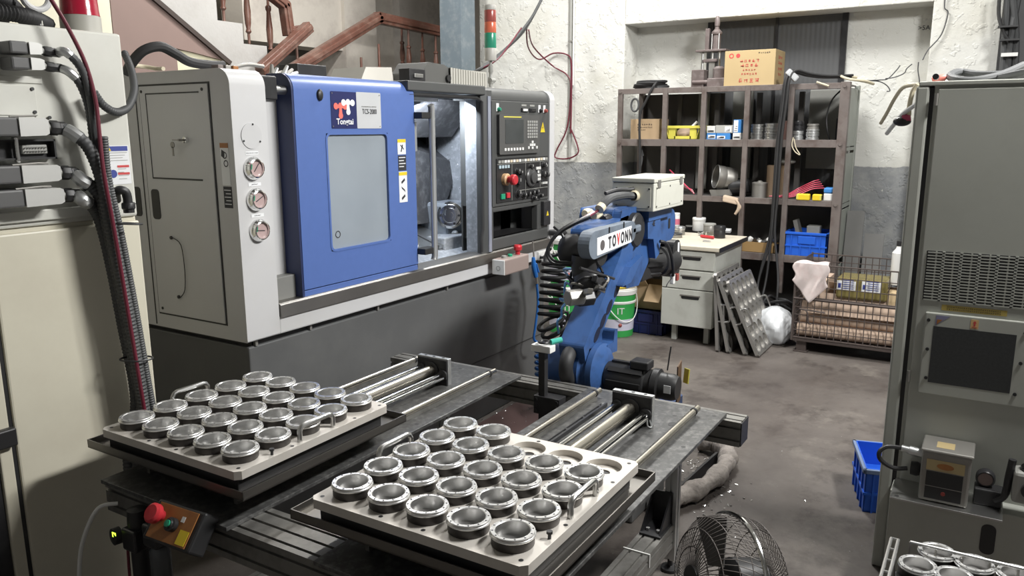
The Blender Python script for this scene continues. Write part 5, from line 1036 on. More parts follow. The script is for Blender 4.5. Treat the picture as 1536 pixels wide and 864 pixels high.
# lower base and fittings on a small plate
obj('plinth', box(2.985, rcx, -0.75, 0.222, 0.0, 0.362), cabg, rc_, 0.004)
obj('slot', MB().prism(rrect(-0.115, -0.07, 0.20, 0.31, 0.02), 'x', 2.983, 2.986), blk, rc_)
sp_ = obj('shelf_plate', box(2.90, rcx-0.01, -0.125, 0.215, 0.365, 0.372), steel, rc_, 0.001)
obj('plate_hole', MB().lathe([(0, 0.0004), (0.008, 0.0004)], (2.92, 0.195, 0.372), n=12), blk, sp_)
mb_ = thing('metal_box', 'small grey metal box with tan label on the cabinet plate', 'box', (2.99, 0.055, 0.372))
obj('case', box(2.93, 3.07, -0.02, 0.130, 0.3725, 0.555), tin, mb_, 0.008)
obj('lid', box(2.925, 3.075, -0.025, 0.135, 0.553, 0.563), tin, mb_, 0.006)
obj('window', box(2.928, 2.931, 0.000, 0.112, 0.385, 0.485), blk, mb_, 0.001)
obj('tan_label', box(2.928, 2.931, -0.002, 0.114, 0.489, 0.528), mat('tan_plate', (0.42, 0.33, 0.17), 0.5), mb_, 0.001)
obj('oval_mark', MB().prism([(0.056+0.026*math.cos(k*PI/10), 0.508+0.011*math.sin(k*PI/10)) for k in range(20)], 'x', 2.9272, 2.9282), org, mb_)
obj('lid_label', box(2.96, 3.02, 0.035, 0.09, 0.563, 0.5635), mat('tan_plate', (0.42, 0.33, 0.17), 0.5), mb_)
obj('divider', box(2.9275, 2.9285, 0.0, 0.112, 0.43, 0.432), tin, mb_)
obj('red_lamp', cyl((2.929, 0.055, 0.41), (2.925, 0.055, 0.41), 0.007, n=10), lred, mb_)
obj('plug', MB().cyl((3.0, 0.130, 0.515), (3.0, 0.175, 0.520), 0.016, n=12).cyl((3.0, 0.175, 0.520), (3.0, 0.20, 0.522), 0.012, n=12), alu, mb_)
obj('cable', tube([(3.0, 0.20, 0.522), (2.99, 0.245, 0.520), (2.98, 0.268, 0.500), (2.98, 0.262, 0.470), (2.99, 0.22, 0.445), (3.0, 0.175, 0.450)], 0.008, 8, 6), blk, mb_)
obj('side_connector', MB().lathe([(0, 0.03), (0.024, 0.03), (0.026, 0.01), (0.022, 0)], (3.0, 0.135, 0.455), (0, 1, 0), 14), blk, mb_)
fz_ = thing('pressure_switch', 'round dark dial fitting beside the grey metal box', 'gauge', (3.03, -0.075, 0.372))
obj('bracket', MB().box(2.99, 3.06, -0.12, -0.035, 0.372, 0.43), blk, fz_, 0.005)
obj('dial_body', MB().lathe([(0, 0.03), (0.026, 0.03), (0.030, 0.024), (0.030, 0)], (3.04, -0.065, 0.46), (-1, 0, 0), 20), blkm, fz_)
obj('dial_face', MB().lathe([(0, 0.0305), (0.022, 0.0305)], (3.04, -0.065, 0.46), (-1, 0, 0), 18), mat('dim_dial', (0.15, 0.11, 0.10), 0.3), fz_)
vb = thing('pipe_fitting', 'dark pipe fitting with grey valve body at the right frame edge', 'valve', (3.0, -0.16, 0.372))
obj('pipe', tube([(2.99, -0.10, 0.40), (2.98, -0.125, 0.43), (2.98, -0.13, 0.50), (2.98, -0.135, 0.56)], 0.012, 10, 5), blkm, vb)
obj('valve_body', MB().box(2.95, 3.03, -0.26, -0.142, 0.42, 0.53), greyp, vb, 0.012)
obj('flange', MB().lathe([(0, 0), (0.04, 0), (0.04, 0.012), (0, 0.012)], (2.99, -0.20, 0.53), n=18), blkm, vb)
obj('stem', MB().lathe([(0.02, 0.012), (0.02, 0.05), (0.03, 0.05), (0.03, 0.06), (0, 0.06)], (2.99, -0.20, 0.53), n=14), tin, vb)
obj('knob', cyl((2.95, -0.19, 0.475), (2.935, -0.19, 0.475), 0.025, n=16), blkm, vb)
# on top of the cabinet
wire('cable_coil', [(3.300, -0.035, 1.855), (3.250, 0.032, 1.821), (3.220, 0.108, 1.805), (3.250, 0.165, 1.813), (3.350, 0.186, 1.832), (3.500, 0.164, 1.851), (3.450, 0.086, 1.836), (3.36, -0.10, 1.83), (3.38, -0.25, 1.82)], 0.014, grub, 'thick grey cable bent in a loop on the right cabinet', n=10)
wire('cable_coil', [(3.14, -0.25, 1.85), (3.16, -0.10, 1.835), (3.22, 0.02, 1.815), (3.33, 0.06, 1.812), (3.44, 0.05, 1.812)], 0.012, grub, 'thinner grey cable lying beside the loop on the right cabinet', n=8)
pl_ = thing('pipe_plug', 'faded red plug lying on the right cabinet top', 'plug', (3.30, 0.24, 1.80))
obj('body', MB().lathe([(0, 0), (0.012, 0), (0.015, 0.012), (0.013, 0.038), (0.008, 0.045), (0, 0.045)], (3.30, 0.240, 1.813), (0.1, -0.9, 0.25), 14), mat('faded_red', (0.50, 0.14, 0.11), 0.5), pl_)
obj('tip', cyl((3.305, 0.200, 1.824), (3.307, 0.182, 1.829), 0.004, n=8), lred, pl_)
# riser cables at the top right corner
rt_ = thing('cable_riser', 'bundle of grey cables tied to a dark vertical tray', 'cables', (6.7, 0.0, 1.9))
obj('tray', MB().box(6.80, 6.98, -0.25, (6.850, 0.096, 2.303)[1], 1.2, 3.0), mat('dark_cable_tray', (0.07, 0.07, 0.072), 0.5, var=0.3), rt_)
for k, (pa, pb, pc) in enumerate((((6.750, 0.079, 2.603), (6.750, 0.063, 2.291), (6.750, 0.054, 1.973)), ((6.750, 0.008, 2.596), (6.730, 0.026, 2.242), (6.750, 0.020, 1.949)), ((6.720, 0.055, 2.596), (6.740, -0.001, 2.286), (6.750, -0.021, 1.948)))):
    obj('cable', tube([pa, pb, pc, V(pc)-V(0, 0, 0.6)], 0.022, 8, 5), grub, rt_)
obj('thin_cable', tube([(6.720, 0.122, 2.602), (6.720, 0.116, 2.425), (6.700, 0.075, 2.296), (6.700, 0.033, 2.231)], 0.012, 8, 5), blk, rt_)
obj('tie', MB().obox((6.700, 0.023, 2.141), (0, 0.05, 0), (0.02, 0, 0), (0, 0, 0.012)), whp, rt_)
for k in range(2): obj('tie', MB().obox([(6.700, 0.051, 2.330), (6.700, 0.034, 2.240)][k], (0, 0.06, 0), (0.03, 0, 0), (0, 0, 0.006)), blk, rt_)
# wire basket with rings in the corner
bk = thing('wire_basket', 'wire basket of rings on a stand in the lower right corner', 'basket', (2.1, -0.1, 0))
BX0, BX1, BY0, BY1, BZ = 1.80, (2.327, 0.132, 0.500)[0], -0.40, (2.318, 0.140, 0.500)[1], 0.50
for dx in (0, 0.018):
    obj('rim', MB().tube([(BX0, BY1+dx, BZ), (BX1, BY1+dx, BZ)], 0.005, 8), steel, bk)
for k in range(9): obj('rung', MB().tube([(BX0+(BX1-BX0)*k/8, BY1, BZ), (BX0+(BX1-BX0)*k/8, BY1+0.018, BZ)], 0.004, 6), steel, bk)
obj('rim', MB().tube([(BX1+0.005, BY1-0.03, BZ), (BX1+0.005, BY0, BZ)], 0.005, 8), steel, bk)
for k in range(8): obj('side_wire', MB().tube([(BX1+0.005, BY1-0.03-k*0.065, BZ), (BX1+0.005, BY1-0.03-k*0.065, 0.40)], 0.003, 6), tin, bk)
for k in range(7): obj('side_wire', MB().tube([(BX0+k*0.08, BY1, BZ), (BX0+k*0.08, BY1, 0.40)], 0.003, 6), tin, bk)
obj('floor_sheet', box(BX0, BX1+0.005, BY0, BY1, 0.392, 0.40), blkm, bk)
obj('support_block', box(BX0, BX1, BY0, BY1-0.01, 0.40, 0.455), blk, bk)
for x, y in ((BX0+0.03, BY0+0.03), (BX0+0.03, BY1-0.03), (BX1-0.03, BY0+0.03), (BX1-0.03, BY1-0.03)): obj('leg', box(x-0.015, x+0.015, y-0.015, y+0.015, 0, 0.392), blkm, bk)
for k, (p, wd) in enumerate((((2.349, 0.042, 0.481), 'farthest'), ((2.245, 0.082, 0.481), 'leftmost'), ((2.332, -0.050, 0.481), 'second back'), ((2.233, -0.007, 0.481), 'middle front'), ((2.330, -0.148, 0.481), 'rightmost'), ((2.125, 0.036, 0.481), 'lowest left'), ((2.219, -0.092, 0.481), 'lowest right'))):
    dup(RING, (p[0], p[1], 0.4552), 0.3*k, wd+' bright ring lying in the corner wire basket', 'rings in the basket')
# blue crate behind the cabinet
def crate_mesh(x0, x1, y0, y1, z0, z1, t=0.006):
    mb = MB().box(x0, x1, y0, y1, z0, z0+t)
    mb.box(x0, x0+t, y0, y1, z0, z1).box(x1-t, x1, y0, y1, z0, z1).box(x0, x1, y0, y0+t, z0, z1).box(x0, x1, y1-t, y1, z0, z1)
    return mb
def make_crate(name, label, x0, x1, y0, y1, z0, z1, m, grp=None, cat='crate', rimm=None):
    t = thing(name, label, cat, ((x0+x1)/2, (y0+y1)/2, z0), grp)
    obj('shell', crate_mesh(x0, x1, y0, y1, z0, z1), m, t)
    h = z1-z0; e = 0.012
    obj('rim', MB().box(x0-e, x1+e, y0-e, y0+0.004, z1-0.02, z1).box(x0-e, x1+e, y1-0.004, y1+e, z1-0.02, z1).box(x0-e, x0+0.004, y0-e, y1+e, z1-0.02, z1).box(x1-0.004, x1+e, y0-e, y1+e, z1-0.02, z1), rimm or m, t, 0.003)
    obj('middle_band', MB().box(x0-0.006, x1+0.006, y0-0.006, y1+0.006, z0+h*0.40, z0+h*0.46), m, t).data
    for f in (0.15, 0.38, 0.62, 0.85):
        y = y0+(y1-y0)*f; obj('rib', box(x0-0.007, x0, y-0.004, y+0.004, z0, z1-0.02), m, t)
        x = x0+(x1-x0)*f; obj('rib', box(x-0.004, x+0.004, y0-0.007, y0, z0, z1-0.02), m, t); obj('rib', box(x-0.004, x+0.004, y1, y1+0.007, z0, z1-0.02), m, t)
    obj('label_panel', box(x0-0.010, x0-0.002, y0+(y1-y0)*0.26, y0+(y1-y0)*0.68, z0+h*0.52, z0+h*0.84), m, t, 0.003)
    return t
bc = make_crate('plastic_crate', 'bright blue plastic crate on the floor behind the right cabinet', 3.551, 3.881, 0.182, 0.412, 0.0, 0.20, crate, rimm=mat('scuffed_crate_rim', (0.16, 0.22, 0.36), 0.5))
bc.rotation_euler.z = math.radians(15.7)

# ================================================================ SHELF AND WHAT IT HOLDS
SX = 6.65
LV = [(1.940, 1.985), (1.492, 1.552), (1.030, 1.078), (0.560, 0.622)]
sf = thing('storage_shelf', 'rusty angle iron storage shelf with pigeonholes against the back wall', 'shelf', (6.9, 2.0, 0))
UP = [2.935, 2.517, 2.175, 1.812, 1.464]
for z0, z1 in LV:
    obj('front_rail', box(SX, SX+0.012, 1.06, 2.945, z0, z1), ironr, sf, 0.002)
    obj('board', box(SX+0.012, 7.15, 1.07, 2.945, z1-0.012, z1-0.004), darksh if z1 < 1.9 else ironr, sf)
for y in UP: obj('front_post', box(SX-0.004, SX+0.03, y-0.020, y+0.022, 0.0 if y > 2.9 else 0.3, 1.985), ironr, sf, 0.002)
obj('end_post', MB().box(SX-0.006, SX+0.01, 1.040, 1.105, 0, 1.99).box(SX-0.006, SX+0.06, 1.036, 1.044, 0, 1.99), ironr, sf, 0.002)
obj('rear_post', MB().box(7.10, 7.16, 1.036, 1.044, 0, 1.98).box(7.15, 7.16, 1.036, 1.08, 0, 1.98), irong, sf, 0.002)
obj('rear_post', box(7.10, 7.16, 2.90, 2.945, 0, 1.98), ironr, sf)
for y in UP[1:]:
    for (a, b) in ((1.552, 1.94), (1.078, 1.492)): obj('divider_post', box(7.02, 7.06, y-0.02, y+0.02, a, b), darksh, sf)
for z0, z1 in ((1.50, 1.95), (1.05, 1.445), (0.60, 1.0), (0.15, 0.55)): obj('end_sheet', box(SX+0.055, 7.11, 1.042, 1.048, z0, z1), irong, sf, 0.002)
for z0, z1 in ((1.452, 1.492), (1.0, 1.045)): obj('end_rail', box(SX+0.055, 7.11, 1.040, 1.046, z0+0.015, z1), irong, sf)
obj('dark_back_sheet', box(7.155, 7.16, 1.08, 2.9, 0.1, 1.06), darksh, sf)
obj('dark_back_sheet', box(7.155, 7.16, 2.15, 2.9, 1.06, 1.95), darksh, sf)  # dark sheet added so the left pigeonholes look dark inside
obj('back_strip', box(7.13, 7.15, 2.28, 2.38, 1.1, 1.95), greyp, sf)
for z in (1.96, 1.52, 1.05): obj('bolt', cyl((SX-0.006, 1.075, z), (SX-0.016, 1.075, z), 0.014, n=8), ironr, sf); obj('bolt', cyl((SX-0.004, 2.93, z), (SX-0.014, 2.93, z), 0.012, n=8), ironr, sf)
ZM, ZL, ZB, ZTT = 1.548, 1.074, 0.618, 1.981
def carton(name, label, x0, x1, y0, y1, z0, z1, m, tape=True, txt=None, cat='box', tm=redink):
    t = thing(name, label, cat, ((x0+x1)/2, (y0+y1)/2, z0))
    obj('carton', box(x0, x1, y0, y1, z0, z1), m, t, 0.003)
    if tape: obj('tape', box(x0+0.001, x1-0.001, (y0+y1)/2-0.02, (y0+y1)/2+0.02, z1, z1+0.001), mat('packing_tape', (0.52, 0.38, 0.2), 0.3), t)
    for i, (n_, dy, dz, sz) in enumerate(txt or []): marks('print', [n_], sz, (x0-0.001, (y0+y1)/2+dy, z0+dz), (0, -1, 0), (0, 0, 1), tm, t, i+n_)
    return t
# top of the shelf
tc_ = carton('cardboard_box', 'large yellowish cardboard box with red print on the shelf top', 6.70, 7.02, 1.62, 2.03, ZTT, 2.265, cardy, True, [(5, 0, 0.200, 0.026), (4, 0, 0.165, 0.030), (5, 0, 0.128, 0.018), (6, 0, 0.098, 0.018), (4, 0, 0.045, 0.036)])
for k in range(2): obj('symbol', MB().lathe([(0.020, 0.001), (0.012, 0.001)] if k == 0 else [(0.017, 0.001), (0.0, 0.001)], (6.70, 1.975-k*0.055, 2.225), (-1, 0, 0), 14), redink, tc_)
marks('print', [4, 4, 4, 3], 0.028, (6.86, 1.619, 2.14), (1, 0, 0), (0, 0, 1), redink, tc_, 21); marks('print', [6], 0.013, (6.699, 1.71, 2.24), (0, -1, 0), (0, 0, 1), ink, tc_, 22)
# press tool
pt = thing('press_fixture', 'rusty iron press fixture standing on the shelf top', 'tool', (6.9, 2.19, ZTT))
pm = mat('rusty_iron', (0.15, 0.12, 0.115), 0.55, 0.3, var=0.3, scale=12, dirt=(0.33, 0.30, 0.29), dirt_amt=0.5, dscale=15)
obj('base_block', box(6.80, 7.0, 2.235, 2.345, ZTT, 2.135), pm, pt, 0.004)
obj('base_block', box(6.78, 7.0, 2.05, 2.20, ZTT, 2.06), pm, pt, 0.006); obj('base_round', MB().lathe([(0, 0), (0.05, 0), (0.05, 0.16), (0.03, 0.18), (0, 0.18)], (6.88, 2.13, ZTT), n=18), pm, pt)
obj('cross_bar', cyl((6.80, 2.33, 2.03), (6.80, 2.12, 2.03), 0.018, n=12), pm, pt)
for y in (2.285, 2.20, 2.14): obj('guide_post', cyl((6.9, y, 2.08), (6.9, y, 2.30), 0.012, n=10), steel, pt)
obj('platen', box(6.85, 6.98, 2.07, 2.335, 2.285, 2.302), pm, pt, 0.003)
obj('slide', box(6.87, 6.96, 2.15, 2.27, 2.20, 2.225), pm, pt, 0.003); obj('ram', box(6.88, 6.95, 2.17, 2.22, 2.06, 2.20), tin, pt)
obj('cylinder', MB().lathe([(0.05, 0.302), (0.05, 0.32), (0.035, 0.325), (0.035, 0.44), (0.045, 0.45), (0.045, 0.465), (0.02, 0.49), (0.018, 0.51), (0.022, 0.515), (0.022, 0.57), (0.012, 0.595), (0, 0.60)], (6.92, 2.175, ZTT), n=16), pm, pt)
obj('column', MB().box(6.9, 6.94, 2.235, 2.27, 2.30, 2.48), pm, pt, 0.004)
for y in (2.145, 2.205): obj('tie_rod', cyl((6.885, y, 2.30), (6.885, y, 2.43), 0.006, n=8), steel, pt)
# coil of cable on the shelf top, left
cc = []
for k in range(5*16): 
    a = 2*PI*k/16; r_ = 0.11+0.015*math.sin(k*0.7); cc.append((6.83+r_*0.9*math.cos(a), 2.72+r_*1.25*math.sin(a), ZTT+0.012+0.014*(k//16)))
cc += [(6.68, 2.62, 2.03), (6.64, 2.645, 1.96), (6.635, 2.70, 1.85), (6.635, 2.74, 1.75), (6.63, 2.73, 1.5), (6.63, 2.72, 1.25)]
wire('cable_coil', cc, 0.011, rub, 'coil of black cable on the shelf top hanging down its front', sub=2)
solo('cable_loop', tube([(6.64, 2.79+0.035*math.cos(k*PI/8), 1.845+0.055*math.sin(k*PI/8)) for k in range(16)], 0.009, 8, 0, True), grub, 'small cable loop hanging at the left end of the shelf', 'cable')
# hanging bundle of black cables
for k, (lab, dx) in enumerate((('black cable hanging down the shelf front, left strand', 0.0), ('black cable hanging down the shelf front, second strand', 1), ('black cable hanging down the shelf front, third strand', 2), ('black cable hanging down the shelf front, right strand', 3))):
    o = V(-0.010*(k % 2), -0.013*k+0.015, 0.010*(k % 2))
    P_ = [(6.900, 1.083, 2.040), (6.800, 1.240, 2.035), (6.720, 1.366, 2.051), (6.660, 1.466, 2.077), (6.620, 1.504, 2.005), (6.615, 1.516, 1.810), (6.615, 1.534, 1.524), (6.615, 1.536, 1.124), (6.610, 1.541, 0.798), ((6.580, 1.595, 0.464), (6.580, 1.554, 0.412), (6.560, 1.629, 0.379), (6.550, 1.478, 0.424))[k], ((6.5, 1.62, 0.12), (6.45, 1.58, 0.1), (6.4, 1.55, 0.12), (6.4, 1.45, 0.12))[k]]
    wire('hanging_cable', [V(q)+o for q in P_], 0.0095, rub, lab, group='black cables down the shelf front')
solo('plastic_wrap', MB().obox((6.640, 1.470, 2.051), (0, 0.040, 0.036), (0.022, 0.01, 0), (0.012, -0.014, 0.02)), mat('cloudy_plastic', (0.36, 0.37, 0.38), 0.3), 'crumpled clear plastic wrap on the hanging cables', 'wrap', bevel=0.012)
wire('white_rope', [(6.950, 1.041, 2.036), (6.850, 1.140, 2.045), (6.750, 1.058, 2.012), (6.800, 0.945, 1.995), (6.850, 0.902, 1.976), (6.950, 0.985, 2.003), (6.900, 1.107, 2.026)], 0.010, wirew, 'loop of pale hose on the right end of the shelf top', 'hose')
solo('chalk_stick', cyl((6.630, 1.280, 1.993), (6.630, 1.189, 1.960), 0.008, n=8), wirew, 'short pale stick lying at the top shelf rail', 'stick')
wire('twine', [(6.630, 1.427, 1.571), (6.630, 1.433, 1.508), (6.630, 1.404, 1.456), (6.630, 1.367, 1.436), (6.630, 1.401, 1.488), (6.630, 1.421, 1.561)], 0.004, wirew, 'loop of pale twine hanging from the middle rail', 'twine')
wire('cable', [(6.800, 1.124, 1.935), (6.800, 1.187, 1.860), (6.800, 1.218, 1.732), (6.800, 1.199, 1.601), (6.850, 1.169, 1.485)], 0.006, blk, 'thin black cable curving down in the right pigeonhole')
# middle tier
carton('cardboard_box', 'small brown cardboard box in the left pigeonhole', 6.72, 6.95, 2.59, 2.86, ZM, 1.725, card, True, [(7, 0, 0.130, 0.017), (9, 0, 0.105, 0.013), (5, 0.03, 0.083, 0.013)], tm=ink)
yb_ = thing('parts_bin', 'pale yellow plastic parts bin on the middle shelf', 'bin', (6.8, 2.36, ZM))
obj('shell', MB().prism([(2.25, ZM), (2.50, ZM), (2.53, ZM+0.115), (2.525, ZM+0.115), (2.497, ZM+0.006), (2.253, ZM+0.006), (2.225, ZM+0.115), (2.22, ZM+0.115)], 'x', 6.72, 6.98).box(6.72, 6.726, 2.25, 2.31, ZM, ZM+0.11).box(6.72, 6.726, 2.44, 2.50, ZM, ZM+0.11).box(6.72, 6.726, 2.3, 2.45, ZM, ZM+0.03), yelb, yb_)
obj('rim', MB().box(6.712, 6.985, 2.525, 2.54, ZM+0.105, ZM+0.118).box(6.712, 6.985, 2.21, 2.225, ZM+0.105, ZM+0.118).box(6.712, 6.73, 2.21, 2.54, ZM+0.095, ZM+0.118), yelb, yb_, 0.002)
obj('contents', MB().ball((6.85, 2.38, ZM+0.05), 0.09, 12, 8, 1, 1, 0.7), cardp, yb_); obj('contents', cyl((6.75, 2.30, ZM+0.11), (6.78, 2.27, ZM+0.15), 0.012, n=8), whp, yb_)
def sbox(lab, y0, y1, z0, z1, m, stripe, x0=6.70, x1=6.85):
    t = thing('parts_box', lab, 'box', (6.77, (y0+y1)/2, z0), 'small parts boxes on the middle shelf')
    obj('carton', box(x0, x1, y0, y1, z0, z1), m, t, 0.002); obj('label', box(x0-0.001, x0, y0+(y1-y0)*stripe[0], y0+(y1-y0)*stripe[1], z0+(z1-z0)*stripe[2], z0+(z1-z0)*stripe[3]), stripe[4], t)
    for k in range(3): obj('print', box(x0-0.002, x0-0.001, y0+(y1-y0)*(stripe[0]+0.08), y0+(y1-y0)*(stripe[1]-0.1*k-0.05), z0+(z1-z0)*(stripe[2]+0.1+0.18*k*(stripe[3]-stripe[2])), z0+(z1-z0)*(stripe[2]+0.1+0.18*k*(stripe[3]-stripe[2]))+0.004), ink, t)
crb = mat('parts_box_blue', (0.05, 0.22, 0.55), 0.45)
sbox('blue parts box with white front at the bottom left of the stack', 2.075, 2.155, ZM, ZM+0.055, crb, (0.05, 0.85, 0.2, 0.75, whpaper))
sbox('blue parts box with torn white flap beside the lowest one', 1.955, 2.070, ZM, ZM+0.055, crb, (0.35, 0.95, 0.15, 0.6, whpaper))
sbox('white parts box on top of the left blue one', 2.085, 2.155, ZM+0.056, ZM+0.115, whp, (0.1, 0.9, 0.1, 0.4, greyp))
sbox('grey and white chequered parts box on top of the stack', 1.935, 2.080, ZM+0.056, ZM+0.12, mat('grey_carton', (0.40, 0.40, 0.38), 0.6), (0.08, 0.45, 0.15, 0.85, whpaper))
sbox('upright blue and white parts box at the right of the stack', 1.865, 1.930, ZM+0.058, ZM+0.165, crb, (0.4, 0.95, 0.05, 0.95, whpaper))
sbox('plain white parts box under the upright blue one', 1.865, 1.932, ZM, ZM+0.057, whp, (0.1, 0.9, 0.2, 0.5, greyp))
# chuck jaws / discs stacked
def puck(lab, x, y, z, r, h, m, grp='metal parts on the middle shelf'):
    t = thing('metal_disc', lab, 'metal part', (x, y, z), grp)
    obj('disc', MB().lathe([(r*0.5, 0), (r, 0), (r, h*0.35), (r*0.9, h*0.4), (r*0.9, h*0.6), (r, h*0.65), (r, h*0.95), (r*0.93, h), (r*0.5, h), (r*0.5, 0)], (x, y, z), n=24), m, t)
    obj('face_ring', MB().lathe([(r*0.62, h+0.0006), (r*0.8, h+0.0006)], (x, y, z), n=24), whp, t)
for k in range(3): puck(['bottom', 'middle', 'top'][k]+' disc of the left metal stack right of the parts boxes', 6.76, 1.745, ZM+k*0.043, 0.052, 0.042, steel)
for k in range(3): puck(['bottom', 'middle', 'top'][k]+' disc of the metal stack beside the hanging cables', 6.76, 1.625, ZM+k*0.045, 0.060, 0.044, steel)
puck('bottom cup of the short stack in the right pigeonhole', 6.74, 1.415, ZM, 0.040, 0.075, alu); puck('dark cup on top of the short right stack', 6.74, 1.415, ZM+0.0755, 0.040, 0.075, blkm)
puck('lower bright drum at the right end of the middle shelf', 6.74, 1.305, ZM, 0.050, 0.050, alu); puck('middle bright drum at the right end of the middle shelf', 6.74, 1.305, ZM+0.0505, 0.050, 0.035, alu); puck('dark disc on the drums at the right end', 6.74, 1.305, ZM+0.086, 0.045, 0.042, tin)
solo('brown_block', box(6.72, 6.85, 1.50, 1.555, ZM, 1.70), mat('brown_red_block', (0.14, 0.075, 0.065), 0.6), 'brown block behind the hanging cables on the middle shelf', 'block', bevel=0.003)
solo('switch_box', MB().box(6.95, 7.02, 1.09, 1.17, ZM, 1.72), blkm, 'small dark switch box at the back of the right pigeonhole', 'box', bevel=0.004)
# lower tier
for k in range(7):
    y = 2.47-0.012*k; solo('welding_rod', cyl((6.75+0.01*k, y+0.02, ZL+0.20-0.024*k+0.01), (6.70, 2.24+0.004*k, ZL+0.012+0.006*k), 0.006, n=8), pink if k % 2 == 0 else whp, ['uppermost pink rod leaning left on the lower shelf', 'second white rod in the leaning bunch', 'third pink rod in the leaning bunch', 'fourth white rod in the leaning bunch', 'fifth pink rod in the leaning bunch', 'sixth white rod in the leaning bunch', 'lowest pink rod lying on the lower shelf'][k], 'rod', 'leaning pink and white rods')
dc = thing('duct_ring', 'grey sheet metal duct elbow lying on the lower shelf', 'duct', (6.85, 1.98, ZL))
obj('duct', MB().lathe([(0.095, 0), (0.098, 0), (0.098, 0.06), (0.092, 0.07), (0.095, 0.08), (0.092, 0.16), (0.086, 0.16), (0.088, 0.0)], (6.74, 2.07, ZL+0.165), (0.55, -0.80, -0.15), 28), tin, dc)
obj('bead', tube([V(6.74, 2.07, ZL+0.165)+(V(0.8, 0.55, 0).normalized()*math.cos(k*PI/12)+V(0.1, -0.12, 1).normalized()*math.sin(k*PI/12))*0.098 for k in range(24)], 0.004, 6, 0, True), alu, dc)
solo('steel_bracket', MB().prism([(2.09, ZL), (2.11, ZL+0.05), (1.94, ZL+0.06), (1.92, ZL+0.01)], 'x', 6.70, 6.74), tin, 'bent grey steel bracket in front of the duct', 'bracket', bevel=0.002)
solo('dark_motor', MB().lathe([(0, 0), (0.06, 0), (0.065, 0.02), (0.06, 0.16), (0, 0.17)], (6.78, 1.96, ZL+0.075), (0.1, -1, 0.1), 18), blkm, 'dark round motor lying right of the duct', 'motor')
gl = thing('work_glove', 'dirty beige work glove hanging over the lower shelf rail', 'glove', (6.63, 1.90, 1.03))
gm = mat('beige_glove', (0.46, 0.36, 0.27), 0.9, var=0.12)
obj('palm', MB().obox((6.64, 1.905, 1.055), (0.02, 0, 0.004), (0, 0.065, 0.012), (0.006, 0, 0.026)), gm, gl, 0.012)
for k in range(4): obj('finger', tube([(6.63, 1.86-0.008*k, 1.055-0.012*k), (6.622, 1.835-0.006*k, 1.03-0.012*k), (6.62, 1.825+0.010*k, 0.985-0.016*k)], 0.011, 8, 3), gm, gl)
tn = thing('tin_can', 'dull lidded tin can on the lower shelf', 'can', (6.76, 1.70, ZL))
obj('can', MB().lathe([(0, 0), (0.062, 0), (0.062, 0.11), (0.058, 0.112), (0, 0.112)], (6.76, 1.70, ZL), n=24), tin, tn); obj('lid', MB().lathe([(0.064, 0.108), (0.064, 0.122), (0.05, 0.128), (0.03, 0.126), (0.012, 0.14), (0, 0.14)], (6.76, 1.70, ZL), n=24), tin, tn)
carton('cardboard_box', 'worn dark cardboard box behind the hanging cables', 6.80, 7.0, 1.52, 1.66, ZL, 1.34, mat('dark_worn_card', (0.24, 0.17, 0.11), 0.8, var=0.2))
solo('rag_heap', MB().ball((6.9, 1.54, 1.37), 0.07, 10, 7, 0.9, 1.3, 0.4), greyp, 'grey rag lying on the worn cardboard box', 'rag')
for k in range(5):
    wire('red_hose', [(6.68+0.006*k, 1.60-0.01*k, ZL+0.02), (6.69, 1.46, ZL+0.016+0.006*k), (6.71+0.012*k, 1.38, ZL+0.035+0.014*k), (6.75, 1.28, ZL+0.085+0.015*k), (6.78, 1.19+0.012*k, ZL+0.095+0.016*k)], 0.0042, pink, ORD[k]+' strand from the shelf up in the pink hose bunch', 'hose', 4, 6, 'pink hose bunch on the lower shelf')
yk = thing('yellow_caliper_case', 'long yellow plastic block at the right of the lower shelf', 'case', (6.66, 1.33, ZL))
obj('case', box(6.645, 6.69, 1.275, 1.375, ZL, ZL+0.052), yel, yk, 0.008); obj('end', box(6.644, 6.69, 1.36, 1.378, ZL+0.005, ZL+0.047), yelb, yk, 0.004)
yk = thing('yellow_caliper_case', 'short yellow plastic block at the right of the lower shelf', 'case', (6.66, 1.22, ZL))
obj('case', box(6.645, 6.69, 1.185, 1.255, ZL, ZL+0.052), yel, yk, 0.008); obj('end', box(6.644, 6.69, 1.185, 1.20, ZL+0.005, ZL+0.047), yelb, yk, 0.004)
bw = thing('tissue_pack', 'blue and white packet at the right end of the lower shelf', 'packet', (6.72, 1.13, ZL))
obj('pack', box(6.67, 6.76, 1.105, 1.175, ZL, ZL+0.06), whp, bw, 0.008); obj('blue_top', box(6.668, 6.762, 1.103, 1.177, ZL+0.06, ZL+0.105), crb, bw, 0.012)
# bottom tier
bcr = make_crate('plastic_crate', 'bright blue plastic crate on the bottom shelf of the rack', 6.66, 6.98, 1.125, 1.445, ZB, 0.815, crate)
obj('contents', box(6.75, 6.85, 1.20, 1.30, ZB+0.02, 0.86), greyp, bcr, 0.004); obj('contents', MB().obox((6.8, 1.38, 0.84), (0.01, 0.02, 0.06), (0.05, 0, 0), (0, 0.015, -0.005)), tin, bcr)
tr_ = thing('parts_tray', 'shallow brown tray of metal pieces on the bottom shelf', 'tray', (6.75, 1.66, ZB))
obj('tray', MB().box(6.66, 6.88, 1.53, 1.80, ZB, ZB+0.008).box(6.66, 6.666, 1.53, 1.80, ZB, ZB+0.09).box(6.874, 6.88, 1.53, 1.80, ZB, ZB+0.07).box(6.66, 6.88, 1.53, 1.536, ZB, ZB+0.07).box(6.66, 6.88, 1.794, 1.80, ZB, ZB+0.07), mat('brown_tray', (0.30, 0.19, 0.08), 0.5), tr_)
rp = random.Random(8)
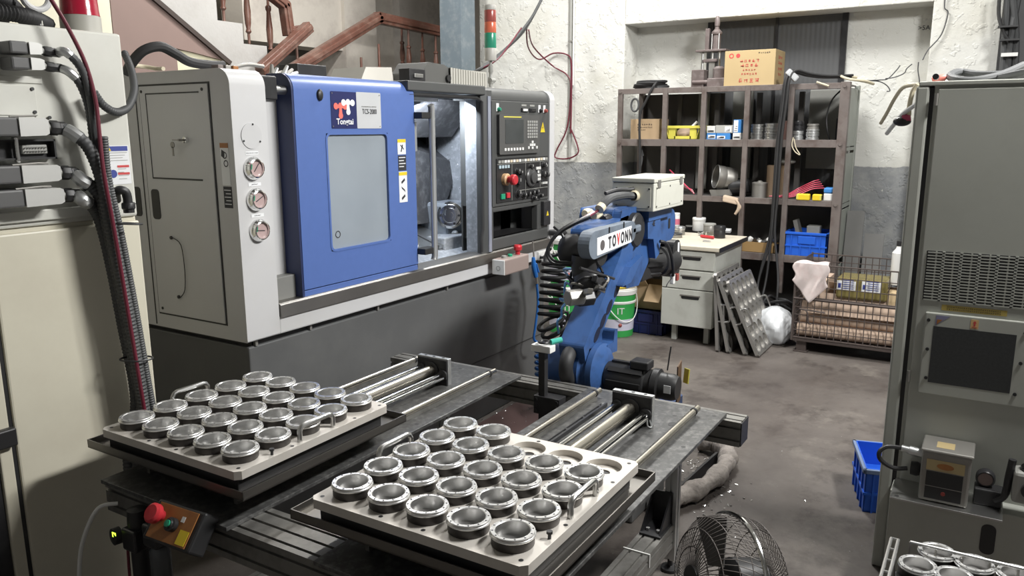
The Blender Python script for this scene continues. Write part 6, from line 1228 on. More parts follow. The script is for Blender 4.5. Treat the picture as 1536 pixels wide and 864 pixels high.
for k in range(9):
    c = V(6.70+rp.uniform(0, 0.14), 1.56+k*0.026, ZB+0.075+rp.uniform(0, 0.03)); obj('metal_piece', MB().lathe([(0, -0.02), (0.018, -0.02), (0.024, 0), (0.018, 0.022), (0, 0.022)], c, (rp.uniform(-1, 1), rp.uniform(-1, 1), rp.uniform(0, 1)), 10), (steel, whp, tin)[k % 3], tr_)
# hook with wire between shelf tiers
wire('cable', [(6.700, 2.722, 1.403), (6.720, 2.751, 1.473), (6.700, 2.733, 1.368), (6.700, 2.761, 1.237)], 0.007, grub, 'short grey cable end with a knob in the left of the lower tier')

# ================================================================ DESK
DX = 5.78
dk = thing('office_desk', 'worn grey steel desk with three drawers by the shelf', 'desk', (6.15, 2.2, 0))
obj('desk_top', box(DX-0.02, 6.52, 1.715, 2.76, 0.738, 0.772), desk_t, dk, 0.006)
obj('edge_strip', MB().box(DX-0.024, 6.524, 1.710, 1.715, 0.735, 0.770), blk, dk, 0.002)
obj('drawer_case', box(DX+0.012, 6.48, 1.750, 2.165, 0.145, 0.738), desk_m, dk, 0.003)
for z0, z1 in ((0.588, 0.728), (0.435, 0.578), (0.140, 0.428)):
    dr = obj('drawer', box(DX-0.006, DX+0.012, 1.753, 2.160, z0, z1), desk_m, dk, 0.004)
    zh = z1-0.055 if z0 > 0.2 else z1-0.06
    obj('pull_recess', MB().prism(rrect(1.86, 2.00, zh-0.012, zh+0.016, 0.010), 'x', DX-0.0075, DX-0.005), blk, dr); obj('pull_lip', MB().prism(rrect(1.85, 2.01, zh+0.012, zh+0.022, 0.004), 'x', DX-0.012, DX-0.005), tin, dr)
obj('foot_frame', MB().box(5.86, 5.90, 1.80, 1.84, 0, 0.145).box(5.86, 5.90, 2.06, 2.10, 0, 0.145).box(6.38, 6.42, 1.80, 1.84, 0, 0.145).box(6.38, 6.42, 2.06, 2.10, 0, 0.145), desk_m, dk, 0.003)
obj('leg_panel', box(DX+0.05, 6.48, 2.72, 2.75, 0.0, 0.738), desk_m, dk, 0.003)
obj('back_panel', box(6.46, 6.48, 2.165, 2.72, 0.25, 0.738), desk_m, dk)
ZD = 0.772
def jar(name, label, p, r, h, m, lidm, cat='jar', lid=0.25, group=None):
    t = thing(name, label, cat, (p[0], p[1], ZD), group)
    obj('body', MB().lathe([(0, 0), (r*0.95, 0), (r, 0.006), (r, h*(1-lid)), (r*0.92, h*(1-lid)+0.006), (0, h*(1-lid)+0.006)], (p[0], p[1], ZD+0.0003), n=22), m, t)
    obj('lid', MB().lathe([(r*1.02, h*(1-lid)), (r*1.04, h*(1-lid)+0.004), (r*1.04, h-0.005), (r*0.98, h), (0, h)], (p[0], p[1], ZD+0.0003), n=22), lidm, t)
    return t
wt = jar('plastic_tub', 'white plastic tub with lid on the desk', (6.672, 2.178, 0.772), 0.055, 0.115, whp, whp, 'tub', 0.22)
jar('metal_can', 'grey metal can beside the white tub', (6.462, 2.017, 0.772), 0.050, 0.095, tin, greyp, 'can', 0.2)
jar('ink_jar', 'black ribbed jar at the right end of the desk', (6.303, 1.884, 0.772), 0.046, 0.10, blk, blkm, 'jar', 0.35)
jar('tape_roll', 'flat dark round dish left of the white tub', (6.775, 2.279, 0.772), 0.050, 0.03, blkm, greyp, 'dish', 0.3)
sc_ = jar('spray_can', 'white spray can with pink label behind the robot', (6.618, 2.364, 0.772), 0.030, 0.15, whp, whp, 'spray can', 0.12)
obj('label_band', MB().lathe([(0.0306, 0.05), (0.0306, 0.10)], (*(6.618, 2.364, 0.772)[:2], ZD), n=20), mat('pink_label', (0.60, 0.16, 0.24), 0.5), sc_)
jar('glass_bowl', 'grey glass jar beside the spray can', (6.337, 2.233, 0.772), 0.045, 0.07, tin, alu, 'jar', 0.4)
jar('tin_dish', 'flat tin dish near the desk front', (6.160, 2.209, 0.772), 0.06, 0.035, tin, blkm, 'dish', 0.3)
mj = thing('tool_pieces', 'small heap of shiny metal tools with a red handle', 'tools', (6.316, 2.021, 0.772))
c = V((6.350, 2.043, 0.772))
for k in range(5): obj('tool', MB().cyl(c+V(0.02*k-0.05, 0.025*(k % 3)-0.03, 0.012), c+V(0.05-0.02*k, 0.05-0.03*k, 0.02+0.006*k), 0.007, n=8), chrome if k % 2 else tin, mj)
obj('red_handle', cyl(V((6.243, 1.986, 0.772))+V(0, 0.03, 0.014), V((6.202, 1.901, 0.772))+V(0, 0, 0.014), 0.012, n=10), red, mj)
obj('clip', MB().obox(V((6.028, 1.900, 0.772))+V(0, 0, 0.006), (0.014, 0, 0), (0, 0.028, 0), (0, 0, 0.006)), alu, mj, 0.002)
solo('paper_scrap', MB().obox(V((6.710, 1.933, 0.772))+V(0, 0, 0.012), (0.02, 0, 0.008), (0, 0.025, 0), (-0.004, 0, 0.012)), whpaper, 'crumpled white paper at the back right desk corner', 'paper', bevel=0.004)

# ================================================================ BUCKETS, BOXES BESIDE THE DESK
def bucket(label, x, y, z, lidded=True, m=grn, group='green buckets', txt='IT'):
    t = thing('paint_bucket', label, 'bucket', (x, y, z), group); r0, r1, h = 0.130, 0.148, 0.385
    f = lambda s_: r0+(r1-r0)*s_
    obj('pail', MB().lathe([(0, 0.0005), (f(0), 0.0005)]+[(f(k/8), h*k/8) for k in range(1, 9)]+[(f(1)-0.006, h), (f(0.9)-0.006, h*0.9), (0, h*0.9)], (x, y, z), n=32), m, t)
    if m is grn:
        obj('white_band', MB().lathe([(f(0.14)+0.001, h*0.14), (f(0.38)+0.001, h*0.38)], (x, y, z), n=32), lav, t)
        obj('white_ridge', MB().lathe([(f(0.70), h*0.70), (f(0.70)+0.007, h*0.715), (f(0.75)+0.007, h*0.75), (f(0.75), h*0.765)], (x, y, z), n=32), whp, t)
        a = math.radians(215); d_ = V(math.cos(a), math.sin(a), 0); sd = V(-d_.y, d_.x, 0)*1
        text('lettering', txt, 0.075, V(x, y, z)+d_*(f(0.55)+0.004)+V(0, 0, h*0.56), V(math.sin(a)*-1, math.cos(a), 0)*-1 if False else V(-math.sin(a), math.cos(a), 0), (0, 0, 1), whp, t)
        obj('red_mark', MB().ball(V(x, y, z)+d_*(f(0.26))+V(0, 0, h*0.26), 0.016, 8, 6), lred, t)
    obj('rim', MB().lathe([(f(0.9), h*0.89), (f(0.9)+0.009, h*0.90), (f(1)+0.009, h*0.985), (f(1)+0.004, h), (f(1)-0.004, h)], (x, y, z), n=32), whp if m is grn else m, t)
    if lidded: obj('lid', MB().lathe([(f(1)+0.006, h-0.012), (f(1)+0.006, h+0.006), (f(1)-0.012, h+0.006), (f(1)-0.018, h-0.002), (0, h-0.002)], (x, y, z), n=32), whp, t)
    # wire bail hanging on the near side
    hp = []
    for k in range(13):
        t_ = math.radians(-10+200*k/12-90); hp.append(V(x, y, z+h*0.86)+V(-0.2, -1, 0).normalized()*0+V(math.cos(math.radians(235+ (k-6)*13))*(r1+0.012), math.sin(math.radians(235+(k-6)*13))*(r1+0.012), -0.20*math.sin(PI*k/12)))
    obj('bail', tube(hp, 0.004, 6, 3), whp, t)
    return t
bp0 = (5.798, 2.543, 0.000)
bucket('green bucket on the floor behind the robot with a yellow pail on top', bp0[0], bp0[1], 0.0, True, grn, None, 'IT')
yp = thing('yellow_pail', 'yellow plastic pail standing on the green bucket behind the robot', 'pail', (bp0[0]+0.02, bp0[1]+0.02, 0.392))
obj('pail', MB().lathe([(0, 0.001), (0.115, 0.001), (0.145, 0.33), (0.150, 0.33), (0.150, 0.345), (0.140, 0.345), (0.112, 0.01), (0, 0.01)], (bp0[0]+0.02, bp0[1]+0.02, 0.391), n=30), yel, yp)
obj('print_band', MB().lathe([(0.1285, 0.14), (0.135, 0.21)], (bp0[0]+0.02, bp0[1]+0.02, 0.391), n=30), yelb, yp)
g0 = (5.681, 2.955, 0.000)
bucket('lower green bucket of the stack behind the coiled hose', g0[0], g0[1], 0.0, True, grn, None)
bucket('upper green bucket of the stack behind the coiled hose', g0[0]+0.01, g0[1], 0.392, True, grn, None)
g1_ = (6.143, 2.959, 0.000)
bucket('green bucket half hidden behind the robot wrist', g1_[0], g1_[1]+0.02, 0.0, True, grn, None)
nv = make_crate('plastic_crate', 'dark navy plastic crate on the floor under the desk', 5.90, 6.28, 2.19, 2.50, 0.0, 0.20, navyc)
ob = thing('open_carton', 'open brown carton with raised flaps on the navy crate', 'box', (6.1, 2.33, 0.2))
obj('carton', MB().box(5.93, 6.22, 2.20, 2.47, 0.2005, 0.206).box(5.93, 5.936, 2.20, 2.47, 0.2005, 0.40).box(6.214, 6.22, 2.20, 2.47, 0.2005, 0.40).box(5.93, 6.22, 2.20, 2.206, 0.2005, 0.40).box(5.93, 6.22, 2.464, 2.47, 0.2005, 0.40), card, ob)
obj('flap', MB().obox((5.87, 2.26, 0.35), (0.055, 0, 0.06), (0, 0.065, 0), (0.003, 0, -0.003)), card, ob); obj('flap', MB().obox((5.89, 2.40, 0.43), (0.045, 0, -0.035), (0, 0.065, 0), (0.002, 0, 0.003)), card, ob)
obj('flap', MB().obox((6.07, 2.19, 0.43), (0.14, 0, 0), (0, -0.02, 0.05), (0, 0.003, 0.001)), card, ob)
# leaning spare trays
ALLH = {(i, j) for i in range(5) for j in range(5)}
stm = mat('spare_tray_steel', (0.40, 0.39, 0.37), 0.42, 0.7, var=0.15, scale=9)
proto = None
for k, (yb, yt, lab) in enumerate(((1.372, 1.622, 'front leaning tray plate with all pockets empty'), (1.462, 1.690, 'second leaning tray plate behind the front one'), (1.590, 1.722, 'third leaning tray plate close to the desk'), (1.672, 1.715, 'innermost tray plate standing almost upright against the desk'))):
    s_ = (yt-yb)/0.594; ph_ = math.asin(s_); th = PI/2-ph_
    R3 = Matrix.Rotation(th, 4, 'X') @ Matrix.Rotation(PI/2, 4, 'Z')
    cen = V(5.968, yb, 0.0)+V(0, math.sin(ph_), math.cos(ph_))*0.297+V(0, -math.cos(ph_), math.sin(ph_))*0.012+V(0, 0, 0.023*math.sin(ph_)*0.55)
    if proto is None:
        proto = make_tray(lab, (0, 0, 0), ALLH, 'spare tray plates leaning on the desk', stm); o = proto
        o.location = cen; o.rotation_euler = R3.to_euler()
    else: o = dup(proto, cen, 0, lab, rot=R3.to_euler())
# white bag and cable heap
bg = MB(); n1, n2 = 26, 16; vs = []; rb2 = random.Random(4)
for j in range(n2+1):
    t = j/n2; z = 0.29*t; r_ = 0.155*math.sin(PI*min(1, 0.14+0.80*t))**0.6*(1.0 if t < 0.9 else 0.7)
    for i in range(n1):
        a = 2*PI*i/n1; q = 1+0.09*math.sin(5*a+7*t)+0.07*math.sin(9*a-11*t)+rb2.uniform(-0.03, 0.03); vs.append((6.17+r_*q*math.cos(a), 1.375+r_*q*0.95*math.sin(a), z))
bg.add(vs, [(j*n1+i, j*n1+(i+1) % n1, (j+1)*n1+(i+1) % n1, (j+1)*n1+i) for j in range(n2) for i in range(n1)]+[tuple(range(n2*n1, n2*n1+n1)), tuple(range(n1))[::-1]], True)
b_ = solo('plastic_bag', bg, bagm, 'bulging white plastic bag on the floor beside the cage', 'bag')
sm_ = b_.modifiers.new('smooth', 'SUBSURF'); sm_.levels = 1; sm_.render_levels = 1
for k, (cx, cy, r_, lab) in enumerate(((6.42, 1.58, 0.17, 'largest'), (6.40, 1.50, 0.13, 'middle'), (6.45, 1.40, 0.15, 'rightmost'))):
    P_ = []
    for i in range(4*14):
        a = 2*PI*i/14; q = r_*(0.8+0.2*math.sin(i*0.9+k)); P_.append((cx+q*0.9*math.cos(a), cy+q*1.15*math.sin(a), 0.02+0.055*k+0.05*(i//14)+0.02*math.sin(i*1.3)))
    wire('cable_heap', P_, 0.013, rub, lab+' coil of black cable heaped on the floor under the shelf', sub=3, n=7, group='cable heap')

# ================================================================ CAGE
KX, KY0, KY1, KX1 = 5.98, 0.32, 1.205, 6.56
cg = thing('wire_cage', 'brown wire mesh pallet cage holding cardboard near the back wall', 'cage', (6.27, 0.76, 0))
cm = mat('brown_grey_wire', (0.105, 0.085, 0.078), 0.5, 0.4, var=0.2)
obj('base_frame', MB().box(KX, KX1, KY0, KY1, 0.085, 0.112), cm, cg, 0.004)
for x in (KX+0.03, KX1-0.06):
    for y in (KY1-0.10, KY0+0.06): obj('foot', MB().box(x, x+0.045, y, y+0.07, 0.0, 0.085).box(x-0.02, x+0.065, y-0.015, y+0.085, 0.0, 0.01), cm, cg, 0.003)
def mesh_panel(name, fixed, a0, a1, z0, z1, axis, na, nz, r=0.0036):
    mb = MB()
    for k in range(na+1):
        a = a0+(a1-a0)*k/na; p = (fixed, a, z0) if axis == 'y' else (a, fixed, z0); q = (p[0], p[1], z1); mb.tube([p, q], r, 5)
    for k in range(nz+1):
        z = z0+(z1-z0)*k/nz; p = (fixed, a0, z) if axis == 'y' else (a0, fixed, z); q = (fixed, a1, z) if axis == 'y' else (a1, fixed, z); mb.tube([p, q], r*(1.6 if k in (0, nz) else 1), 5)
    return obj(name, mb, cm, cg)
mesh_panel('front_lower_mesh', KX, KY0, KY1, 0.115, 0.405, 'y', 18, 5)
mesh_panel('front_upper_mesh', KX+0.006, KY0, KY1-0.12, 0.42, 0.665, 'y', 15, 3)
mesh_panel('back_mesh', KX1, KY0, KY1, 0.115, 0.665, 'y', 18, 10)
mesh_panel('left_mesh', KY1, KX, KX1, 0.115, 0.665, 'x', 12, 10)
mesh_panel('right_mesh', KY0, KX, KX1, 0.115, 0.665, 'x', 12, 10)
for x in (KX, KX1): obj('corner_post', cyl((x, KY1, 0.09), (x, KY1, 0.675), 0.008, n=8), cm, cg)
obj('front_hinge_bar', cyl((KX-0.006, KY0, 0.412), (KX-0.006, KY1, 0.412), 0.007, n=8), cm, cg)
obj('latch', MB().tube([(KX-0.01, 1.12, 0.33), (KX-0.02, 1.10, 0.31), (KX-0.02, 1.09, 0.24), (KX-0.01, 1.07, 0.23)], 0.006, 6, 3).tube([(KX-0.01, 1.16, 0.335), (KX-0.015, 0.98, 0.325)], 0.006, 6), cm, cg)
for k, (x, z, r_) in enumerate(((6.06, 0.165, 0.05), (6.17, 0.165, 0.05), (6.28, 0.165, 0.05), (6.39, 0.165, 0.05), (6.11, 0.250, 0.045), (6.22, 0.250, 0.045))):
    t = thing('cardboard_tube', ['front bottom', 'second bottom', 'third bottom', 'rear bottom', 'front upper', 'rear upper'][k]+' cardboard tube lying in the wire cage', 'tube', (x, 0.76, z-r_), 'cardboard tubes in the cage')
    obj('tube', MB().lathe([(r_-0.006, 0), (r_, 0), (r_, 0.84), (r_-0.006, 0.84), (r_-0.006, 0)], (x, 0.34, z), (0, 1, 0), 22), cardp, t)
for k, (x, tl, lab) in enumerate(((6.02, 0.10, 'front cardboard sheet leaning inside the cage mesh'), (6.33, -0.30, 'rear cardboard sheet leaning across the cage'))):
    solo('cardboard_sheet', MB().obox((x+0.04, 0.76, 0.39 if k else 0.375), (0.003, 0, 0), (0, 0.40, 0), (tl*0.3, 0, 0.075 if k == 0 else 0.11)), cardp, lab, 'cardboard')
solo('cardboard_box', box(6.14, 6.50, 1.02, 1.17, 0.30, 0.53), cardp, 'low cardboard box under the rag in the cage', 'box', bevel=0.004)
pk = thing('wrapped_package', 'amber film wrapped package with two white labels in the cage', 'package', (6.12, 0.76, 0.46))
pa, pb = (6.050, 0.932, 0.560), (6.050, 0.591, 0.449)
obj('package', box(6.05, 6.30, pb[1], pa[1], pb[2]-0.02, pa[2]+0.02), tapey, pk, 0.015)
for q0, q1 in (((6.048, 0.927, 0.560), (6.048, 0.800, 0.490)), ((6.048, 0.761, 0.567), (6.048, 0.633, 0.493))):
    lb = obj('label', box(6.0475, 6.049, q1[1], q0[1], q1[2], q0[2]), whpaper, pk)
    for k in range(5): obj('print_line', box(6.0468, 6.0476, q1[1]+0.015, q0[1]-0.03-0.01*(k % 2), q1[2]+0.012+k*0.015, q1[2]+0.017+k*0.015), blueink, lb)
    obj('stamp', box(6.0468, 6.0476, q0[1]-0.027, q0[1]-0.008, q1[2]+0.015, q1[2]+0.05), blueink, lb)
solo('wood_block', box(6.06, 6.2, (6.060, 0.521, 0.526)[1], (6.060, 0.589, 0.519)[1], 0.40, 0.50), mat('pale_wood', (0.58, 0.44, 0.26), 0.7), 'pale wooden block at the right of the wrapped package', 'block', bevel=0.003)
wb = thing('white_bottle', 'white plastic bottle half hidden by the right cabinet', 'bottle', (6.2, 0.50, 0.5))
wbp = (6.200, 0.556, 0.669); obj('body', MB().lathe([(0, -0.13), (0.04, -0.13), (0.042, -0.12), (0.042, 0.10), (0.02, 0.13), (0.015, 0.15), (0, 0.15)], wbp, n=18), whp, wb); obj('cap', MB().lathe([(0.018, 0.15), (0.018, 0.185), (0, 0.19)], wbp, n=12), blk, wb)
# rag over the cage corner
rgm = MB(); nu, nv_ = 22, 20; vs = []
for j in range(nv_+1):
    for i in range(nu+1):
        u_, v_ = i/nu, j/nv_; y = 1.215-0.235*u_; drop = 0.03+0.26*(1-abs(u_-0.55)*1.15)
        s_ = v_*1.25-0.25
        if s_ < 0: x = KX+0.02-s_*0.35; z = 0.674+0.006*math.sin(9*u_+3*v_)
        else: x = KX-0.016-0.014*math.sin(10*u_+2*s_)*s_-0.004*math.sin(23*u_+5*s_); z = 0.674-drop*s_
        vs.append((x, y+0.012*math.sin(7*s_+3*u_), z))
rgm.add(vs, [(j*(nu+1)+i, j*(nu+1)+i+1, (j+1)*(nu+1)+i+1, (j+1)*(nu+1)+i) for j in range(nv_) for i in range(nu)], True)
rg2 = solo('rag', rgm, cloth, 'pale pink rag hanging over the cage corner', 'rag'); so_ = rg2.modifiers.new('thickness', 'SOLIDIFY'); so_.thickness = 0.004
# grey boards leaning behind the cage
for k, (y0, y1, z1, lab) in enumerate(((0.90, 1.03, 0.98, 'narrow dark grey board leaning on the wall behind the cage'), (0.74, 0.885, 0.80, 'shorter grey board leaning on the wall behind the cage'))):
    solo('leaning_board', MB().obox((6.90, (y0+y1)/2, z1/2), (0.006, 0, 0), (0, (y1-y0)/2, 0), (0.075, 0, z1/2)), mat('dull_grey_board', (0.17, 0.17, 0.165), 0.6, var=0.2), lab, 'board')
# hoses on the right wall
wire('cream_hose', [(3.200, 0.278, 1.796), (3.300, 0.332, 1.792), (3.400, 0.369, 1.755), (3.500, 0.403, 1.703), (3.550, 0.428, 1.664)], 0.007, wirew, 'cream hose sticking out left from the right cabinet top', 'hose')
hs = thing('hose_valve', 'cream hose with red squeeze valve beside the right cabinet', 'hose', (3.200, 0.297, 1.674))
obj('hose', tube([(3.200, 0.278, 1.796), (3.200, 0.291, 1.771), (3.200, 0.297, 1.725), (3.200, 0.296, 1.688)], 0.008, 8, 5), wirew, hs)
obj('valve', MB().lathe([(0, 0), (0.012, 0), (0.017, 0.012), (0.015, 0.026), (0, 0.032)], (3.200, 0.289, 1.681), (0, 1, -0.2), 14), mat('magenta_red', (0.42, 0.05, 0.12), 0.4), hs)
obj('bulb', MB().ball((3.200, 0.316, 1.669), 0.019, 14, 10, 1, 1.6, 0.9), blkm, hs)
wire('cream_hose', [(3.150, 0.270, 1.728), (3.200, 0.314, 1.697), (3.250, 0.349, 1.656), (3.300, 0.374, 1.626)], 0.008, whp, 'straight pale hose below the red squeeze valve', 'hose')
for k, pts in enumerate(([(6.900, 0.959, 2.005), (6.950, 0.870, 2.010), (6.960, 0.815, 2.019), (6.970, 0.760, 2.082), (6.980, 0.740, 2.117)], [(6.920, 0.972, 2.007), (6.950, 0.879, 2.000), (6.950, 0.819, 1.968), (6.950, 0.792, 1.927), (6.950, 0.815, 1.922)], [(6.950, 0.832, 2.019), (6.950, 0.767, 2.027), (6.960, 0.705, 2.055), (6.970, 0.690, 2.090), (6.980, 0.657, 2.123)], [(6.980, 0.612, 2.587), (6.970, 0.611, 2.490), (6.970, 0.619, 2.322), (6.900, 0.560, 2.230), (6.900, 0.588, 2.135), (6.900, 0.600, 2.169)], [(6.980, 0.476, 2.600), (6.980, 0.472, 2.519), (6.980, 0.447, 2.479), (6.980, 0.477, 2.329), (6.970, 0.556, 2.221), (6.950, 0.584, 2.148)])):
    if k == 3: continue
    wire('wall_wire', pts, 0.0042, grub, ['grey wire forking up the wall right of the shelf', 'grey wire with hooked end right of the shelf', 'bent grey wire on the wall above the cage', '', 'thin grey wire zigzagging down the white pier'][k])
wire('wall_wire', [(6.900, 0.606, 2.131), (6.900, 0.605, 2.072), (6.900, 0.589, 1.998), (6.900, 0.585, 1.949)], 0.0042, grub, 'short upright wire behind the right cabinet corner')
text_o = text('wall_scribble', '>5A', 0.05, (7.298, 0.625, 2.418), (0, -1, 0), (0, 0, 1), ink); tag(text_o, 'small dark handwritten mark on the recess wall', 'writing')

# ================================================================ HOSES BETWEEN MACHINE AND ROBOT, FLOOR THINGS
ag = thing('air_gun', 'blue air blow gun hanging from the machine edge', 'air gun', (4.13, 2.33, 0.7))
gx = 4.125
obj('nozzle', cyl((4.030, 2.320, 0.992), (4.046, 2.320, 0.886), 0.005, n=8), tin, ag)
obj('body', tube([(4.038, 2.320, 0.895), (4.046, 2.320, 0.837), (4.071, 2.320, 0.772)], 0.015, 10, 4, rs=[0.010, 0.016, 0.014]), bluew, ag)
obj('trigger', MB().obox((4.069, 2.310, 0.827), (0.016, 0, -0.03), (0, 0.006, 0), (0.004, 0, 0.002)), bluew, ag, 0.003)
obj('coupling', cyl((4.071, 2.320, 0.772), (4.079, 2.320, 0.730), 0.011, n=8), steel, ag)
obj('hose', tube([(4.079, 2.320, 0.730), (4.096, 2.320, 0.603), (4.064, 2.320, 0.463), (4.048, 2.320, 0.391), (4.071, 2.300, 0.364), (4.102, 2.280, 0.372)], 0.008, 8, 6), bluew, ag)
sb_ = thing('push_button_box', 'grey push button box with red mushroom button on the machine edge', 'control box', (4.0, 2.36, 0.9))
bq = V((3.789, 2.330, 0.906))
obj('enclosure', box(bq.x-0.125, bq.x+0.14, 2.285, 2.37, 0.845, 0.935), mat('rusty_grey_box', (0.28, 0.22, 0.20), 0.5, var=0.1), sb_, 0.008)
obj('end_face', box(bq.x-0.130, bq.x-0.123, 2.287, 2.368, 0.848, 0.932), whp, sb_, 0.003)
obj('end_ring', MB().lathe([(0.014, 0.002), (0.010, 0.002)], (bq.x-0.130, 2.327, 0.885), (-1, 0, 0), 14), greyp, sb_)
obj('mushroom_button', MB().lathe([(0.014, 0), (0.014, 0.02), (0.024, 0.026), (0.026, 0.045), (0.02, 0.055), (0, 0.056)], (bq.x+0.085, 2.33, 0.935), (0, 0, 1), 18), red, sb_)
for k in range(2): obj('push_button', MB().lathe([(0.014, 0), (0.014, 0.012), (0.010, 0.014), (0, 0.014)], (bq.x-0.065+k*0.065, 2.33, 0.935), (0, 0, 1), 14), (greyp, grnb)[k], sb_)
mr = thing('hose_manifold', 'small row of black fittings on the machine corner', 'fittings', (4.3, 2.33, 0.86))
obj('plate', box(4.22, 4.40, 2.385, 2.399, 0.845, 0.895), whp, mr)
for k in range(4): obj('fitting', cyl((4.24+k*0.04, 2.385, 0.86), (4.24+k*0.04, 2.33, 0.865), 0.009, n=8), blk, mr)
# black spiral cable
P_ = helix((3.943, 2.120, 0.898), (3.892, 2.120, 0.574), 0.070, 8, 16)
P_ += helix((3.892, 2.120, 0.566), (3.958, 2.080, 0.429), 0.085, 3, 16)[1:]
wire('spiral_cable', P_, 0.011, rub, 'black spiral cable hanging at the machine corner', 'cable', sub=2)
fan_pts = []
cen = V((3.925, 2.050, 0.469))
for k in range(11):
    a = math.radians(-120+k*21); e = cen+V(0.52*math.cos(a)*0.16, -0.85*math.cos(a)*0.16, math.sin(a)*0.13)
    o_ = V(0.52, -0.85, 0)*(0.022*math.sin(a))+V(0, 0, -0.022*math.cos(a))
    fan_pts += [cen+o_*0.3, e+o_, e*1.0+(e-cen)*0.12, e-o_, cen-o_*0.3]
wire('spiral_cable', fan_pts, 0.009, rub, 'fan of black cable loops below the spiral cable', 'cable', sub=4, n=7)
wire('spiral_hose', [(4.011, 2.280, 0.381)]+helix((3.958, 2.200, 0.372), (3.978, 2.200, 0.042), 0.052, 9, 14), 0.009, bluew, 'blue spiral air hose behind the sensor post', 'hose', sub=2)
wire('spiral_hose', helix((3.861, 2.050, 0.405), (3.858, 2.050, 0.105), 0.035, 8, 14), 0.008, rub, 'small black spiral hose right of the sensor post', 'hose', sub=2)
wire('air_line', [(2.929, 1.470, 1.069), (3.439, 1.800, 0.961), (3.685, 1.900, 0.875), (3.709, 1.900, 0.823), (3.647, 1.900, 0.848), (3.634, 1.900, 0.757), (3.588, 1.900, 0.773), (3.665, 1.900, 0.744), (3.612, 1.900, 0.718), (3.605, 1.900, 0.672), (3.561, 1.900, 0.656), (3.577, 1.900, 0.588)], 0.006, ltbluew, 'light blue air line dangling beside the robot wrist', 'hose')
wire('floor_cable', [(4.216, 2.300, 0.930), (4.202, 2.320, 0.897), (4.186, 2.320, 0.849), (4.181, 2.280, 0.829), (4.151, 2.200, 0.848), (4.202, 2.200, 0.886), (4.261, 2.250, 0.919)], 0.012, blk, 'thick black cable looping off the machine corner')
# oil sock on the floor
sk_ = [(3.029, 1.122, 0.050), (3.163, 1.059, 0.050), (3.338, 1.001, 0.050), (3.542, 0.985, 0.050), (3.717, 1.014, 0.050), (3.810, 1.089, 0.050), (3.812, 1.189, 0.050)]
so2 = MB(); P2, _ = smooth_path([V(p) for p in sk_], 10); rs_ = random.Random(2)
so2.tube(P2, 0.05, 14, 0, False, True, [0.041+0.004*math.sin(i*0.55)+0.003*math.sin(i*1.9)+rs_.uniform(-0.005, 0.005) for i in range(len(P2))])
solo('absorbent_sock', so2, sock, 'dirty white absorbent sock lying on the floor under the table', 'sock')
solo('floor_strip', MB().obox(V((3.421, 1.084, 0.030))+V(0, 0, 0.0), V((3.567, 1.073, 0.030))-V((3.284, 1.091, 0.030))-V(0, 0, 0), (0, 0.006, 0), (0, 0, 0.028)), blkm, 'dark metal strip standing beside the absorbent sock', 'strip')
# scattered chips on the floor
ch = MB(); rc = random.Random(9)
def chips(n, c, sx, sy, smin=0.003, smax=0.012):
    for _ in range(n):
        p = V(rc.gauss(c[0], sx), rc.gauss(c[1], sy), rc.uniform(0.001, 0.006)); a = rc.uniform(0, 2*PI); L = rc.uniform(smin, smax)
        d = V(math.cos(a), math.sin(a), rc.uniform(-0.3, 0.5))*L; e = V(-math.sin(a), math.cos(a), 0.2)*L*rc.uniform(0.15, 0.5)
        if p.z-abs(d.z) < 0: p.z = abs(d.z)+0.001
        ch.add([p-d, p+e, p+d, p-e], [(0, 1, 2, 3)])
chips(260, (3.667, 2.282, 0.000), 0.28, 0.12); chips(170, (3.283, 1.043, 0.000), 0.14, 0.09); chips(120, (3.599, 1.150, 0.000), 0.14, 0.06)
chips(90, (4.2, 1.3, 0), 0.8, 0.5, 0.0015, 0.0035); chips(60, (3.2, 0.8, 0), 0.6, 0.4, 0.0015, 0.0035); chips(60, (5.4, 1.4, 0), 0.4, 0.4, 0.0015, 0.004)
cho = obj('metal_chips', ch, chip); cho['kind'] = 'stuff'; cho['label'] = 'shiny metal chips scattered on the floor'; cho['category'] = 'chips'
solo('drip_tray', MB().prism([(3.15, 1.95), (3.9, 1.95), (4.0, 2.38), (3.2, 2.38)], 'z', 0.0, 0.006), mat('reddish_oil_tray', (0.09, 0.055, 0.052), 0.35, var=0.3), 'reddish oily sheet on the floor between table and machine', 'sheet')

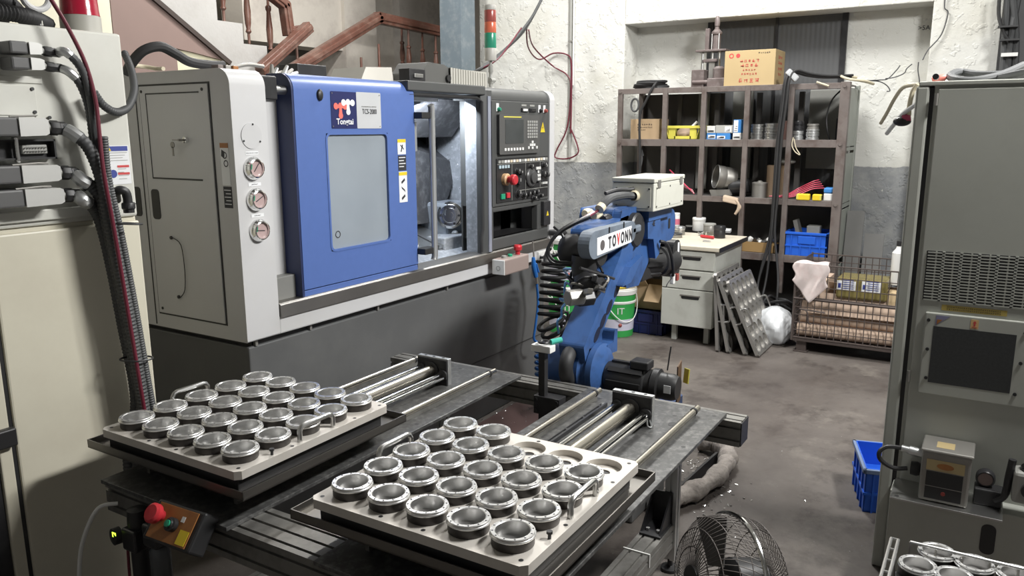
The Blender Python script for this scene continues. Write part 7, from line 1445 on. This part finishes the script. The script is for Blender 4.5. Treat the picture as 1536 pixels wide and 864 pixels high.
# ================================================================ FLOOR FAN
fc_ = V((2.294, 0.600, 0.250)); fan = thing('floor_fan', 'black wire cage floor fan with chrome rim handle at the bottom', 'fan', (fc_.x, fc_.y, 0))
lft = V(-0.5216, 0.8532, 0); twd = V(-0.8532, -0.5216, 0)
ax = (lft*math.cos(0.24)+twd*math.sin(0.24)+V(0, 0, 0.16)).normalized(); upv = (V(0, 0, 1)-ax*ax.z).normalized(); vv = ax.cross(upv)
FR = 0.20; fcn = V(fc_.x, fc_.y, 0.245)
fm = mat('dusty_black_wire', (0.12, 0.108, 0.10), 0.5, 0.3, var=0.3)
def ringpt(r, h, a): return fcn+ax*h+(upv*math.cos(a)+vv*math.sin(a))*r
prof = [(FR, 0.0), (FR*1.0, 0.035), (FR*0.95, 0.075), (FR*0.78, 0.11), (FR*0.5, 0.128), (FR*0.22, 0.132)]
for sgn, nm in ((1, 'front_grille'), (-1, 'rear_grille')):
    g = MB()
    for k in range(64):
        a0_ = 2*PI*k/64; g.tube([ringpt(r, sgn*h, a0_+i*0.075*sgn) for i, (r, h) in enumerate(prof)], 0.0014, 5)
    for r, h in prof[1:]: g.tube([ringpt(r, sgn*h, 2*PI*k/40) for k in range(40)], 0.0016, 5, 0, True)
    obj(nm, g, fm, fan)
obj('badge', MB().lathe([(0, 0.004), (FR*0.22, 0.004), (FR*0.22, -0.004), (0, -0.004)], fcn+ax*0.134, ax, 24), blk, fan)
obj('rim_band', tube([ringpt(FR+0.006, 0, 2*PI*k/48) for k in range(48)], 0.0075, 10, 0, True), chrome, fan)
obj('rim_clip', MB().obox(ringpt(FR+0.008, 0, math.radians(-62)), ax*0.016, upv*0.018, vv*0.008), alu, fan, 0.003)
mo = obj('motor', MB().lathe([(0, -0.12), (0.05, -0.12), (0.07, -0.10), (0.07, 0.0), (0.04, 0.02), (0, 0.02)], fcn-ax*0.005, ax, 24), blk, fan)
for k in range(3):
    a = 2*PI*k/3+0.4; e = upv*math.cos(a)+vv*math.sin(a); f_ = ax.cross(e)
    obj('blade', MB().add([fcn+ax*0.03+e*0.04-f_*0.02, fcn+ax*0.055+e*0.04+f_*0.03, fcn+ax*0.065+e*0.185+f_*0.085, fcn+ax*0.02+e*0.19-f_*0.03, fcn+ax*0.033+e*0.04-f_*0.02, fcn+ax*0.058+e*0.04+f_*0.03, fcn+ax*0.068+e*0.185+f_*0.085, fcn+ax*0.023+e*0.19-f_*0.03], [(0, 1, 2, 3), (7, 6, 5, 4), (0, 4, 5, 1), (1, 5, 6, 2), (2, 6, 7, 3), (3, 7, 4, 0)]), mat('grey_blade', (0.13, 0.125, 0.12), 0.4), mo)
obj('stand', tube([fcn+vv*(FR+0.01), fcn+vv*(FR+0.02)-V(0, 0, 0.235), fcn-vv*(FR+0.02)-V(0, 0, 0.235), fcn-vv*(FR+0.01)], 0.010, 10), blkm, fan)
def kill(o):
    for c in list(o.children): kill(c)
    bpy.data.objects.remove(o)
kill(RING)
